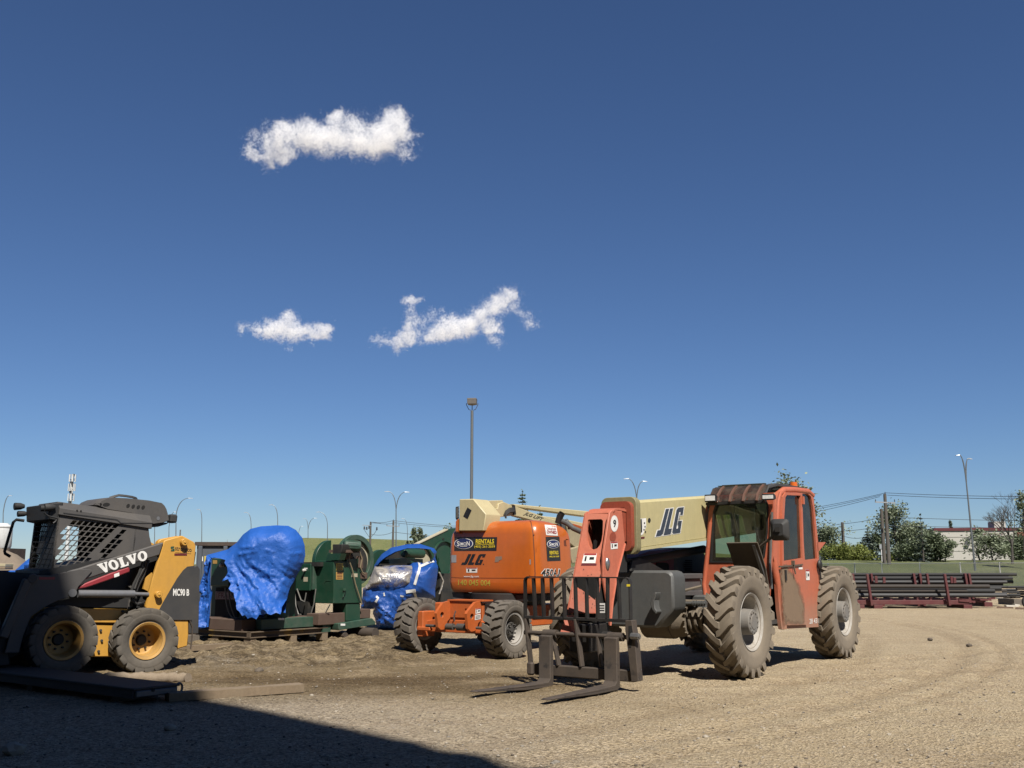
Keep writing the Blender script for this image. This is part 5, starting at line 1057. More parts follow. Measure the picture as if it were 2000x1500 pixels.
# ================================================================ articulated boom lift
def oval(n=28): return [(.5+.5*math.cos(2*math.pi*k/n), .5+.5*math.sin(2*math.pi*k/n)) for k in range(n)]
def boom_lift():
    fr = Frame((-.798, 16.237)); OR = 'lift_orange'
    t = thing('boom_lift', 'bright orange articulated boom lift with a rounded hood and cream folded booms', 'boom lift', fr)
    mat(OR, (.62, .145, .018), .28, amt=.22, dirt=(.48, .2, .07), dscale=1.6, var=.06, bump=.04, bscale=9, coat=.35)
    mat('lift_chassis', (.60, .135, .03), .45, amt=.35, dirt=(.35, .17, .08), dscale=4, var=.1, bump=.15, wear=((.22, .12, .07), 6., .72))
    mat('lift_cream', (.62, .53, .30), .5, amt=.3, dirt=(.5, .42, .26), dscale=3, var=.05, bump=.06)
    mat('lift_cream_dirty', (.46, .39, .24), .6, amt=.5, dirt=(.26, .21, .14), dscale=5, var=.1, bump=.1)
    mat('lift_yellow', (.55, .46, .06), .5, amt=.15, dirt=(.5, .3, .08), bump=0)
    mat('rim_lift', (.50, .48, .45), .6, amt=.6, dirt=(.28, .23, .18), dscale=5, bump=.15); mat('hub_dark', (.10, .095, .09), .6, .3, amt=.5, dirt=(.2, .17, .13), bump=.2)
    for c, s in (((0, .90, .43), 1), ((0, -.90, .43), -1), ((-2.03, .90, .43), 1), ((-2.03, -.90, .43), -1)):
        wheel(t, c, .435, .34, .225, 20, 'tyre_lift', ('rim_lift', 'hub_dark'), 'lift', lug=.035, w=.74, style='block', side=s, skew=.5)
    X = lambda x, y, u: fr.on(x, y, 'u', u)
    # chassis
    ch = MB().box((-2.2, -.52, .40), (-.15, .52, .74)).box((-.2, -.5, .52), (.08, X(940, 1190, .1).y, .80)); ch.build('chassis', 'lift_chassis', t, bev=.015)
    vl, vr = X(880, 1190, .1).y, X(940, 1190, .1).y
    bp = MB().ext('u', [(vl, .58), (vr, .58), (vr, X(910, 1174, .1).z), (vl, X(910, 1174, .1).z)], .08, .11, [[(vl+.30, .66), (vl+.38, .66), (vl+.38, .72), (vl+.30, .72)]]).build('front_panel', 'lift_chassis', t)
    MB().box((-.15, vl-.04, X(910, 1174, .1).z), (.13, vr+.04, X(910, 1174, .1).z+.02)).build('top_plate', 'lift_chassis', t)
    cir = lambda c, r: [(c[0]+r*math.cos(-k*.5236), c[1]+r*math.sin(-k*.5236)) for k in range(12)]
    for v_, pts, hc in ((vl, ((866, 1177), (880, 1173), (880, 1207), (874, 1213), (872, 1224), (867, 1229.5), (861, 1230), (856, 1225), (853, 1198), (855, 1193)), (863.7, 1200.7)), (vr, ((929, 1176), (940, 1174), (941, 1210), (934, 1217), (932, 1225.5), (927, 1232.5), (920, 1233.7), (914.5, 1228), (912, 1199), (914, 1194)), (922, 1204))):
        o = fr.v(v_, *pts); h = fr.v(v_, hc)[0]; b = MB().ext('v', o, v_-.05, v_, [cir(h, .045)]).build('axle_bracket', 'lift_chassis', t, bev=.0)
        MB().cyl((h[0], v_-.049, h[1]), (h[0], v_-.03, h[1]), .046, n=14).build('bracket_bore', 'hub_dark', b)
    s1 = plane_surf(fr, 'v', vr)
    sticker(s1, [(928.5, 1199), (938, 1197), (938, 1187.5), (928.5, 1189)], t, 'warning'); sticker(s1, [(927, 1211), (938, 1209), (938, 1199), (927.5, 1201)], t, 'lines')
    ax = MB().ext('u', [(-.72, .34), (.72, .34), (.72, .50), (.45, .54), (-.45, .54), (-.72, .50)], -.10, .10); ax.build('front_axle', 'lift_chassis', t, bev=.01)
    for s in (-1, 1): MB().box((-.1, s*.70-.06, .26), (.20, s*.70+.06, .66)).box((.16, s*.6-.14, .36), (.24, s*.6+.14, .42)).build('steering_knuckle', 'lift_chassis', t, bev=.012)
    MB().cyl((.22, -.55, .44), (.22, .62, .44), .022, n=10).cyl((.22, -.12, .44), (.22, .02, .44), .05, n=14).cyl((.22, .10, .44), (.22, .28, .44), .055, n=14).build('steering_cylinder', 'hub_dark', t)
    MB().tube([(.15, -.02, .52), (.17, -.02, .6), (.15, .0, .68)], .012, 6).sphere((.16, .25, .62), .035, 8).build('fitting', 'steel', t)
    MB().box((-.2, X(943, 1190, 0).y, .54), (.02, X(962, 1190, 0).y, .80)).build('hydraulic_tank', 'black_steel', t, bev=.015)
    MB().cyl((-1.35, -.1, .74), (-1.35, -.1, .93), .62, n=32).box((-1.9, -.75, .80), (-.95, .6, .92)).build('turntable', 'black_steel', t, bev=.01)
    MB().ext('u', [(-.95, .80), (-.55, .80), (-.75, .93), (-1.0, .93)], -1.1, -.95).build('stay', 'frame_grey', t)
    # hood : rounded footprint lofted upward, roof falling away to the rear
    uF, uB, vL, vR = -.85, -2.0, -1.06, .84
    def foot(ins, r):
        a = []; x0, x1, y0, y1 = uB+ins, uF-ins, vL+ins, vR-ins
        for cx, cy, a0 in ((x1-r, y1-r, 0), (x0+r, y1-r, 90), (x0+r, y0+r, 180), (x1-r, y0+r, 270)):
            for k in range(9): b = math.radians(a0+90*k/8); a.append((cx+r*math.cos(b), cy+r*math.sin(b)))
        out = []
        for i in range(len(a)):
            p, q = a[i], a[(i+1) % len(a)]; n = max(1, int(math.dist(p, q)/.1))
            for k in range(n): out.append((p[0]+(q[0]-p[0])*k/n, p[1]+(q[1]-p[1])*k/n))
        return out
    lay = [(.935, .06, .10), (.94, .04, .12), (1.0, .01, .13), (1.10, .0, .14), (1.108, .0, .14), (1.4, .0, .14), (1.7, .005, .14), (1.9, .015, .15), (1.98, .03, .16), (2.04, .06, .17), (2.085, .105, .18), (2.115, .17, .2), (2.13, .26, .2), (2.135, .38, .15), (2.138, .5, .05)]
    N = None; vs = []; h = MB()
    base = foot(0, .14); N = len(base)
    for z, ins, r in lay:
        cx, cy = (uF+uB)/2, (vL+vR)/2; sx = (uF-uB-2*ins)/(uF-uB); sy = (vR-vL-2*ins)/(vR-vL)
        for x, y in base:
            u = cx+(x-cx)*sx; v = cy+(y-cy)*sy; f = max(0, (uF-.45-u)/1.0); drop = 1-.22*min(1.3, f)**1.7
            fl = max(0, (-.55-v)/.5); zz = z if z < 1.2 else 1.2+(z-1.2)*drop*(1-.08*fl)
            u2 = u-(.03*((v-cy)/(vR-cy))**2 if u > cx else 0)          # slightly bowed face
            vs.append((u2, v, zz))
    L = len(lay); fs = [(k*N+i, k*N+(i+1) % N, (k+1)*N+(i+1) % N, (k+1)*N+i) for k in range(L-1) for i in range(N)]+[tuple(range(N-1, -1, -1)), tuple((L-1)*N+i for i in range(N))]
    h.add(vs, fs); hood = h.build('hood', OR, t, ang=40); hs = mesh_surf(fr, hood)
    def line(pts, w, nm, m):
        out = []
        for (x0, y0), (x1, y1) in zip(pts[:-1], pts[1:]):
            n = max(2, int(math.dist((x0, y0), (x1, y1))/3))
            for k in range(n): out.append((x0+(x1-x0)*k/n, y0+(y1-y0)*k/n))
        out.append(pts[-1]); P = [hs(x, y) for x, y in out]; mb = MB(); vs = []
        for i, (p, n) in enumerate(P):
            d = (P[min(i+1, len(P)-1)][0]-P[max(0, i-1)][0]).normalized(); s = d.cross(n).normalized()*w/2; vs += [p+n*.003-s, p+n*.003+s]
        mb.add(vs, [(2*i, 2*i+1, 2*i+3, 2*i+2) for i in range(len(P)-1)]); return mb.build(nm, m, hood, fix=False)
    mat('seam', (.16, .035, .008), .6, amt=.1, bump=0)
    line([(1022, 1011.5), (1031, 1013), (1037, 1020), (1041, 1040), (1043.5, 1080), (1045, 1120), (1044.5, 1150), (1040, 1158)], .016, 'door_seam', 'seam')
    line([(873, 1127), (900, 1128.5), (960, 1129), (1044, 1129), (1085, 1128)], .006, 'lower_crease', 'seam')
    G = lambda nx=8, ny=4: rect_shape(nx, ny)
    def D(nm, sh, q, m, par=hood, off=.004): return decal(nm, sh, q, hs, m, par, off)
    mat('sign_black', (.022, .024, .027), .5, amt=.1, bump=0)
    def oval_sh(nr=3):
        vs = [(.5, .5)]; fs = []
        for r in range(1, nr+1): vs += [(.5+.5*r/nr*math.cos(2*math.pi*k/28), .5+.5*r/nr*math.sin(2*math.pi*k/28)) for k in range(28)]
        fs += [(0, 1+k, 1+(k+1) % 28) for k in range(28)]
        for r in range(nr-1): fs += [(1+r*28+k, 1+(r+1)*28+k, 1+(r+1)*28+(k+1) % 28, 1+r*28+(k+1) % 28) for k in range(28)]
        return vs, fs
    def oval_badge(cx, cy, rx, ry, par):
        D('badge_ring', oval_sh(), Q(cx-rx, cy-ry, cx+rx, cy+ry), 'white_decal', par, .007); D('badge', oval_sh(), Q(cx-rx*.93, cy-ry*.89, cx+rx*.93, cy+ry*.89), 'navy_decal', par, .010)
        D('lettering', text_shape('S', .02), Q(cx-rx*.70, cy-ry*.42, cx-rx*.42, cy+ry*.50), 'white_decal', par, .013)
        D('lettering', text_shape('IMO', .01), Q(cx-rx*.38, cy-ry*.22, cx+rx*.30, cy+ry*.38), 'white_decal', par, .013)
        D('lettering', text_shape('N', .02), Q(cx+rx*.33, cy-ry*.42, cx+rx*.66, cy+ry*.42), 'white_decal', par, .013)
        D('badge_line', rect_shape(4, 1), Q(cx-rx*.36, cy+ry*.48, cx+rx*.36, cy+ry*.56), 'white_decal', par, .013)
    b1 = D('rental_sign', G(10, 3), [(887.4, 1075.6), (970, 1075.6), (971.4, 1049), (888, 1049.6)], 'sign_black')
    oval_badge(906.2, 1061.6, 18.4, 10.6, b1)
    D('lettering', text_shape('RENTALS', .025), [(929.6, 1062), (965.2, 1061.6), (965.6, 1052.8), (930, 1053.2)], 'yellow_decal', b1, .008); D('underline', rect_shape(4, 1), Q(929, 1062.8, 966, 1063.6), 'yellow_decal', b1, .008)
    D('lettering', text_shape('(403) 261-2039', .012), Q(927, 1065.2, 967.2, 1071.2), 'yellow_decal', b1, .008)
    lg = [[(x/1.03, y) for x, y in p] for p in logo_shapes()]; lq = [(900, 1103), (945.5, 1103), (949.6, 1082.2), (904, 1082.2)]
    D('logo', poly_shape([[(x, y) for x, y in p] for p in lg]), lq, 'black_decal'); D('logo_dot', oval_sh(1), Q(943.4, 1101, 945.6, 1103.2), 'black_decal')
    mat('worn_label', (.30, .21, .16), .7, amt=.4, bump=0); mat('silver_label', (.5, .5, .51), .4, .3, amt=.2, bump=0)
    D('worn_label', poly_shape([[(0, 0), (.55, .05), (.6, .3), (1, .45), (1, 1), (.1, .95)]]), Q(966.5, 1086.5, 980.5, 1098), 'worn_label'); D('data_plate', G(3, 2), Q(877, 1084, 891.6, 1098.6), 'silver_label')
    s = sticker(hs, Q(911, 1108.6, 932.4, 1118.4), hood)
    D('lettering', text_shape('www.jlg.com', .015), Q(906, 1123.8, 935.6, 1128.6), 'white_decal'); D('lettering', text_shape('140 045 004', .012), [(895, 1143), (958, 1144.4), (958, 1133), (895.4, 1132)], 'lift_yellow')
    c = D('owner_card', G(4, 4), [(1066.4, 1045), (1089.4, 1046.4), (1086, 1026.6), (1063.4, 1025)], 'white_decal')
    D('lettering', text_shape('CANADIAN', .01), [(1067.5, 1034.5), (1085.5, 1035.5), (1084.9, 1031.3), (1066.9, 1030.4)], 'red_decal', c, .008); D('lettering', text_shape('OWNED', .03), [(1068, 1042), (1087, 1043), (1086, 1036.6), (1067, 1035.6)], 'red_decal', c, .008)
    b2 = D('rental_sign', G(4, 8), [(1068.6, 1096), (1094.6, 1095), (1092.4, 1048), (1065.4, 1048.6)], 'sign_black'); oval_badge(1080, 1062.6, 12.4, 8.4, b2)
    D('lettering', text_shape('RENTALS', .025), [(1073, 1083), (1090, 1082.6), (1089.4, 1075.6), (1072.6, 1076)], 'yellow_decal', b2, .008); D('lettering', text_shape('(403) 261-2039', .02), [(1072.6, 1089.4), (1091.4, 1089), (1091, 1085.2), (1072.4, 1085.6)], 'yellow_decal', b2, .008)
    for k, sh in (('4', (1056.5, 1064.5)), ('5', (1065, 1072)), ('0', (1072.6, 1079)), ('A', (1079.4, 1086.2)), ('J', (1086.6, 1092))):
        x0, x1 = sh; q = [(x0, 1124), (x1, 1124.4), (x1+1.2, 1112), (x0+1.8, 1111.4)]; D('lettering_border', text_shape(k, .055), [(x0-.8, 1125.2), (x1+.8, 1125.6), (x1+2, 1110.8), (x0+1, 1110.2)], 'white_decal', hood, .004); D('lettering', text_shape(k, .015), q, 'sign_black', hood, .009)
    D('hand_grip', poly_shape([[(0, .1), (.1, 0), (.9, 0), (1, .1), (.85, .9), (.75, 1), (.1, 1), (0, .9)]]), [(1106, 1066), (1117.5, 1068), (1114.5, 1055), (1105, 1052.5)], 'seam'); 
    # notch lip and the cream mast box standing in it
    vB = .02; um = -.80
    def U(m, pts, a, b, nm, mt, par, bev=.008): o = MB().ext('u', fr.u(m, *pts), a, b).build(nm, mt, par, bev=bev); return o
    mb_ = U(um, ((897, 975), (924.4, 974.4), (949.4, 1004.4), (944, 1037), (896, 1037)), um-.42, um, 'mast_box', 'lift_cream', t, .012)
    decal('diamond', poly_shape([[(0, .25), (.52, 0), (1, .75), (.5, 1)]]), Q(905, 991, 921.4, 1013.8), plane_surf(fr, 'u', um), 'black_decal', mb_)
    U(um, ((886.5, 1017), (892, 1012.5), (894.5, 1012.5), (894, 1040), (886, 1040)), um-.3, um-.03, 'notch_lip', OR, hood, .02)
    rl = MB()
    for y in (990, 998, 1005, 1011): rl.tube([X(896, y, um-.2), X(891, y+1, um-.2), X(891.5, y+3, um-.25), X(896, y+3, um-.25)], .012, 6)
    rl.cyl(X(893, 1012, um-.2), X(893, 992, um-.2), .03, n=8).build('cable_guide', 'hub_dark', t)
    V = lambda v, pts, a, b, nm, mt, bev=.008, par=None: MB().ext('v', fr.v(v, *pts), a, b).build(nm, mt, par or t, bev=bev)
    V(-.58, ((924, 974), (946, 976.5), (948, 990), (948, 1001), (954, 1003), (950, 1012), (930, 1012)), -.85, -.58, 'link_arm', 'lift_cream')
    V(-.47, ((947, 981), (956, 977.6), (982, 977), (983.6, 980), (973, 984), (972.4, 992.4), (966, 992.6), (955, 1003), (947, 1001)), -.75, -.47, 'boom_knuckle', 'lift_cream')
    arch = V(-.44, ((983.6, 980), (1000, 987), (1002, 1007), (985, 1009), (962, 1012), (952, 1012), (956, 1003), (966, 992.8), (972.6, 992.4), (973.4, 984)), -.54, -.44, 'knuckle_plate', 'lift_cream')
    hz = MB(); 
    for k in range(4): a = [fr.on(x, y+k*2.2, 'v', -.42+.01*k) for x, y in ((985+k, 1006), (988, 999), (995, 993.5), (1005, 992))]; hz.tube(a, .018, 6)
    hz.build('hydraulic_hose', 'hose', t)
    MB().ext('v', fr.v(-.43, (1000.5, 987.5), (1004.5, 987.5), (1006.5, 1005), (1002, 1006)), -.435, -.41).build('hose_clamp', 'black_steel', t)
    up = V(-.47, ((1003, 984.4), (1150, 998.6), (1150, 1009.4), (1007, 990.4)), -.65, -.47, 'upper_boom', 'lift_cream', .012)
    lowb = V(-.44, ((1007, 989), (1062, 1009), (1092, 1018), (1092, 1030), (1008, 1008)), -.56, -.44, 'lower_boom', 'lift_cream', .008)
    decal('lettering', text_shape('JLG LIFT', .012, .25), [(1021, 1006.2), (1058, 1019.6), (1062, 1011.6), (1026, 999.4)], plane_surf(fr, 'v', -.44), 'black_decal', lowb)
    V(-.46, ((1060, 1008), (1090, 1011), (1150, 1024), (1150, 1040), (1095, 1026), (1062, 1016)), -.61, -.46, 'second_boom', 'lift_cream', .01)
    V(-.1, ((1105, 1018), (1150, 1030), (1150, 1090), (1112, 1060)), -.25, -.1, 'tower_boom', 'lift_cream_dirty', .01); V(-.02, ((1114, 1073), (1150, 1062), (1150, 1100), (1120, 1100)), -.3, -.05, 'tower_link', 'lift_cream_dirty', .01)
    MB().tube([X(1090, 1022, -2.0), X(1094, 1008, -2.0), X(1098, 1002, -2.0)], [.06, .06, .055], 14, False).build('exhaust_stack', 'black_steel', t)
    ct = MB().box((-2.25, .2, 1.95), (-1.95, .5, 2.1)); ct.tube([X(1098, 1018, -1.95), X(1108, 1022, -1.95), X(1120, 1032, -1.95), X(1136, 1039, -1.95)], .05, 8).tube([X(1106, 1014, -1.95), X(1111, 1025, -1.95), X(1112, 1034, -1.95)], .03, 8).build('control_arm', 'frame_grey', t, bev=.02)
    MB().ext('u', fr.u(-1.95, (1118, 1023), (1140, 1030), (1140, 1036), (1122, 1030)), -2.0, -1.95).build('red_strut', 'lift_chassis', t)
    return t
boom_lift()
# ================================================================ skid-steer loader
def skid_steer():
    fz = Frame((0, 0, 0), u=(-.74, -.67), pitch=.054); P0 = Vector((-5.58, 12.82, .463)); o = P0-fz.R @ Vector((0, .85, .42))
    fr = Frame(o, u=(-.74, -.67), pitch=.054)
    t = thing('skid_steer_loader', 'grey and yellow skid-steer loader with a caged cab, front half in the shade', 'loader', fr)
    mat('skid_grey', (.088, .083, .080), .6, amt=.35, dirt=(.2, .165, .125), dscale=3, var=.06, bump=.12, bscale=25); mat('skid_char', (.045, .045, .046), .6, amt=.35, dirt=(.13, .11, .085), dscale=3, wear=((.16, .13, .09), 5., .74), bump=.15)
    mat('skid_yellow', (.68, .36, .06), .45, amt=.25, dirt=(.42, .27, .12), dscale=2.5, var=.05, bump=.08, wear=((.4, .22, .06), 12., .74))
    mat('skid_red', (.34, .028, .04), .5, amt=.3, dirt=(.3, .12, .1), bump=.08); mat('skid_black', (.015, .0155, .017), .65, amt=.3, dirt=(.06, .05, .04), bump=.1)
    mat('rim_yellow', (.60, .33, .07), .55, amt=.55, dirt=(.30, .21, .11), dscale=6, bump=.1); mat('cyl_grey', (.20, .205, .22), .4, .2, amt=.3, bump=.02); mat('tan_inner', (.20, .13, .085), .8, amt=.2, bump=.1)
    glass('skid_glass', (.85, .93, .91), 0, .03, .01, 1.2); mat('brand_green', (.01, .09, .055), .5, amt=0, bump=0)
    for c, s in (((0, .70, .42), 1), ((-1.07, .70, .42), 1), ((0, -.70, .42), -1), ((-1.07, -.70, .42), -1)):
        wheel(t, c, .425, .30, .225, 18, 'tyre_dusty', ('rim_yellow', 'skid_black'), 'skid', lug=.02, w=.78, style='block', side=s, skew=.6)
    V = lambda v, *p: fr.v(v, *p)
    # body : chain case between the wheels, dark engine bay above
    va = .52
    y0 = V(va, (156, 1188), (253, 1190), (256, 1218), (156, 1216)); MB().ext('v', [(.45, y0[0][1]), (y0[1][0]-.1, y0[1][1]), (y0[2][0]-.1, y0[2][1]), (.45, y0[3][1])], -va, va).build('upper_body', 'skid_yellow', t, bev=.012)
    lb = V(va-.03, (150, 1217), (256, 1219), (262, 1283), (150, 1283)); lo = MB().ext('v', [(.35, lb[0][1]-.012), (lb[1][0]-.4, lb[1][1]-.012), (lb[2][0]-.4, lb[2][1]), (.35, lb[3][1])], -va+.03, va-.03).build('chain_case', 'skid_yellow', t, bev=.012)
    for x, y in ((196, 1231), (198, 1251), (192, 1272), (239, 1194)):
        p = fr.on(x, y, 'v', va-.03 if y > 1215 else va); MB().cyl(p, p+Vector((0, .025, 0)), .016, n=8).build('bolt', 'skid_char', t)
    eb = V(.50, (150, 1118), (262, 1080), (318, 1080), (318, 1188), (150, 1188)); MB().ext('v', [(.3, eb[0][1]), (eb[1][0], eb[1][1]), (eb[2][0]-.4, eb[2][1]), (eb[3][0]-.4, eb[3][1]+.01), (.3, eb[4][1]+.01)], -.50, .50).build('engine_bay', 'skid_black', t)
    pt = MB(); 
    pt.ext('v', V(.53, (248, 1144), (262, 1139), (258, 1150)), .5, .53).ext('v', V(.53, (258, 1186), (250, 1190), (252, 1170), (260, 1178)), .5, .53); pt.build('bay_plate', 'skid_grey', t)
    # rear tower with the yellow side plates
    vt = .72
    tw = V(vt, (284, 1185), (298, 1130), (312, 1086), (319.5, 1060), (322, 1055), (356, 1046), (380, 1059), (383, 1067), (379.5, 1105), (374, 1211), (300, 1211))
    bl = V(vt, (330, 1211), (369, 1211), (369, 1240), (367, 1262), (340, 1270), (330, 1272))
    MB().ext('v', tw, vt-.06, vt).build('tower_plate', 'skid_yellow', t, bev=.012); MB().ext('v', [(x, z) for x, z in tw], -vt, -vt+.06).build('tower_plate', 'skid_yellow', t)
    MB().ext('v', V(vt-.14, (307, 1057), (313, 1053), (345, 1047), (352, 1050), (330, 1066), (305, 1066)), vt-.2, vt-.10).build('tower_inner_plate', 'skid_yellow', t, bev=.01)
    gp = V(vt, (379.4, 1105), (366, 1106.5), (358, 1113), (346, 1129), (330, 1156), (319, 1175), (311, 1190), (320, 1198), (336, 1210.5), (374, 1210.8), (377, 1160))
    MB().ext('v', gp, vt+.001, vt+.008).build('side_decal', 'skid_char', t)
    rs = V(vt-.01, (371, 1110), (386, 1104), (391, 1112), (388, 1238), (369, 1238)); MB().ext('v', rs, -vt+.01, vt-.01).build('rear_door', 'skid_char', t, bev=.01)
    u_ = fr.on(376, 1090, 'v', .6).x; MB().ext('v', V(.6, (318, 1075), (383, 1078), (379, 1104), (318, 1104)), -.6, .6).build('rear_frame', 'skid_black', t)
    MB().ext('v', bl, -.6, vt-.01).build('rear_bumper', 'skid_yellow', t, bev=.012)
    MB().tube([fr.on(370, 1210, 'v', vt), fr.on(376, 1225, 'v', vt), fr.on(375, 1245, 'v', vt), fr.on(372, 1268, 'v', vt)], .01, 6).build('chain', 'rusty_steel', t)
    sf = plane_surf(fr, 'v', vt+.006)
    for x, y, r in ((357, 1059, .048), (307, 1161, .045)):
        p = fr.on(x, y, 'v', vt); MB().cyl(p, p+Vector((0, .075, 0)), r, n=18).cyl(p+Vector((0, .07, 0)), p+Vector((0, .085, 0)), r*.4, n=10).build('pivot_pin', 'skid_yellow', t, bev=.006)
    decal('lettering', text_shape('MC90 B', .03), [(337.6, 1164), (369, 1164), (369.4, 1150.5), (338, 1149.5)], sf, 'white_decal', t, .006)
    sf0 = plane_surf(fr, 'v', vt)
    decal('lettering', text_shape('strongco', .005), [(342, 1077.5), (374, 1080.5), (374, 1071), (342, 1067.5)], sf0, 'sign_black', t)
    decal('brand_mark', poly_shape([[(.1, .95), (.85, 1), (.9, .75), (.45, .72), (.45, .6), (.95, .55), (1, .1), (.8, 0), (.1, 0), (.05, .25), (.55, .28), (.55, .42), (.1, .45), (0, .8)]]), Q(333, 1067, 341, 1076.6), sf0, 'brand_green', t); decal('stripe', rect_shape(), Q(340.4, 1081, 365, 1085), sf0, 'maroon_decal', t); decal('underline', rect_shape(), [(342, 1079.2), (373, 1081.6), (373, 1081.1), (342, 1078.7)], sf0, 'sign_black', t)
    # lift arm, knee plate, cylinder, safety strut
    vm = .74
    ar = V(vm, (320, 1059), (312, 1084), (280, 1094), (172, 1130), (140, 1140), (136, 1115), (156, 1110), (190, 1099), (240, 1084)); am = MB().ext('v', ar, vm-.09, vm).build('lift_arm', 'skid_grey', t, bev=.012)
    MB().ext('v', [(a, b) for a, b in ar], -vm, -vm+.09).build('lift_arm', 'skid_grey', t)
    kn = V(vm, (60, 1123), (98, 1124), (118, 1119), (156, 1111), (176, 1112.5), (179, 1116), (152, 1146), (149, 1153), (147, 1163), (137, 1166), (112, 1173), (86, 1186), (60, 1204), (45, 1240), (36, 1275), (8, 1275), (22, 1225), (45, 1165), (58, 1140))
    MB().ext('v', kn, vm+.002, vm+.022).build('knee_plate', 'skid_grey', t, bev=.006); MB().ext('v', kn, -vm-.02, -vm).build('knee_plate', 'skid_grey', t)
    sfa = plane_surf(fr, 'v', vm); lq = [(198, 1120.5), (291, 1092), (287, 1073.5), (188.5, 1102.5)]
    se = lambda x0, x1, y0, y1: [(x0, y0), (x1, y0), (x1, y1), (x0, y1)]
    Vp = [[(.00, 1), (.115, 1), (.115, .88), (.098, .86), (.124, .40), (.150, .86), (.135, .88), (.135, 1), (.205, 1), (.205, .88), (.190, .85), (.130, 0), (.080, 0), (.016, .86), (.00, .88)]]
    def Oo(x): c = x+.095; return [[(c+.095*math.cos(a*.2618), .5+.52*math.sin(a*.2618)) for a in range(24)], [(c+.036*math.cos(a*.2618), .5+.33*math.sin(a*.2618)) for a in range(24)]]
    Lp = [(.405, 0), (.575, 0), (.585, .36), (.56, .36), (.545, .16), (.50, .14), (.50, .88), (.515, .90), (.515, 1), (.405, 1), (.405, .9), (.43, .88), (.43, .12), (.405, .1)]
    V2 = [[(x+.575, y) for x, y in Vp[0]]]
    for s_ in (Vp[0], Oo(.20), Lp, V2[0], Oo(.79)): decal('lettering', poly_shape([s_]), lq, sfa, 'white_decal', am, .004)
    cy = MB().cyl(fr.on(152, 1159.5, 'v', vm-.03), fr.on(262, 1160, 'v', vm-.03), .048, n=18).cyl(fr.on(255, 1160, 'v', vm-.03), fr.on(290, 1161, 'v', vm-.03), .026, n=12); cy.build('lift_cylinder', 'cyl_grey', t)
    MB().cyl(fr.on(142, 1158, 'v', vm-.05), fr.on(142, 1158, 'v', vm+.05), .05, n=16).build('cylinder_pin', 'cyl_grey', t)
    ss = MB().ext('v', V(vm-.005, (150, 1151), (155, 1145.5), (166, 1139.5), (215, 1120), (252, 1107), (254, 1112), (254, 1117), (210, 1134), (178, 1145), (166, 1148.5)), vm-.07, vm-.005).build('safety_strut', 'skid_red', t, bev=.012)
    decal('sticker', rect_shape(), [(223, 1128), (233, 1124.5), (232.5, 1118), (222.5, 1121.5)], plane_surf(fr, 'v', vm-.005), 'white_decal', ss)
    h = MB()
    for k in range(3): h.tube([fr.on(x+k*4, y+k*2, 'v', vm-.08-.02*k) for x, y in ((282, 1090), (272, 1120), (262, 1140), (256, 1155), (258, 1172), (268, 1180), (280, 1176))], .02, 7)
    h.build('hydraulic_hose', 'hose', t); MB().ext('v', V(.6, (284, 1130), (297, 1118), (300, 1128), (290, 1155), (280, 1150)), .55, .60).build('hose_bracket', 'skid_yellow', t); h2 = MB().tube([fr.on(x, y, 'v', .66) for x, y in ((284, 1090), (281, 1110), (270, 1130), (263, 1150))], .018, 6); h2.build('hydraulic_hose', 'hose', t)
    # bucket cylinder and quick-attach at the front
    MB().bar(fr.on(54, 1132, 'v', vm+.06), fr.on(5, 1245, 'v', vm+.06), .09, .10).cyl(fr.on(64, 1130, 'v', vm), fr.on(64, 1130, 'v', vm+.12), .06, n=16).build('bucket_cylinder', 'skid_grey', t, bev=.01)
    q = V(vm-.05, (-40, 1215), (10, 1222), (22, 1300), (-40, 1308)); MB().ext('v', q, -.75, vm-.05).build('quick_attach', 'skid_black', t, bev=.02); MB().ext('v', V(.5, (-10, 1115), (100, 1122), (100, 1250), (10, 1290)), -.5, .5).build('front_body', 'skid_black', t)
    decal('stripe', rect_shape(), Q(76, 1127, 107, 1132), plane_surf(fr, 'v', vm+.022), 'skid_red', t)
    # ---- cab
    cab = empty('cab', t); vc = .47
    sd = V(vc, (118, 993), (292, 1019), (289, 1022), (292, 1048), (296, 1064), (296, 1090), (98, 1135), (104, 1080), (112, 1020))
    reg = [(121, 1023), (143, 1015), (258, 1026), (252, 1040), (214, 1095), (175, 1107), (103, 1116), (105, 1085), (113, 1060)]
    holes = []; row = 0
    for r in range(10):
        for k in range(-6, 22):
            yb = lambda x: 1016+.085*(x-144)
            x0 = 143+k*11.7-r*9.4; y_ = yb(x0)+r*10.1; c4 = [(x0-7.2, y_+8.0), (x0+1.9, y_+8.8), (x0+9.0, y_+.9), (x0, y_)]
            if not all(inside(p, reg) for p in c4): continue
            if any(abs((p[0]-236)*.7376-(p[1]-1030)*-.675) < 2.6 for p in ((c4[0][0]+4, c4[0][1]-4),)): continue
            cx = sum(p[0] for p in c4)/4; cyy = sum(p[1] for p in c4)/4; dd = (cx-236)*70-(cyy-1030)*-64
            if abs(dd)/94.8 < 4.2: continue
            holes.append(V(vc, *c4))
    sw = MB().ext('v', sd, vc-.012, vc, holes).build('side_grille', 'skid_grey', cab)
    f1, f0 = fr.on(115, 995, 'v', vc).x, fr.on(99, 1122, 'v', vc).x; zl_, zh_ = fr.on(99, 1122, 'v', vc).z, fr.on(115, 995, 'v', vc).z
    FX = lambda z: f0+(f1-f0)*(z-zl_)/(zh_-zl_)
    MB().ext('v', sd, -vc, -vc+.02, [[(FX(zl_+.10)-.07, zl_+.10), (FX(zl_+.10)-.62, zl_+.16), (FX(zh_-.12)-.60, zh_-.16), (FX(zh_-.12)-.07, zh_-.12)]]).build('far_side', 'skid_black', cab)
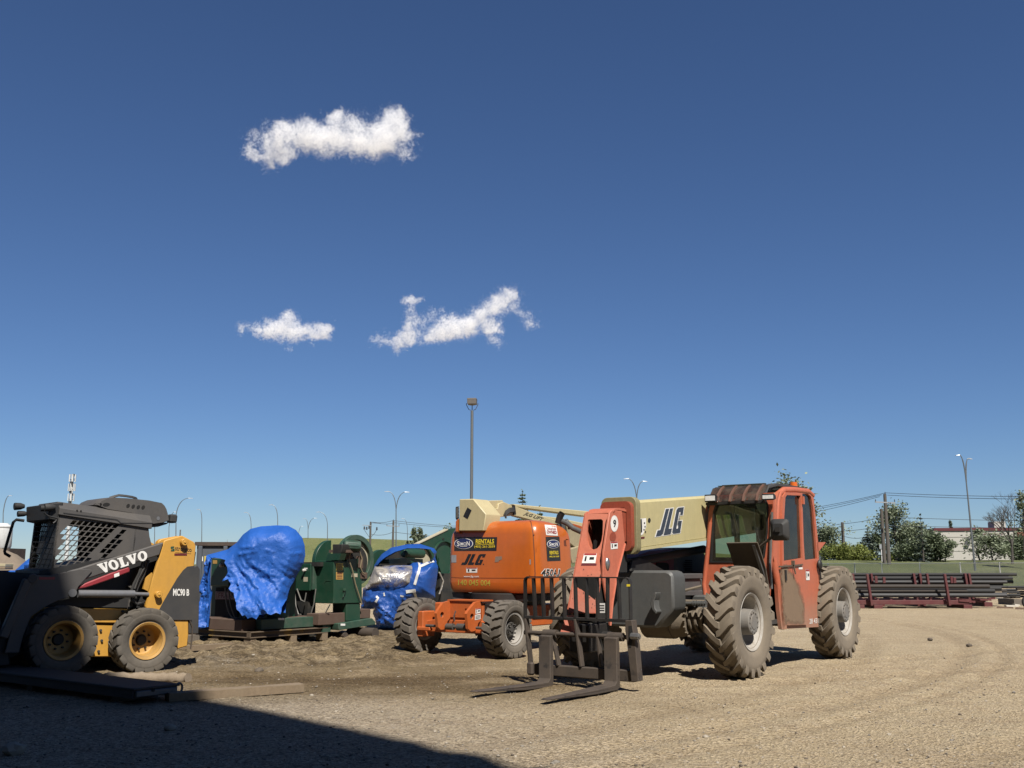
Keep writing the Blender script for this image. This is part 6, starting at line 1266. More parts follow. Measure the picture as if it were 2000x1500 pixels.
    # roof : flat top with a chamfered side band
    rt = V(vc+.03, (120, 992), (298, 1020)); rb = V(vc+.03, (126, 1002), (228, 1015), (236, 1021), (300, 1021))
    z0, z1 = rt[0][1], rt[1][1]; xa, xb = rt[0][0], rt[1][0]
    tl = V(vc-.06, (97, 977), (300, 1004)); sl = (tl[1][1]-tl[0][1])/(tl[1][0]-tl[0][0]); zt = lambda x: tl[0][1]+sl*(x-tl[0][0])
    def sec(x): zz = zt(x); s_ = z0+(z1-z0)*(x-xa)/(xb-xa); return [(x, -vc-.03, s_-.09), (x, -vc-.03, s_), (x, -vc+.10, zz), (x, vc-.10, zz), (x, vc+.03, s_), (x, vc+.03, s_-.09)]
    a, b = sec(xa+.02), sec(xb); rf = MB().add(a+b, [tuple(range(6)), tuple(range(11, 5, -1))]+[(i, (i+1) % 6, 6+(i+1) % 6, 6+i) for i in range(6)]); rfo = rf.build('roof', 'skid_grey', cab, ang=20, bev=.006)
    lip = V(vc+.035, (124, 1001), (229, 1014), (237, 1020.5), (299, 1021.5), (299, 1022.6), (236, 1022), (228, 1016), (124, 1003)); MB().ext('v', lip, vc-.0, vc+.035).build('roof_seam', 'skid_black', rfo)
    for x, y in ((150.5, 997), (158, 998)): p = fr.on(x, y, 'v', vc+.03); MB().cyl(p, p+Vector((0, .006, 0)), .012, n=8).build('bolt_hole', 'dark_void', rfo)
    # front : sloping caged door
    Ft, Fb = fr.on(115, 995, 'v', vc), fr.on(99, 1122, 'v', vc)
    q = [Vector((Fb.x, -vc, Fb.z)), Vector((Fb.x, vc, Fb.z)), Vector((Ft.x, vc, Ft.z)), Vector((Ft.x, -vc, Ft.z))]
    # unit coordinates of a photo pixel on that sloping plane
    nn = (q[1]-q[0]).cross(q[3]-q[0]).normalized()
    def uv(px, py):
        o_, d = fr.rl(px, py); p = o_+d*(nn.dot(q[0]-o_)/nn.dot(d)); return ((p.y+vc)/(2*vc), (p.z-Fb.z)/(Ft.z-Fb.z))
    win = [uv(*p) for p in ((50, 1030), (58, 1024), (76, 1019), (92, 1019.5), (93, 1030), (88, 1040), (78, 1052), (70, 1082), (79, 1084), (76, 1099), (66, 1111), (27, 1117), (34, 1098), (38, 1075))]
    win = [(min(.93, max(.05, a)), min(.95, max(.02, b))) for a, b in win]
    fd = MB(); plate(fd, q, SQ, [win], (-.025, 0, 0)); fdo = fd.build('door', 'skid_black', cab)
    gb = MB(); B = lambda a, b: (q[0]*(1-a)+q[1]*a)*(1-b)+(q[3]*(1-a)+q[2]*a)*b
    for k in range(10): b = .06+k*.085; gb.tube([B(.04, b+.03), B(.95, b-.0)], .0045, 5)
    for k in range(-2, 6): a = k*.2; gb.tube([B(max(.03, a), .03 if a > .03 else (.03-a)*1.0), B(min(.95, a+.62), .03+(min(.95, a+.62)-a)*1.35)], .0045, 5)
    gb.build('door_cage', 'skid_black', fdo); pg = MB(); plate(pg, [p+Vector((-.04, 0, 0)) for p in q], [(.03, .02), (.96, .02), (.96, .97), (.03, .97)], (), (-.004, 0, 0)); pg.build('door_glass', 'skid_glass', fdo)
    zv = Ft.z; MB().ext('v', [(Ft.x-.05, zv-.16), (Ft.x+.10, zv-.14), (Ft.x+.13, zv+.06), (Ft.x-.05, zt(xa)-.005)], -vc, vc-.02).build('front_visor', 'skid_black', cab, bev=.01)
    for x0, x1, y0, y1, d in ((27, 47, 981, 997, .22), (83, 93, 986, 999, .16), (92, 101, 983, 999, .12), (39, 48, 997, 1010, .16)):
        o_, e = fr.rl((x0+x1)/2, (y0+y1)/2); c = fr.on((x0+x1)/2, (y0+y1)/2, 'u', Ft.x+d); r = (y1-y0)/2/F*12.6; MB().lathe([(-.07, r*.5), (-.02, r*.9), (.05, r), (.06, r*.9), (.06, 0)], c, (1, .0, -.12), 14).build('work_light', 'rubber', cab)
    MB().tube([fr.on(x, y, 'v', -vc-.0) for x, y in ((47, 1017), (32, 1015), (26, 1020), (17, 1049), (9, 1077), (10, 1081), (20, 1087))], .02, 8).build('grab_handle', 'skid_black', cab)
    MB().ext('v', V(vc-.1, (99, 1000), (117, 994), (112, 1020), (103, 1024), (98, 1018)), vc-.14, vc-.1).build('inner_panel', 'tan_inner', cab); MB().tube([fr.on(x, y, 'v', vc+.01) for x, y in ((86, 1002), (94, 1008), (112, 1012), (109, 1018), (104, 1022))], .012, 6).build('door_stay', 'skid_black', cab)
    MB().box((-.55, -.25, .75), (-.15, .2, 1.1)).box((-.62, -.22, 1.0), (-.5, .18, 1.55)).build('seat', 'seat', cab, bev=.04)
    MB().ext('u', [(-vc, .6), (vc, .6), (vc, z1-.05), (-vc, z1-.05)], fr.on(262, 1050, 'v', vc).x-.02, fr.on(262, 1050, 'v', vc).x).build('back_wall', 'skid_black', cab); MB().tube([(Fb.x-.15, .1, 1.0), (Fb.x-.12, .12, 1.35), (Fb.x-.05, .14, 1.45)], .02, 8).sphere((Fb.x-.05, .14, 1.47), .04, 8).tube([(Fb.x-.15, -.15, .9), (Fb.x-.1, -.2, 1.4)], .02, 8).build('control_lever', 'skid_black', cab)
    # cooling hood behind the cab roof
    vh = .40; hp = smooth_poly(V(vh, (181, 990), (198, 973), (228, 970), (316, 979), (327, 990), (332, 1008), (333, 1020), (290, 1026), (281, 1006)), 1)
    n = len(hp); hm = MB(); cx, cz = sum(p[0] for p in hp)/n, sum(p[1] for p in hp)/n
    lay = [(-vh, .88), (-vh+.05, .97), (-vh+.12, 1), (vh-.12, 1), (vh-.05, .985), (vh, .94)]; vs = [(cx+(x-cx)*s_, v, cz+(z-cz)*s_) for v, s_ in lay for x, z in hp]
    hm.add(vs, [tuple(range(n-1, -1, -1)), tuple(len(vs)-n+i for i in range(n))]+[(k*n+i, k*n+(i+1) % n, (k+1)*n+(i+1) % n, (k+1)*n+i) for k in range(len(lay)-1) for i in range(n)]); ho = hm.build('rear_hood', 'skid_grey', t, ang=40)
    hs = mesh_surf(fr, ho)
    for x, y, a, b in ((250, 988, 3.4, 4), (260, 989.3, 3.4, 4), (270, 990.5, 3.4, 4), (279.5, 991, 3.4, 4), (207.5, 985.5, 7, 3.6), (194.5, 985.5, 4.5, 3), (186, 986, 3, 2)):
        decal('vent_hole', poly_shape([[(.5+.5*math.cos(k*.5236), .5+.5*math.sin(k*.5236)) for k in range(12)]]), [(x-a-1, y+b), (x+a-1, y+b), (x+a+1, y-b), (x-a+1, y-b)], hs, 'dark_void', ho, .003)
    decal('cap', poly_shape([[(.5+.5*math.cos(k*.5236), .5+.5*math.sin(k*.5236)) for k in range(12)]]), Q(305.5, 1008.5, 312, 1016.5), hs, 'cyl_grey', ho, .005)
    MB().ext('v', V(vh, (292, 1026), (333, 1020), (326, 1024), (310, 1029), (297, 1029)), -vh, vh-.03).build('hood_tray', 'skid_black', t); c = fr.on(337, 1013, 'v', .3); MB().box((c.x-.05, .2, c.z-.06), (c.x+.05, .36, c.z+.06)).build('tail_light', 'rubber', t, bev=.02)
    w = MB()
    for k in range(4): w.tube([fr.on(x, y+k*.9, 'v', .1+.05*k) for x, y in ((214, 971), (222, 968.5), (232, 966), (246, 967.5), (258, 969.5), (266, 972), (268, 975))], .008, 5)
    w.build('loose_cable', 'hose', t)
skid_steer()
# ================================================================ old presses, tarpaulins, pallets
from mathutils.geometry import delaunay_2d_cdt
def inflate(mb, poly, Y, depth, step=.05, w=None, fold=(.03, 6., (1., .4)), seed=0, back=.5, wr=.016, shift=None, smooth=.58, hem=None, creases=()):
    """a cloth skin over a bulky thing: outline (photo px) at distance Y, swollen towards the front and the back, with folds"""
    P = [at_y(x, y, Y) for x, y in poly]; B = []
    sil = []
    for i_, (a, b) in enumerate(zip(P, P[1:]+P[:1])):
        n = max(1, int((b-a).length/step)); sil += [hem is None or i_ < hem]*n; B += [(a.lerp(b, k/n).x, a.lerp(b, k/n).z) for k in range(n)]
    xs = [p[0] for p in B]; zs = [p[1] for p in B]; pts = [Vector(p) for p in B]; n = len(pts); r = random.Random(seed)
    gx = np.arange(min(xs)+step*.5, max(xs), step); gz = np.arange(min(zs)+step*.5, max(zs), step); Bn = np.array(B); Bm = np.roll(Bn, -1, 0); sil = np.array(sil); An, Am = Bn, Bm
    def dist(x, z):
        d = Bm-Bn; t = np.clip(((x-Bn[:, 0])*d[:, 0]+(z-Bn[:, 1])*d[:, 1])/np.maximum((d**2).sum(1), 1e-9), 0, 1)
        q = np.sqrt((x-Bn[:, 0]-t*d[:, 0])**2+(z-Bn[:, 1]-t*d[:, 1])**2); return float(q.min()), float(q[sil].min())
    for x in gx:
        for z in gz:
            q = (x+r.uniform(-.3, .3)*step, z+r.uniform(-.3, .3)*step)
            if inside(q, B) and dist(*q)[0] > step*.45: pts.append(Vector(q))
    v, e, f, *_ = delaunay_2d_cdt(pts, [(i, (i+1) % n) for i in range(n)], [], 1, 1e-5)
    w = w or depth; amp, fr_, dr = fold; out = []; z0, z1 = min(zs), max(zs); outb = []
    L_ = math.hypot(*dr); dx, dz = dr[0]/L_, dr[1]/L_
    CR = [(Vector((at_y(*a_, Y).x, at_y(*a_, Y).z)), Vector((at_y(*b_, Y).x, at_y(*b_, Y).z)), am, wd) for a_, b_, am, wd in creases]
    rid = lambda x, y, k: (1-abs(noise.noise(Vector((x, y, seed+k))))*2.4)
    for p in v:
        d0, d = dist(p.x, p.y); k = min(1, d/w); k0 = min(1, d0/w); h = depth*(1-(1-k)**2.6); t_ = (p.y-z0)/(z1-z0); hang = .15+.85*max(0, min(1, (smooth-t_)/.22))
        wv = .25*noise.noise(Vector((p.x*1.7, p.y*1.7, seed+20))); a = (p.x*dx+p.y*dz)+wv; b = (-p.x*dz+p.y*dx)
        f1 = rid(a*fr_*.55, b*fr_*.13, 1); f2 = rid(a*fr_*1.35+3, b*fr_*.4, 4); f3 = rid(p.x*fr_*2.6, p.y*fr_*2.2, 7); f0 = noise.noise(Vector((p.x*1.1, p.y*1.3, seed+9)))
        fd = hang*(amp*1.5*f1+amp*.8*f2)*min(1, d/.05+.25)+wr*1.5*f3*(.05+.95*hang)+amp*1.3*f0
        for A_, B_, am, wd in CR:
            e_ = B_-A_; t2 = max(0, min(1, (p-A_).dot(e_)/e_.length_squared)); q_ = (p-A_-e_*t2).length/wd; fd += am*math.exp(-q_)*(1-.5*t2)
        sh = shift(p.x, p.y) if shift else 0
        out.append((p.x, Y-h-fd+sh, p.y)); outb.append((p.x, Y+back*depth*math.sqrt(max(0, 1-(1-k0)**2))+sh, p.y))
    mb.add(out, [tuple(t) for t in f]); mb.add(outb, [tuple(reversed(t)) for t in f]); return mb
mat('press_green', (.012, .062, .034), .42, amt=.3, dirt=(.09, .10, .07), dscale=4, var=.12, wear=((.05, .045, .03), 6., .72), bump=.12, bscale=20)
mat('press_green_pale', (.03, .085, .055), .55, amt=.5, dirt=(.14, .14, .11), dscale=5, var=.12, wear=((.07, .05, .035), 7., .68), bump=.15)
mat('press_rust', (.11, .065, .045), .85, amt=.4, dirt=(.17, .13, .1), dscale=5, bump=.35); mat('pallet_steel', (.13, .09, .055), .8, amt=.4, dirt=(.2, .16, .12), dscale=5, wear=((.26, .16, .035), 3., .56), bump=.25)
mat('timber', (.24, .175, .11), .9, amt=.4, dirt=(.3, .245, .17), dscale=5, var=.2, bump=.5, bscale=25); mat('timber_grey', (.17, .145, .12), .92, amt=.4, dirt=(.28, .23, .17), dscale=5, var=.2, bump=.5, bscale=25)
mat('cream_disc', (.55, .50, .36), .6, amt=.3, bump=0); mat('label_yellow', (.62, .50, .10), .6, amt=.3, dirt=(.4, .3, .15), bump=0); mat('label_orange', (.55, .32, .08), .6, amt=.3, dirt=(.4, .3, .15), bump=0); mat('knob_white', (.7, .66, .6), .4, amt=.1, bump=0)
def tarp_mat(name, c, rough=.36):
    m, nt, b, tc = newmat(name); vec = tc.outputs['Object']
    col = mixc(nt, ramp(nt, fnoise(nt, vec, 2.5, 5, .6), .3, .7), c, tuple(min(1, x*1.18+.004) for x in c)); col = mixc(nt, ramp(nt, fnoise(nt, vec, 1.4, 6, .7), .58, .95), col, (.05, .09, .20))
    nt.links.new(col, b.inputs['Base Color']); setin(b, Roughness=rough)
    bp = nt.nodes.new('ShaderNodeBump'); bp.inputs['Strength'].default_value = .6; bp.inputs['Distance'].default_value = .02; b.inputs['Specular IOR Level'].default_value = .35
    n1 = fnoise(nt, vec, 14, 6, .66, .8); nt.links.new(n1, bp.inputs['Height']); nt.links.new(bp.outputs[0], b.inputs['Normal'])
tarp_mat('tarp_blue', (.010, .066, .28), .5); tarp_mat('tarp_deep', (.008, .048, .21), .42); mat('tape_white', (.78, .78, .76), .35, amt=.15, bump=.1)
def covered_press():
    g0 = ground_pt(488, 1261); fr = Frame(g0); V = lambda v, *p: fr.v(v, *p); U = lambda u, *p: fr.u(u, *p)
    # steel pallet with wooden blocks
    t = thing('steel_pallet', 'rusty yellow steel pallet on wooden blocks under the machine with the domed blue tarp', 'pallet', fr)
    a = fr.on(485, 1247, 'v', 0); zt, zb = fr.on(485, 1235, 'v', 0).z, fr.on(485, 1247.5, 'v', 0).z; uR = fr.on(641, 1228, 'v', 0).x; vL = fr.on(350, 1232, 'u', 0).y
    def ibeam(mb, ax, c, s0, s1, inward):
        for za, zc in ((zb, zb+.018), (zt-.018, zt)): pts = None; lo, hi = sorted((c, c+inward*.10)); mb.box((s0, lo, za), (s1, hi, zc)) if ax == 'v' else mb.box((lo, s0, za), (hi, s1, zc))
        c2 = c+inward*.05; lo, hi = sorted((c2, c2+inward*.014)); mb.box((s0, lo, zb+.018), (s1, hi, zt-.018)) if ax == 'v' else mb.box((lo, s0, zb+.018), (hi, s1, zt-.018))
    for nm, ax, c, s0, s1, inw in (('beam', 'v', 0, uR, 0, -1), ('beam', 'u', 0, vL, -.101, -1), ('beam', 'v', vL, uR, -.101, 1), ('beam', 'u', uR+.02, vL+.101, -.101, 1), ('beam', 'u', uR/2, vL+.101, -.101, -1)):
        m = MB(); ibeam(m, ax, c, s0, s1, inw); m.build(nm, 'pallet_steel', t, bev=.003)
    MB().box((-.012, -.10, zb), (.0, .004, zt)).build('corner_plate', 'pallet_steel', t)
    for u, v in ((-.02, -.18), (fr.on(565, 1250, 'v', -.05).x, -.16), (uR+.14, -.16), (-.02, fr.on(417, 1255, 'u', -.05).y), (uR+.1, vL+.1), (uR/2, vL+.1)):
        MB().box((u-.14, v-.02, -.01), (u, v+.16, zb-.002)).build('block', 'timber', t, bev=.006)
    # machine
    p = thing('covered_press', 'green machine press mostly hidden under the domed blue tarp, its control box showing', 'press', fr); z0 = zt+.002
    MB().box((-1.75, vL+.12, z0), (-.05, -.30, z0+.20)).build('base', 'press_rust', p, bev=.01)
    q = V(-.12, (511, 1210), (615, 1200), (615, 1219), (511, 1224)); MB().ext('v', [(q[0][0], q[0][1]), (q[1][0], q[0][1]), (q[1][0], z0+.015), (q[0][0], z0+.015)], -.28, -.12).build('rail', 'press_green_pale', p, bev=.006); decal('label', rect_shape(), Q(543, 1207, 555, 1211), plane_surf(fr, 'v', -.12), 'white_decal', p)
    mb = MB().box((-1.4, vL+.25, z0+.2), (-.5, -.45, 1.5)).cyl((-1.0, -.6, z0+.2), (-1.0, -.6, .7), .3, n=20); mb.build('body', 'press_green', p)
    ub = -.32; bx = U(ub, (413.5, 1091), (449, 1091), (448, 1145), (413, 1145)); cb = MB().box((ub-.25, bx[0][0], bx[2][1]), (ub, bx[1][0], bx[0][1])).build('control_box', 'press_green', p, bev=.01)
    su = plane_surf(fr, 'u', ub); k = fr.on(437, 1104, 'u', ub); MB().cyl(k, k+Vector((.06, 0, 0)), .028, n=14).sphere(k+Vector((.07, 0, 0)), .04, 12, (.6, 1, 1)).build('knob', 'knob_white', cb)
    decal('label', rect_shape(), Q(416, 1094, 424.5, 1101), su, 'label_orange', cb); decal('label', rect_shape(), Q(441, 1092, 450, 1098.5), su, 'white_decal', cb)
    MB().box((ub-.5, bx[0][0]-.02, z0+.2), (ub-.15, bx[1][0]+.1, bx[2][1]-.03)).build('stand', 'dark_void', p)  # black box in place of the shaded void below the control box
    un = ub-.14; sg = U(un, (422.5, 1155), (470, 1155), (470, 1172), (422.5, 1172)); so = MB().box((un, sg[0][0], sg[2][1]), (un+.02, sg[1][0], sg[0][1])).build('name_plate', 'sign_pink', p); decal('lettering', text_shape('FRANSO', .01), Q(427, 1158, 467, 1168), plane_surf(fr, 'u', un+.02), 'maroon_decal', so)
    decal('plate_border', poly_shape([[[(0, 0), (1, 0), (1, 1), (0, 1)], [(.02, .08), (.98, .08), (.98, .92), (.02, .92)]]]), Q(423.5, 1156, 469.5, 1171), plane_surf(fr, 'u', un+.02), 'maroon_decal', so)
    for pts, m in ((((440, 1148), (441, 1170), (446, 1195), (456, 1210), (465, 1206)), 'hose_grey'), (((446, 1150), (450, 1180), (458, 1205), (464, 1218), (475, 1214), (483, 1195), (487, 1180)), 'hose_grey'), (((475, 1160), (472, 1185), (470, 1205), (478, 1212), (488, 1190)), 'hose'), (((448, 1148), (452, 1160), (460, 1170), (472, 1168)), 'hose_grey')):
        P = smooth_poly([tuple(fr.on(x, y, 'u', ub+.05))[1:] for x, y in pts], 2, False); MB().tube([(ub+.05, *c) for c in P], .014, 7).build('hose', m, p)
    # the tarp
    T = [(405, 1084), (420, 1080), (445, 1073), (462, 1060), (475, 1044), (490, 1033), (510, 1028), (540, 1026), (563, 1027), (578, 1035), (590, 1050), (595, 1065), (596, 1085), (593, 1100), (585, 1115), (577, 1130), (570, 1147), (566, 1170), (565, 1196), (557, 1193), (549, 1197), (541, 1193), (533, 1198), (527, 1196), (522, 1205), (513, 1201), (505, 1204), (500, 1197), (495, 1199), (489, 1190), (485, 1187), (482, 1174), (477, 1165), (474, 1156), (468, 1153), (463, 1148), (466, 1140), (459, 1130), (453, 1133), (447, 1135), (452, 1127), (457, 1118), (456, 1108), (450, 1099), (451, 1094), (440, 1091), (425, 1089), (414, 1091)]
    CREASES = [((482, 1070), (506, 1069), .05, .03), ((506, 1070), (500, 1088), .04, .03), ((480, 1083), (508, 1078), .045, .03), ((496, 1090), (478, 1140), .05, .035), ((553, 1040), (508, 1068), .025, .05), ((553, 1040), (570, 1030), .02, .05), ((520, 1088), (497, 1190), .04, .035), ((545, 1092), (524, 1195), .04, .035), ((572, 1092), (548, 1185), .04, .03), ((590, 1080), (574, 1082), .04, .02), ((590, 1080), (582, 1104), .04, .02), ((594, 1092), (565, 1165), .03, .03), ((530, 1075), (545, 1078), .03, .02), ((505, 1110), (560, 1125), -.03, .03), ((500, 1140), (545, 1165), -.03, .03), ((405, 1086), (470, 1066), .02, .03)]
    Yt = fr.wor((-.75, -.35, 1)).y; mb = MB(); hh = lambda x, z: -.30*max(0, min(1, (1.15-z)/.5))
    inflate(mb, T, Yt, .40, .026, .36, (.05, 6., (.8, .62)), 11, .8, .016, hh, .62, 17, CREASES)
    L = [(405, 1084), (414, 1090), (411, 1115), (411, 1148), (415, 1156), (411, 1180), (410, 1200), (407, 1224), (396, 1227), (385, 1230), (387, 1212), (390, 1190), (395, 1160), (391, 1154), (397, 1130), (402, 1118), (399, 1110)]
    inflate(mb, L, Yt-.40, .06, .022, .08, (.045, 9., (1., .25)), 12, .6, .016, None, 1.2, 1)
    o = mb.build('tarpaulin', 'tarp_blue', fix=True, ang=75); tag(o, 'bright blue tarpaulin domed over a press, torn lower edge, nearest the loader', 'tarpaulin')
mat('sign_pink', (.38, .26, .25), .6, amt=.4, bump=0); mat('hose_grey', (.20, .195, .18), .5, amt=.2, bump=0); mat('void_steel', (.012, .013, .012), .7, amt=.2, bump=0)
covered_press()
def green_press():
    fr = Frame(ground_pt(690, 1246)); V = lambda v, *p: fr.v(v, *p); U = lambda u, *p: fr.u(u, *p); pg = 'press_green'
    t = thing('green_press', 'uncovered dark green flywheel press with a motor on top and yellow labels', 'press', fr)
    v1 = .0; cu = fr.on(652, 1110, 'v', v1).x
    MB().ext('v', V(v1, (652, 1095), (677, 1096), (678, 1090), (706, 1092), (708, 1178), (652, 1179)), -.5, v1).build('column', pg, t, bev=.012)
    MB().ext('v', V(v1-.02, (676, 1179), (704, 1178), (704, 1213), (676, 1213)), -.4, v1-.02).build('leg', pg, t, bev=.01)
    uw = cu-.02; w = U(uw, (614, 1096), (652, 1096), (652, 1179), (612, 1179)); MB().box((uw-.35, w[0][0], w[2][1]), (uw, w[1][0]+.02, w[0][1])).build('frame', pg, t, bev=.01)
    cr = MB()
    for y in (1106, 1134): cr.tube([fr.on(x, yy, 'u', uw+.01) for x, yy in ((634, y+4), (637, y), (646, y))], .008, 5)
    cr.build('bracket', pg, t)
    MB().ext('v', V(.06, (661, 1226), (661, 1218), (727, 1207.5), (734, 1215), (733, 1220), (662, 1231)), -.5, .06).build('foot', 'press_green_pale', t, bev=.008)
    uf = fr.on(653, 1224, 'v', .0).x; MB().box((uf, -.45, .14), (uf+.2, -.1, .28)).build('foot_lug', 'press_green_pale', t)
    for xa, xb, ya, yb in ((623, 676, 1199, 1218), (704, 724, 1190, 1207)):
        q = V(-.06, (xa, ya), (xb, ya), (xb, yb), (xa, yb)); MB().box((min(q[0][0], q[1][0]), -.4, q[2][1]), (max(q[0][0], q[1][0]), -.06, q[0][1])).build('cross_member', 'press_rust', t, bev=.008)
    MB().cyl((-.25, -.35, .09), (-.25, .35, .09), .1, n=16).cyl((.25, -.45, .06), (.25, .05, .06), .06, n=10).build('skid_roller', 'rusty_steel', t)
    # flywheels, pale inner guard, motor
    vd = -.02; c, = V(vd, (696, 1094)); R = c[1]-V(vd, (696, 1144))[0][1]; ci = lambda r, n=40, dz=0: [(c[0]+r*math.cos(2*math.pi*k/n), c[1]+dz+r*math.sin(2*math.pi*k/n)) for k in range(n)]
    MB().ext('v', ci(R), vd-.10, vd, [ci(R*.80)]).build('flywheel', 'press_green_pale', t, bev=.004)
    MB().ext('v', ci(R*.79), vd-.09, vd-.07).build('guard_disc', 'cream_disc', t); MB().ext('v', ci(R*.70, 40, -.05), vd-.069, vd-.04).build('inner_disc', 'void_steel', t)
    v2 = -.55; c2, = V(v2, (646, 1096)); R2 = c2[1]-V(v2, (650, 1137))[0][1]; sg_ = 1 if V(v2, (640, 1096))[0][0] < c2[0] else -1; MB().ext('v', [(c2[0]-R2*math.sin(2*math.pi*k/40)*sg_, c2[1]+R2*math.cos(2*math.pi*k/40)) for k in range(21)], v2-.1, v2).build('far_flywheel', pg, t, bev=.004)
    a, b = fr.on(671, 1065, 'v', .05), fr.on(703, 1067, 'v', .22); d = (b-a).normalized(); mo = MB().lathe([(0, 0), (0, .08), (.02, .10), (.06, .105), ((b-a).length-.04, .105), ((b-a).length, .095), ((b-a).length+.005, .03), ((b-a).length+.005, 0)], a, d, 20)
    for k in range(14): an = k*.449; o_ = perp(d); p = o_[0]*math.cos(an)+o_[1]*math.sin(an); mo.bar(a+d*.07+p*.105, b-d*.05+p*.105, .008, .012, p)
    mo.build('motor', 'press_green_pale', t); MB().box((min(a.x, b.x)-.05, -.3, a.z-.14), (max(a.x, b.x)+.05, b.y-.04, a.z-.085)).build('motor_mount', 'press_rust', t)
    MB().ext('u', U(uw, (649, 1063), (668, 1063), (668, 1072), (664, 1084), (652, 1092), (649, 1090)), uw-.25, uw).build('gearbox', 'void_steel', t, bev=.012)
    MB().ext('u', U(uw+.02, (642, 1081), (668, 1081), (664, 1094), (638, 1094)), uw-.1, uw+.04).build('tray', pg, t)
    rs = MB().ext('v', V(.02, (672, 1083), (684, 1080), (690, 1090), (676, 1093)), -.06, .02).ext('v', V(.02, (702, 1086), (709, 1087), (709, 1110), (700, 1108)), -.06, .02).ext('v', V(.02, (705, 1118), (718, 1118), (718, 1130), (705, 1130)), -.06, .01); rs.build('rusty_bracket', 'press_rust', t)
    for pts, m in (((( 681, 1098), (683, 1082), (692, 1075), (703, 1079), (707, 1092), (704, 1108), (708, 1118), (713, 1121)), 'hose_tan'), (((682, 1096), (688, 1112), (694, 1140), (702, 1165), (707, 1180)), 'hose_tan')):
        P = smooth_poly([tuple(fr.on(x, y, 'v', .05)) for x, y in pts], 0, False); MB().tube(P, .013, 7).build('hose', m, t)
    sv = plane_surf(fr, 'v', v1)
    for q, m in ((Q(656, 1100, 670, 1114), 'label_yellow'), (Q(656, 1117, 670, 1132), 'label_orange'), (Q(686, 1120, 698, 1127), 'cream_disc')): 
        l = decal('label', rect_shape(), q, sv, m, t)
        if q[0][0] == 656:
            for k in range(4): decal('text_line', rect_shape(), Q(658, q[2][1]+2.5+k*3, 668, q[2][1]+3.6+k*3), sv, 'maroon_decal', l, .006)
    l = decal('label', rect_shape(), Q(628, 1097, 640, 1099.5), plane_surf(fr, 'u', uw), 'white_decal', t); decal('label', rect_shape(), Q(665, 1218, 674, 1222), plane_surf(fr, 'v', .06), 'white_decal', t)
    la = MB().tube([fr.on(x, y, 'v', .03) for x, y in ((672, 1152), (672, 1158), (670, 1166))], .014, 6).cyl(fr.on(673, 1151, 'v', 0), fr.on(673, 1151, 'v', .06), .03, n=10); la.build('latch', pg, t)
    # its control box on the left
    ub = uw+.12; bx = U(ub, (573, 1101), (607, 1101), (608, 1154), (571, 1154)); cb = MB().box((ub-.2, bx[0][0], bx[2][1]), (ub, bx[1][0], bx[0][1])).build('control_box', pg, t, bev=.01)
    MB().box((ub-.16, bx[1][0]+.002, bx[2][1]+.02), (ub-.02, bx[1][0]+.06, bx[0][1]-.03)).build('box_door', 'press_green_pale', cb, bev=.006)
    su = plane_surf(fr, 'u', ub); k = fr.on(597, 1114, 'u', ub); MB().cyl(k, k+Vector((.05, 0, 0)), .02, n=12).sphere(k+Vector((.06, 0, 0)), .032, 12, (.6, 1, 1)).build('knob', 'knob_white', cb)
    decal('label', rect_shape(), Q(594, 1109, 601, 1111.5), su, 'white_decal', cb); decal('label', rect_shape(), Q(593, 1127, 601.5, 1136), su, 'cream_disc', cb)
    MB().box((ub-.25, bx[0][0]-.3, bx[0][1]-.05), (ub-.02, bx[1][0]+.25, bx[0][1]+.03)).build('top_rail', 'void_steel', t); MB().box((ub-.3, bx[0][0]-.1, .0), (ub-.1, bx[1][0]-.15, bx[2][1])).build('stand', 'void_steel', t)
    for pts in (((576, 1160), (578, 1185), (583, 1200), (588, 1200)), ((617, 1150), (613, 1180), (607, 1200)), ((580, 1150), (588, 1172), (595, 1175), (598, 1158)), ((645, 1180), (636, 1196))):
        MB().tube([fr.on(x, y, 'u', ub+.02) for x, y in pts], .012, 6).build('hose', 'hose_grey', t)
mat('hose_tan', (.28, .22, .13), .6, amt=.2, bump=0)
green_press()
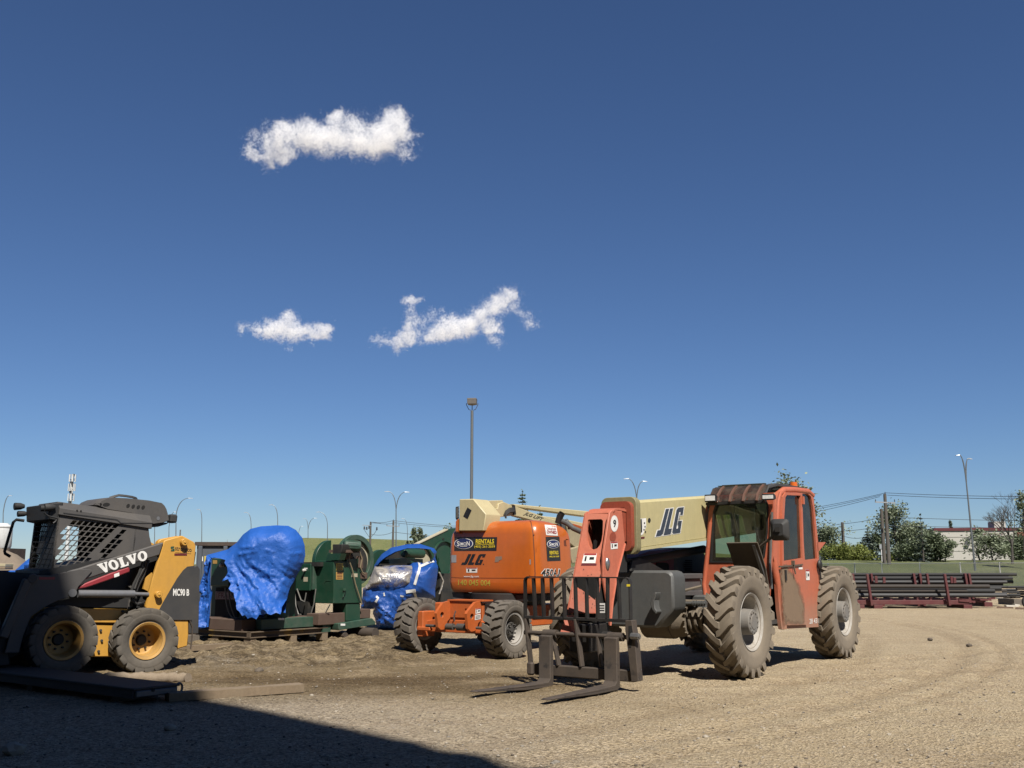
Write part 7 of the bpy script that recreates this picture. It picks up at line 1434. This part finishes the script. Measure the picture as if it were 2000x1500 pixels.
def wrapped_press():
    Y = ground_pt(770, 1232).y+.35; M = lambda *p: [(at_y(x, y, Y).x, at_y(x, y, Y).z) for x, y in p]
    fr = Frame(ground_pt(770, 1232)); V = lambda v, *p: fr.v(v, *p)
    t = thing('wrapped_press', 'dark green press inside the torn blue wrap, its motor visible in the opening', 'press', fr)
    vm = -.35; a, b = fr.on(786, 1080, 'v', vm), fr.on(825, 1082, 'v', vm+.1); d = (b-a).normalized(); MB().lathe([(0, 0), (0, .075), (.03, .095), (.08, .10), ((b-a).length-.03, .10), ((b-a).length+.02, .09), ((b-a).length+.03, .04), ((b-a).length+.03, 0)], a, d, 20).build('motor', 'press_green', t)
    c, = V(vm-.1, (828, 1098)); R = .42; ci = lambda r: [(c[0]+r*math.cos(2*math.pi*k/36), c[1]+r*math.sin(2*math.pi*k/36)) for k in range(36)]
    MB().ext('v', ci(R), vm-.25, vm-.12, [ci(R*.8)]).build('flywheel', 'press_green', t); MB().ext('v', ci(R*.79), vm-.22, vm-.2).build('guard_disc', 'cream_disc', t)
    c3, = V(-.9, (745, 1105)); MB().ext('v', [(c3[0]+.36*math.cos(2*math.pi*k/36), c3[1]+.36*math.sin(2*math.pi*k/36)) for k in range(36)], -1.0, -.9).build('far_flywheel', 'press_green', t)
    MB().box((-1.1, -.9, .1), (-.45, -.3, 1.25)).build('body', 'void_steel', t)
    MB().ext('v', V(-.85, (742, 1104), (748, 1090), (764, 1076), (798, 1068), (822, 1068), (847, 1075), (853, 1090), (853, 1150), (742, 1150)), -.92, -.85).build('dark_backing', 'void_steel', t)  # added dark sheet in place of the shade inside the wrap
    mm = MB().ext('v', V(-.3, (760, 1093), (800, 1090), (826, 1092), (826, 1100), (760, 1101)), -.6, -.3); mm.build('table', 'press_green', t)
    arch = [(732, 1103), (737, 1094), (746, 1082), (764, 1069.5), (796, 1063), (820, 1062), (848, 1071), (853, 1078), (850, 1088), (853, 1098), (838, 1098), (848, 1090), (849, 1082), (842, 1073), (822, 1071), (798, 1071), (775, 1078), (757, 1088), (745, 1098), (740, 1104)]
    mb = MB(); inflate(mb, arch, Y+.05, .34, .03, .22, (.02, 7., (.6, .8)), 21, 1., .01, None, .5, 10)
    low = [(732, 1103), (745, 1104), (770, 1104), (800, 1104), (806, 1099), (817, 1098), (826, 1100), (840, 1096), (852, 1094), (852, 1098), (856, 1108), (854, 1125), (852, 1140), (850, 1150), (850, 1167), (842, 1169), (816, 1171), (805, 1178), (795, 1185), (788, 1197), (783, 1212), (776, 1226), (768, 1229), (750, 1230), (740, 1228), (736, 1222), (732, 1206), (728, 1198), (730, 1189), (718, 1190), (705, 1188), (708, 1165), (709, 1150), (718, 1140), (726, 1124)]
    inflate(mb, low, Y, .36, .028, .30, (.035, 8., (.5, .8)), 23, .8, .02, None, .55)
    o = mb.build('tarpaulin', 'tarp_deep', ang=75); tag(o, 'torn blue tarpaulin wrapped round a press with white tape, behind the lift wheel', 'tarpaulin')
    # clear plastic stretched round the middle
    m, nt, bs, tc = newmat('clear_plastic'); nt.nodes.remove(bs); out = nt.nodes['Material Output']; gl = nt.nodes.new('ShaderNodeBsdfGlossy'); gl.inputs['Roughness'].default_value = .32; gl.inputs[0].default_value = (.9, .88, .84, 1)
    df = nt.nodes.new('ShaderNodeBsdfDiffuse'); df.inputs[0].default_value = (.27, .245, .21, 1); tr = nt.nodes.new('ShaderNodeBsdfTransparent'); a_ = nt.nodes.new('ShaderNodeMixShader'); b_ = nt.nodes.new('ShaderNodeMixShader')
    nt.links.new(ramp(nt, fnoise(nt, tc.outputs['Object'], 3.2, 6, .7, .8), .36, .62), a_.inputs[0]); nt.links.new(tr.outputs[0], a_.inputs[1]); nt.links.new(df.outputs[0], a_.inputs[2]); b_.inputs[0].default_value = .12; nt.links.new(a_.outputs[0], b_.inputs[1]); nt.links.new(gl.outputs[0], b_.inputs[2]); nt.links.new(b_.outputs[0], out.inputs[0])
    bp = nt.nodes.new('ShaderNodeBump'); bp.inputs['Strength'].default_value = .8; bp.inputs['Distance'].default_value = .03; nt.links.new(fnoise(nt, tc.outputs['Object'], 8, 5, .6, 1.2), bp.inputs['Height']); nt.links.new(bp.outputs[0], gl.inputs['Normal']); nt.links.new(bp.outputs[0], df.inputs['Normal'])
    pl = [(724, 1126), (732, 1106), (745, 1104), (770, 1104), (808, 1105), (816, 1116), (811, 1142), (804, 1150), (790, 1153), (778, 1156), (740, 1155), (711, 1154), (711, 1148), (718, 1140)]
    mb = MB(); inflate(mb, pl, Y-.13, .36, .03, .30, (.018, 8., (.2, 1.)), 31, .1, .006); o2 = mb.build('plastic_wrap', 'clear_plastic', ang=75); tag(o2, 'crinkled clear plastic wrap round the middle of the torn blue tarpaulin', 'plastic wrap')
    bm = bmesh.new(); bm.from_mesh(o.data); bv = BVHTree.FromBMesh(bm); bm.free()
    def ts(px, py):
        dd = ray(px, py).normalized(); h = bv.ray_cast(EYE, dd); h = h if h[0] is not None else bv.find_nearest(EYE+dd*Y/dd.y); n = h[1]; return h[0], (n if n.dot(dd) < 0 else -n)
    for pts, w in ((((847, 1096), (838, 1099), (828, 1104), (820, 1107), (818, 1116), (814, 1128), (810, 1142)), 5), (((818, 1098), (820, 1108)), 4), (((793, 1156), (803, 1154), (812, 1153)), 6), (((808, 1153), (811, 1162), (813, 1169)), 5), (((735, 1165), (739, 1168), (734, 1176)), 4.5), (((750, 1158), (751, 1164)), 3), (((782, 1163), (788, 1165)), 3), (((730, 1192), (733, 1188)), 3)):
        P = []
        for (x0, y0), (x1, y1) in zip(pts[:-1], pts[1:]):
            n = max(2, int(math.dist((x0, y0), (x1, y1))/2.5)); P += [(x0+(x1-x0)*k/n, y0+(y1-y0)*k/n) for k in range(n)]
        P.append(pts[-1]); vs = []
        for i, (x, y) in enumerate(P):
            x0, y0 = P[max(0, i-1)]; x1, y1 = P[min(len(P)-1, i+1)]; L = math.hypot(x1-x0, y1-y0) or 1; nx, ny = -(y1-y0)/L*w/2, (x1-x0)/L*w/2
            for s in (-1, 1): p, n = ts(x+s*nx, y+s*ny); vs.append(p+n*.012)
        MB().add(vs, [(2*i, 2*i+1, 2*i+3, 2*i+2) for i in range(len(P)-1)]).build('tape_strip', 'tape_white', o, fix=False)
wrapped_press()
def plate_press():
    fr = Frame(ground_pt(862, 1222)); V = lambda v, *p: fr.v(v, *p)
    t = thing('green_press', 'dark green press side plate rising behind the boom lift hood', 'press', fr)
    p = V(-.4, (816, 1061.5), (874, 1034), (900, 1030), (905, 1175), (862, 1175), (856, 1100), (850, 1074)); MB().ext('v', p, -.5, -.4).build('side_plate', 'press_green', t)
    e = V(-.4, (815, 1062), (874, 1033.2), (874, 1035), (815, 1063.5)); MB().ext('v', e, -.52, -.38).build('plate_edge', 'cream_disc', t)
    c, = V(-.4, (866, 1090)); MB().ext('v', [(c[0]+.42*math.cos(2*math.pi*k/36), c[1]+.42*math.sin(2*math.pi*k/36)) for k in range(36)], -.399, -.34, [[(c[0]+.40*math.cos(2*math.pi*k/36), c[1]+.40*math.sin(2*math.pi*k/36)) for k in range(36)]]).build('flywheel_guard', 'press_green', t)
    h, = V(-.4, (865.5, 1053)); MB().cyl((h[0], -.4, h[1]), (h[0], -.39, h[1]), .03, n=12).build('bolt_hole', 'dark_void', t)
    MB().box((-.9, -.6, 0), (-.1, -.1, .8)).box((-.5, -.35, .8), (-.1, -.15, 1.2)).build('body', 'void_steel', t); MB().ext('v', V(-.05, (858, 1090), (868, 1093), (870, 1110), (862, 1118), (857, 1105)), -.1, -.05).build('linkage', 'press_green', t)
    MB().tube([fr.on(x, y, 'v', 0) for x, y in ((858, 1118), (866, 1135), (862, 1150), (858, 1160))], .02, 6).build('hose', 'clear_plastic', t)
plate_press()
# ---------------------------------------------------------------- timbers, deck and log in the foreground
def beam_on_ground(name, p0, p1, w, h, m, label, cat, z=0., skew=None):
    a, b = ground_pt(*p0, z), ground_pt(*p1, z); d = (b-a).normalized(); n = Vector((-d.y, d.x, 0)); n = n if n.y > 0 else -n; mb = MB(); N = 14; r = random.Random(int(p0[0])); vs = []
    for i in range(N+1):
        c = a.lerp(b, i/N); j = lambda: r.uniform(-.004, .004)
        vs += [c+Vector((0, j(), 0)), c+n*(w+j())+Vector((0, 0, 0)), c+n*(w+j())+Vector((0, 0, h+j())), c+Vector((0, j(), h+j()))]
    fs = [(i*4+k, i*4+(k+1) % 4, i*4+4+(k+1) % 4, i*4+4+k) for i in range(N) for k in range(4)]+[(3, 2, 1, 0), (N*4, N*4+1, N*4+2, N*4+3)]
    o = mb.add(vs, fs).build(name, m, ang=40); tag(o, label, cat); return o
beam_on_ground('timber', (330, 1371), (594, 1352), .17, .085, 'timber', 'long squared timber lying on the gravel, its right half in the sun', 'timber')
beam_on_ground('timber', (325, 1275), (458, 1266), .14, .085, 'timber', 'short squared timber lying in front of the steel pallet', 'timber')
beam_on_ground('timber_block', (366, 1260), (389, 1258), .18, .16, 'timber_grey', 'stubby grey wood block behind the loader tail', 'block')
def deck():
    g = ground_pt(259, 1377); fr = Frame(g); zt, zl = fr.on(259, 1345, 'v', 0).z, fr.on(259, 1364, 'v', 0).z; mat('deck_steel', (.05, .045, .042), .8, amt=.4, dirt=(.13, .11, .09), dscale=4, bump=.3)
    mat('deck_edge', (.16, .165, .17), .5, .5, amt=.4, dirt=(.12, .1, .08), bump=.2)
    t = thing('steel_deck', 'dark steel deck lying flat in the shade in front of the loader', 'deck', fr); uL = fr.on(352, 1340, 'v', 0).x
    MB().box((uL, -4.6, zt-.025), (0, 0, zt)).build('top_plate', 'deck_steel', t, bev=.006)
    m = MB().box((-.06, -4.5, zl-.01), (-.01, -.03, zt-.026)).box((uL+.02, -4.5, zl-.01), (uL+.06, -.03, zt-.026)); m.build('side_rail', 'deck_steel', t)
    MB().box((uL+.03, -.05, zl), (-.03, .006, zt-.03)).build('end_channel', 'deck_edge', t, bev=.01); p = (uL-.02, .0, (zt+zl)/2); MB().tube([(uL-.0+.04*math.cos(a), -.02+.0*a, (zt+zl)/2+.05*math.sin(a)) for a in [k*math.pi/8 for k in range(17)]], .012, 6).build('ring', 'deck_edge', t)
    for v in (-.5, -2.2, -3.9): MB().box((uL, v, -.02), (-.08, v+.12, zl-.008)).build('bearer', 'timber_grey', t)
    c = fr.on(299, 1348, 'v', .006); MB().cyl((c.x, .004, c.z), (c.x, .014, c.z), .018, n=10).build('bolt_hole', 'dark_void', t)
deck()
def log():
    a, b = ground_pt(150, 1331), ground_pt(366, 1331); N = 40; mb = MB(); P = []; R = []
    for i in range(N+1):
        q = a.lerp(b, i/N); P.append(q+Vector((0, .03+.03*noise.noise(Vector((i*.4, 5, 1))), .035+.02*noise.noise(Vector((i*.5, 0, 1)))))); R.append(.062+.03*noise.noise(Vector((i*.6, 3, 0)))+.022*noise.noise(Vector((i*1.9, 7, 0))))
    mb.tube(P, R, 14); mat('log_dirt', (.26, .20, .14), .95, amt=.7, dirt=(.36, .29, .21), dscale=14, var=.25, bump=.9, bscale=45); o = mb.build('log', 'log_dirt', ang=60); tag(o, 'dirt-caked log lying between the loader wheels and the steel deck', 'log')
log()
def rock():
    r = random.Random(4)
    for px, py, s, lb in ((28, 1472, .085, 'pale rock lying in the shade at the lower left corner'), (332, 1425, .05, 'small rock in the shade near the middle of the shaded gravel'), (505, 1313, .06, 'dark clod lying on the sunny gravel behind the long timber'), (1816, 1251, .05, 'dark clod on the gravel right of the handler rear wheel'), (1893, 1262, .05, 'second dark clod on the gravel at the right')):
        g = ground_pt(px, py); bm = bmesh.new(); bmesh.ops.create_icosphere(bm, subdivisions=2, radius=s)
        for v in bm.verts: v.co *= 1+.35*noise.noise(v.co*14+Vector((px, 0, 0))); v.co.z *= .7
        me = bpy.data.meshes.new('rock'); bm.to_mesh(me); bm.free(); me.materials.append(MATS['stone_pale' if px < 400 else 'stone_dark']); o = bpy.data.objects.new('rock', me); C.objects.link(o); o.location = g+Vector((0, 0, s*.35)); tag(o, lb, 'rock')
rock()
# ---------------------------------------------------------------- behind: dumpster, tank, heap
def dumpster():
    Y = 25.; a = at_y(383, 1100, Y); fr = Frame((a.x, a.y, 0), u=(.985, .17)); mat('dumpster_blue', (.075, .095, .125), .6, amt=.4, dirt=(.14, .12, .1), dscale=2, wear=((.12, .07, .045), 5., .66), bump=.2); mat('rim_rust', (.06, .04, .032), .8, amt=.3, bump=.2)
    t = thing('dumpster', 'blue-grey steel dumpster with a rust-brown rim behind the blue tarp', 'dumpster', fr); z = at_y(383, 1064, Y).z; L = 2.35; ub = fr.on(398, 1100, 'v', 0).x
    MB().box((0, 0, .1), (L, .06, z-.02)).box((0, 1.9, .1), (L, 1.96, z-.02)).box((0, .06, .1), (.06, 1.9, z-.02)).box((L-.06, .06, .1), (L, 1.9, z-.02)).box((0.06, .06, .1), (L-.06, 1.9, .16)).build('shell', 'dumpster_blue', t)
    MB().box((-.05, -.06, z-.02), (L+.05, .10, z+.07)).box((-.05, 1.86, z-.02), (L+.05, 2.0, z+.07)).build('rim', 'rim_rust', t)
    for k in range(4): MB().box((.04+k*.6, -.09, .1), (.14+k*.6, -.001, z-.03)).build('rib', 'dumpster_blue', t, bev=.01)
    for q, m in ((Q(399, 1086, 405, 1099), 'label_yellow'), (Q(394, 1087, 396.5, 1096), 'white_decal')): decal('label', rect_shape(), q, plane_surf(fr, 'v', 0, -1), m, t)
dumpster()
def left_background():
    Y = 24.; a = at_y(2, 1070, Y); mat('tank_white', (.78, .79, .78), .4, amt=.1, bump=.03); zt, zb = at_y(0, 1022, Y).z, at_y(0, 1071, Y).z
    t = thing('white_tank', 'white plastic tank with a stepped lid at the far left edge', 'tank', loc=(a.x, a.y, 0)); r = (at_y(22, 1050, Y).x-a.x); h = zt-zb
    MB().lathe([(0, 0), (0, r*.9), (.05, r), (h*.72, r), (h*.80, r*.96), (h*.83, r*1.02), (h*.88, r*1.02), (h*.95, r*.6), (h, r*.5), (h, 0)], (0, 0, zb), (0, 0, 1), 28).build('shell', 'tank_white', t)
    MB().box((-.4, -.4, 0), (.4, .4, zb-.005)).build('stand', 'rim_rust', t)
    mat('heap_dirt', (.24, .19, .145), .95, amt=.5, bump=.6, bscale=12); mb = MB(); c = at_y(-5, 1100, 21.); n = 24; vs = []
    for i in range(13):
        for k in range(n):
            a_ = 2*math.pi*k/n; rr = 1-i/12; q = Vector((c.x+1.6*rr*math.cos(a_), c.y+1.2*rr*math.sin(a_), 1.78*(1-rr**1.6))); q.z += .12*noise.noise(q*2.3); vs.append(q)
    o = mb.add(vs, [(i*n+k, i*n+(k+1) % n, (i+1)*n+(k+1) % n, (i+1)*n+k) for i in range(12) for k in range(n)]).build('dirt_heap', 'heap_dirt', ang=70); tag(o, 'brown heap of dirt below the white tank at the far left', 'dirt heap')
    mat('plank_cream', (.55, .48, .30), .8, amt=.3, bump=.2)
    for z0, z1, m, lb in ((1101, 1107, 'plank_cream', 'cream plank lying on the blue tarp heap at the far left'), (1107.5, 1112, 'timber', 'brown plank under the cream plank at the far left')):
        A = at_y(0, z1, 18.); B = at_y(0, z0, 18.); o = MB().box((-11.5, 17.9, A.z), (at_y(16, 1100, 18).x, 18.2, B.z)).build('plank', m, bev=.008); tag(o, lb, 'plank', 'planks at the far left')
    mb = MB(); inflate(mb, [(-60, 1114), (30, 1114), (44, 1102), (62, 1088), (80, 1090), (80, 1104), (62, 1125), (60, 1160), (-60, 1160)], 18.1, .5, .08, .6, (.06, 5., (1, .3)), 77, .6); o = mb.build('tarpaulin', 'tarp_blue', ang=75); tag(o, 'blue tarpaulin heap seen past and through the loader cab', 'tarpaulin')
left_background()
# ================================================================ pipe racks at the right
mat('rack_maroon', (.125, .022, .024), .6, amt=.35, dirt=(.2, .13, .1), dscale=4, wear=((.09, .06, .045), 6., .7), bump=.15)
mat('pipe_black', (.02, .02, .021), .75, 0, amt=.4, dirt=(.07, .064, .055), dscale=3, wear=((.07, .05, .04), 4., .66), bump=.2); mat('pipe_rusty', (.045, .036, .03), .8, 0, amt=.5, dirt=(.10, .085, .068), dscale=3, wear=((.05, .03, .025), 4., .6), bump=.25); mat('pipe_grey', (.038, .038, .04), .6, 0, amt=.4, dirt=(.12, .11, .095), dscale=3, bump=.2)
def pipe(x0, x1, ya, yb, Y, m, label, slope=.0):
    c = (ya+yb)/2; A, B = at_y(x0, c, Y), at_y(x1, c+slope*(x1-x0), Y); r = (yb-ya)/2/F*Y; n = 18
    mb = MB(); d = (B-A).normalized(); L = (B-A).length; mb.lathe([(.0, r*.82), (0, r), (L*.25, r), (L*.5, r), (L*.75, r), (L, r), (L, r*.82), (L-.6, r*.80), (L-.6, 0)], A, d, n)
    o = mb.build('steel_pipe', m, ang=50); tag(o, label, 'pipe', 'steel pipes stacked at the right')
Yf, Yr = 33.5, 35.2
def rack(px0, px1, posts, yb0, yb1, ytop, Y, label, legs, group='maroon pipe racks'):
    a = at_y(px0, yb1, Y); t = thing('pipe_rack', label, 'rack', loc=(a.x, Y, 0), group=group); L = lambda x, y: (at_y(x, y, Y).x-a.x, at_y(x, y, Y).z)
    (xa, za), (xb, zb) = L(px0, yb1), L(px1, yb0)
    for dy in (0, 1.15):
        MB().box((xa, dy, za), (xb, dy+.12, zb)).build('beam', 'rack_maroon', t, bev=.01)
    for (x0, w) in posts:
        x, z0 = L(x0, yb1+1.5); z1 = L(x0, ytop)[1]; w = w*.75/F*Y
        for dy in (-.14, 1.28): MB().bar((x, dy, max(.05, z0)), (x-.09, dy, z1), w, .12, (0, 1, 0)).build('post', 'rack_maroon', t, bev=.006)
    for x0 in legs:
        x, z = L(x0, yb1); MB().box((x-.14, -.02, -.02), (x+.14, 1.3, max(.05, za-.003))).build('foot', 'rack_maroon', t, bev=.01)
    cb = []
    for k in range(9):
        x = xa+(xb-xa)*(k+.5)/9; MB().box((x-.14, .125, zb-.06), (x-.08, 1.145, zb+.03)).build('cross_bar', 'rack_maroon', t)
    if legs and px1 < 1950:
        x, z = L(px1, yb0); 
        for p_, q_, w_, h_ in (((x-.35, .02, z-.01), (x+.18, .02, .22), .12, .06), ((x+.5, .9, z-.02), (x+.75, .9, .25), .1, .06), ((x-.3, 1.2, z-.02), (x+.6, 1.2, z-.06), .1, .1), ((x+.05, 1.1, .25), (x+.3, .9, z-.05), .08, .06)): MB().bar(p_, q_, w_, h_).build('brace', 'rack_maroon', t)
rack(1660, 1893, [(1699.5, 5.5), (1851, 5.5)], 1172, 1181, 1121, Yf, 'front maroon pipe rack nearest the handler rear wheel', (1680, 1715, 1890))
rack(1650, 1925, [(1707, 5), (1790, 5.5), (1802, 5.5), (1890.5, 5.5), (1898, 5.5)], 1170, 1176, 1120, Yr, 'rear maroon pipe rack holding the upper row of long pipes', (1720, 1800, 1930))
def stub_posts():
    for x, y0, y1, lb in ((1711.5, 1125, 1139, 'short maroon upright leaning on the rear pipes, leftmost'), (1727, 1127, 1139, 'short lone maroon upright left of centre on the rear pipes'), (1859, 1126, 1139, 'short maroon upright right behind the front rack post'), (1865, 1128, 1139, 'second short maroon upright behind the front rack post')):
        A, B = at_y(x, y1, Yr-.35), at_y(x, y0, Yr-.35); o = MB().box((A.x-.045, A.y-.03, A.z), (A.x+.045, A.y+.03, B.z)).build('rack_upright', 'rack_maroon', bev=.006); tag(o, lb, 'upright', 'short rack uprights')
stub_posts()
for a in ((1640, 1985, 1119, 1125, Yr+.1, 'pipe_black', 'topmost long pipe on the rear rack'), (1640, 1977, 1126, 1132.3, Yr, 'pipe_black', 'second long pipe down on the rear rack'), (1640, 1966, 1133.5, 1140, Yr-.05, 'pipe_grey', 'third long pipe down on the rear rack'),
          (1640, 1932, 1141.5, 1149, Yf+.3, 'pipe_rusty', 'top pipe on the front rack, sawn end at its right'), (1640, 1888, 1151, 1157.3, Yf+.35, 'pipe_rusty', 'thin middle pipe on the front rack, the shortest'), (1640, 1965, 1158.5, 1166.8, Yf+.25, 'pipe_grey', 'lowest thick pipe on the front rack, shiny along its top'),
          (1640, 1942, 1150.5, 1158, Yf+.6, 'pipe_black', 'black pipe behind the thin middle pipe of the front rack'), (1640, 1978, 1133, 1139.5, Yr+.3, 'pipe_black', 'black pipe end sticking out behind the third pipe of the rear rack'), (1900, 1966, 1143.5, 1149, Yr-.1, 'pipe_black', 'short dark pipe stub right of the top front pipe'), (1932, 1966, 1151.5, 1155.5, Yr-.2, 'pipe_rusty', 'thin rusty pipe stub between the racks at the right'), (1940, 1966, 1157, 1161, Yr, 'pipe_black', 'low thin pipe stub between the racks at the right'),
          (1640, 1955, 1146, 1153, Yf+.75, 'pipe_black', 'black pipe lying deep between the top and middle front pipes'), (1640, 1950, 1157, 1164, Yf+.7, 'pipe_black', 'black pipe lying deep between the middle and lowest front pipes'), (1640, 1968, 1122.5, 1128.5, Yr+.55, 'pipe_black', 'hidden dark pipe behind the upper two rear pipes'), (1640, 1960, 1129.5, 1136, Yr+.5, 'pipe_black', 'hidden dark pipe behind the second and third rear pipes'), (1640, 1958, 1138, 1145, Yr+.1, 'pipe_black', 'dark pipe between the rear rack rows and the front top pipe')):
    pipe(*a)
r_ = random.Random(9)
for i, (x0, x1, y, w) in enumerate(((1967, 2040, 1146.5, 5), (1985, 2040, 1150, 4.5), (1966, 1986, 1152.5, 5), (1968, 1990, 1157, 4), (1984, 2040, 1155.5, 4), (1987, 2040, 1160, 4.5), (1971, 1992, 1162, 5), (1972, 1992, 1166, 4.5), (1992, 2040, 1165, 4))):
    pipe(x0, x1, y-w/2, y+w/2, 37+.2*(i % 3), ('pipe_black', 'pipe_rusty', 'pipe_black')[i % 3], ('topmost pipe of the heap at the right edge', 'second pipe from the top of the heap at the right edge', 'short rusty stub at the left of the right-edge heap', 'short thin stub low at the left of the right-edge heap', 'middle pipe running out of frame in the right-edge heap', 'pipe running out of frame below the middle of the right-edge heap', 'short stub second from the bottom of the right-edge heap', 'lowest short stub of the right-edge heap', 'lowest pipe running out of frame in the right-edge heap')[i])
def heap_support():
    A = at_y(1975, 1168.5, 37); t = MB().box((A.x-.2, 36.4, -.02), (A.x+.1, 37.6, A.z-.01)).build('timber_block', 'timber_grey'); tag(t, 'timber bearer under the heap of pipes at the right edge', 'block')
    a = at_y(1997, 1172, 33.); o = MB().lathe([(-.08, .12), (-.08, .20), (-.05, .225), (.05, .225), (.08, .20), (.08, .12)], (a.x+.22, a.y, .22), (.3, 1, 0), 24).build('tyre', 'rubber'); tag(o, 'loose black tyre standing at the right edge of the yard', 'tyre')
heap_support()
def scraps():
    r = random.Random(12); mat('scrap_pale', (.55, .5, .42), .8, amt=.2); mat('scrap_rust', (.13, .075, .045), .85, amt=.3)
    for px, py, s, lb, m in ((1955, 1170, .35, 'pale scrap lying under the pipe ends at the right', 'scrap_pale'), (1975, 1185, .45, 'pale flat board scrap on the ground at the far right', 'scrap_pale'), (1985, 1183, .2, 'small white scrap beside the flat board at the far right', 'scrap_pale'), (1962, 1188, .5, 'rusty scrap strip on the ground right of the racks', 'scrap_rust'), (1996, 1190, .4, 'rusty scrap block at the right edge', 'scrap_rust'), (1750, 1188, .6, 'rusty scrap strip under the front rack', 'scrap_rust'), (1810, 1187, .6, 'second rusty scrap strip under the front rack, further right', 'scrap_rust')):
        g = ground_pt(px, py); a = r.uniform(-.4, .4); o = MB().hexa([(-s/2, -.1, 0), (s/2, -.08, 0), (s/2*.9, .1, 0), (-s/2*.8, .12, 0), (-s/2, -.08, .05), (s/2, -.07, .04), (s/2*.85, .08, .05), (-s/2*.8, .1, .06)]).build('scrap', m); o.location = g; o.rotation_euler = (0, 0, a); tag(o, lb, 'scrap')
scraps()
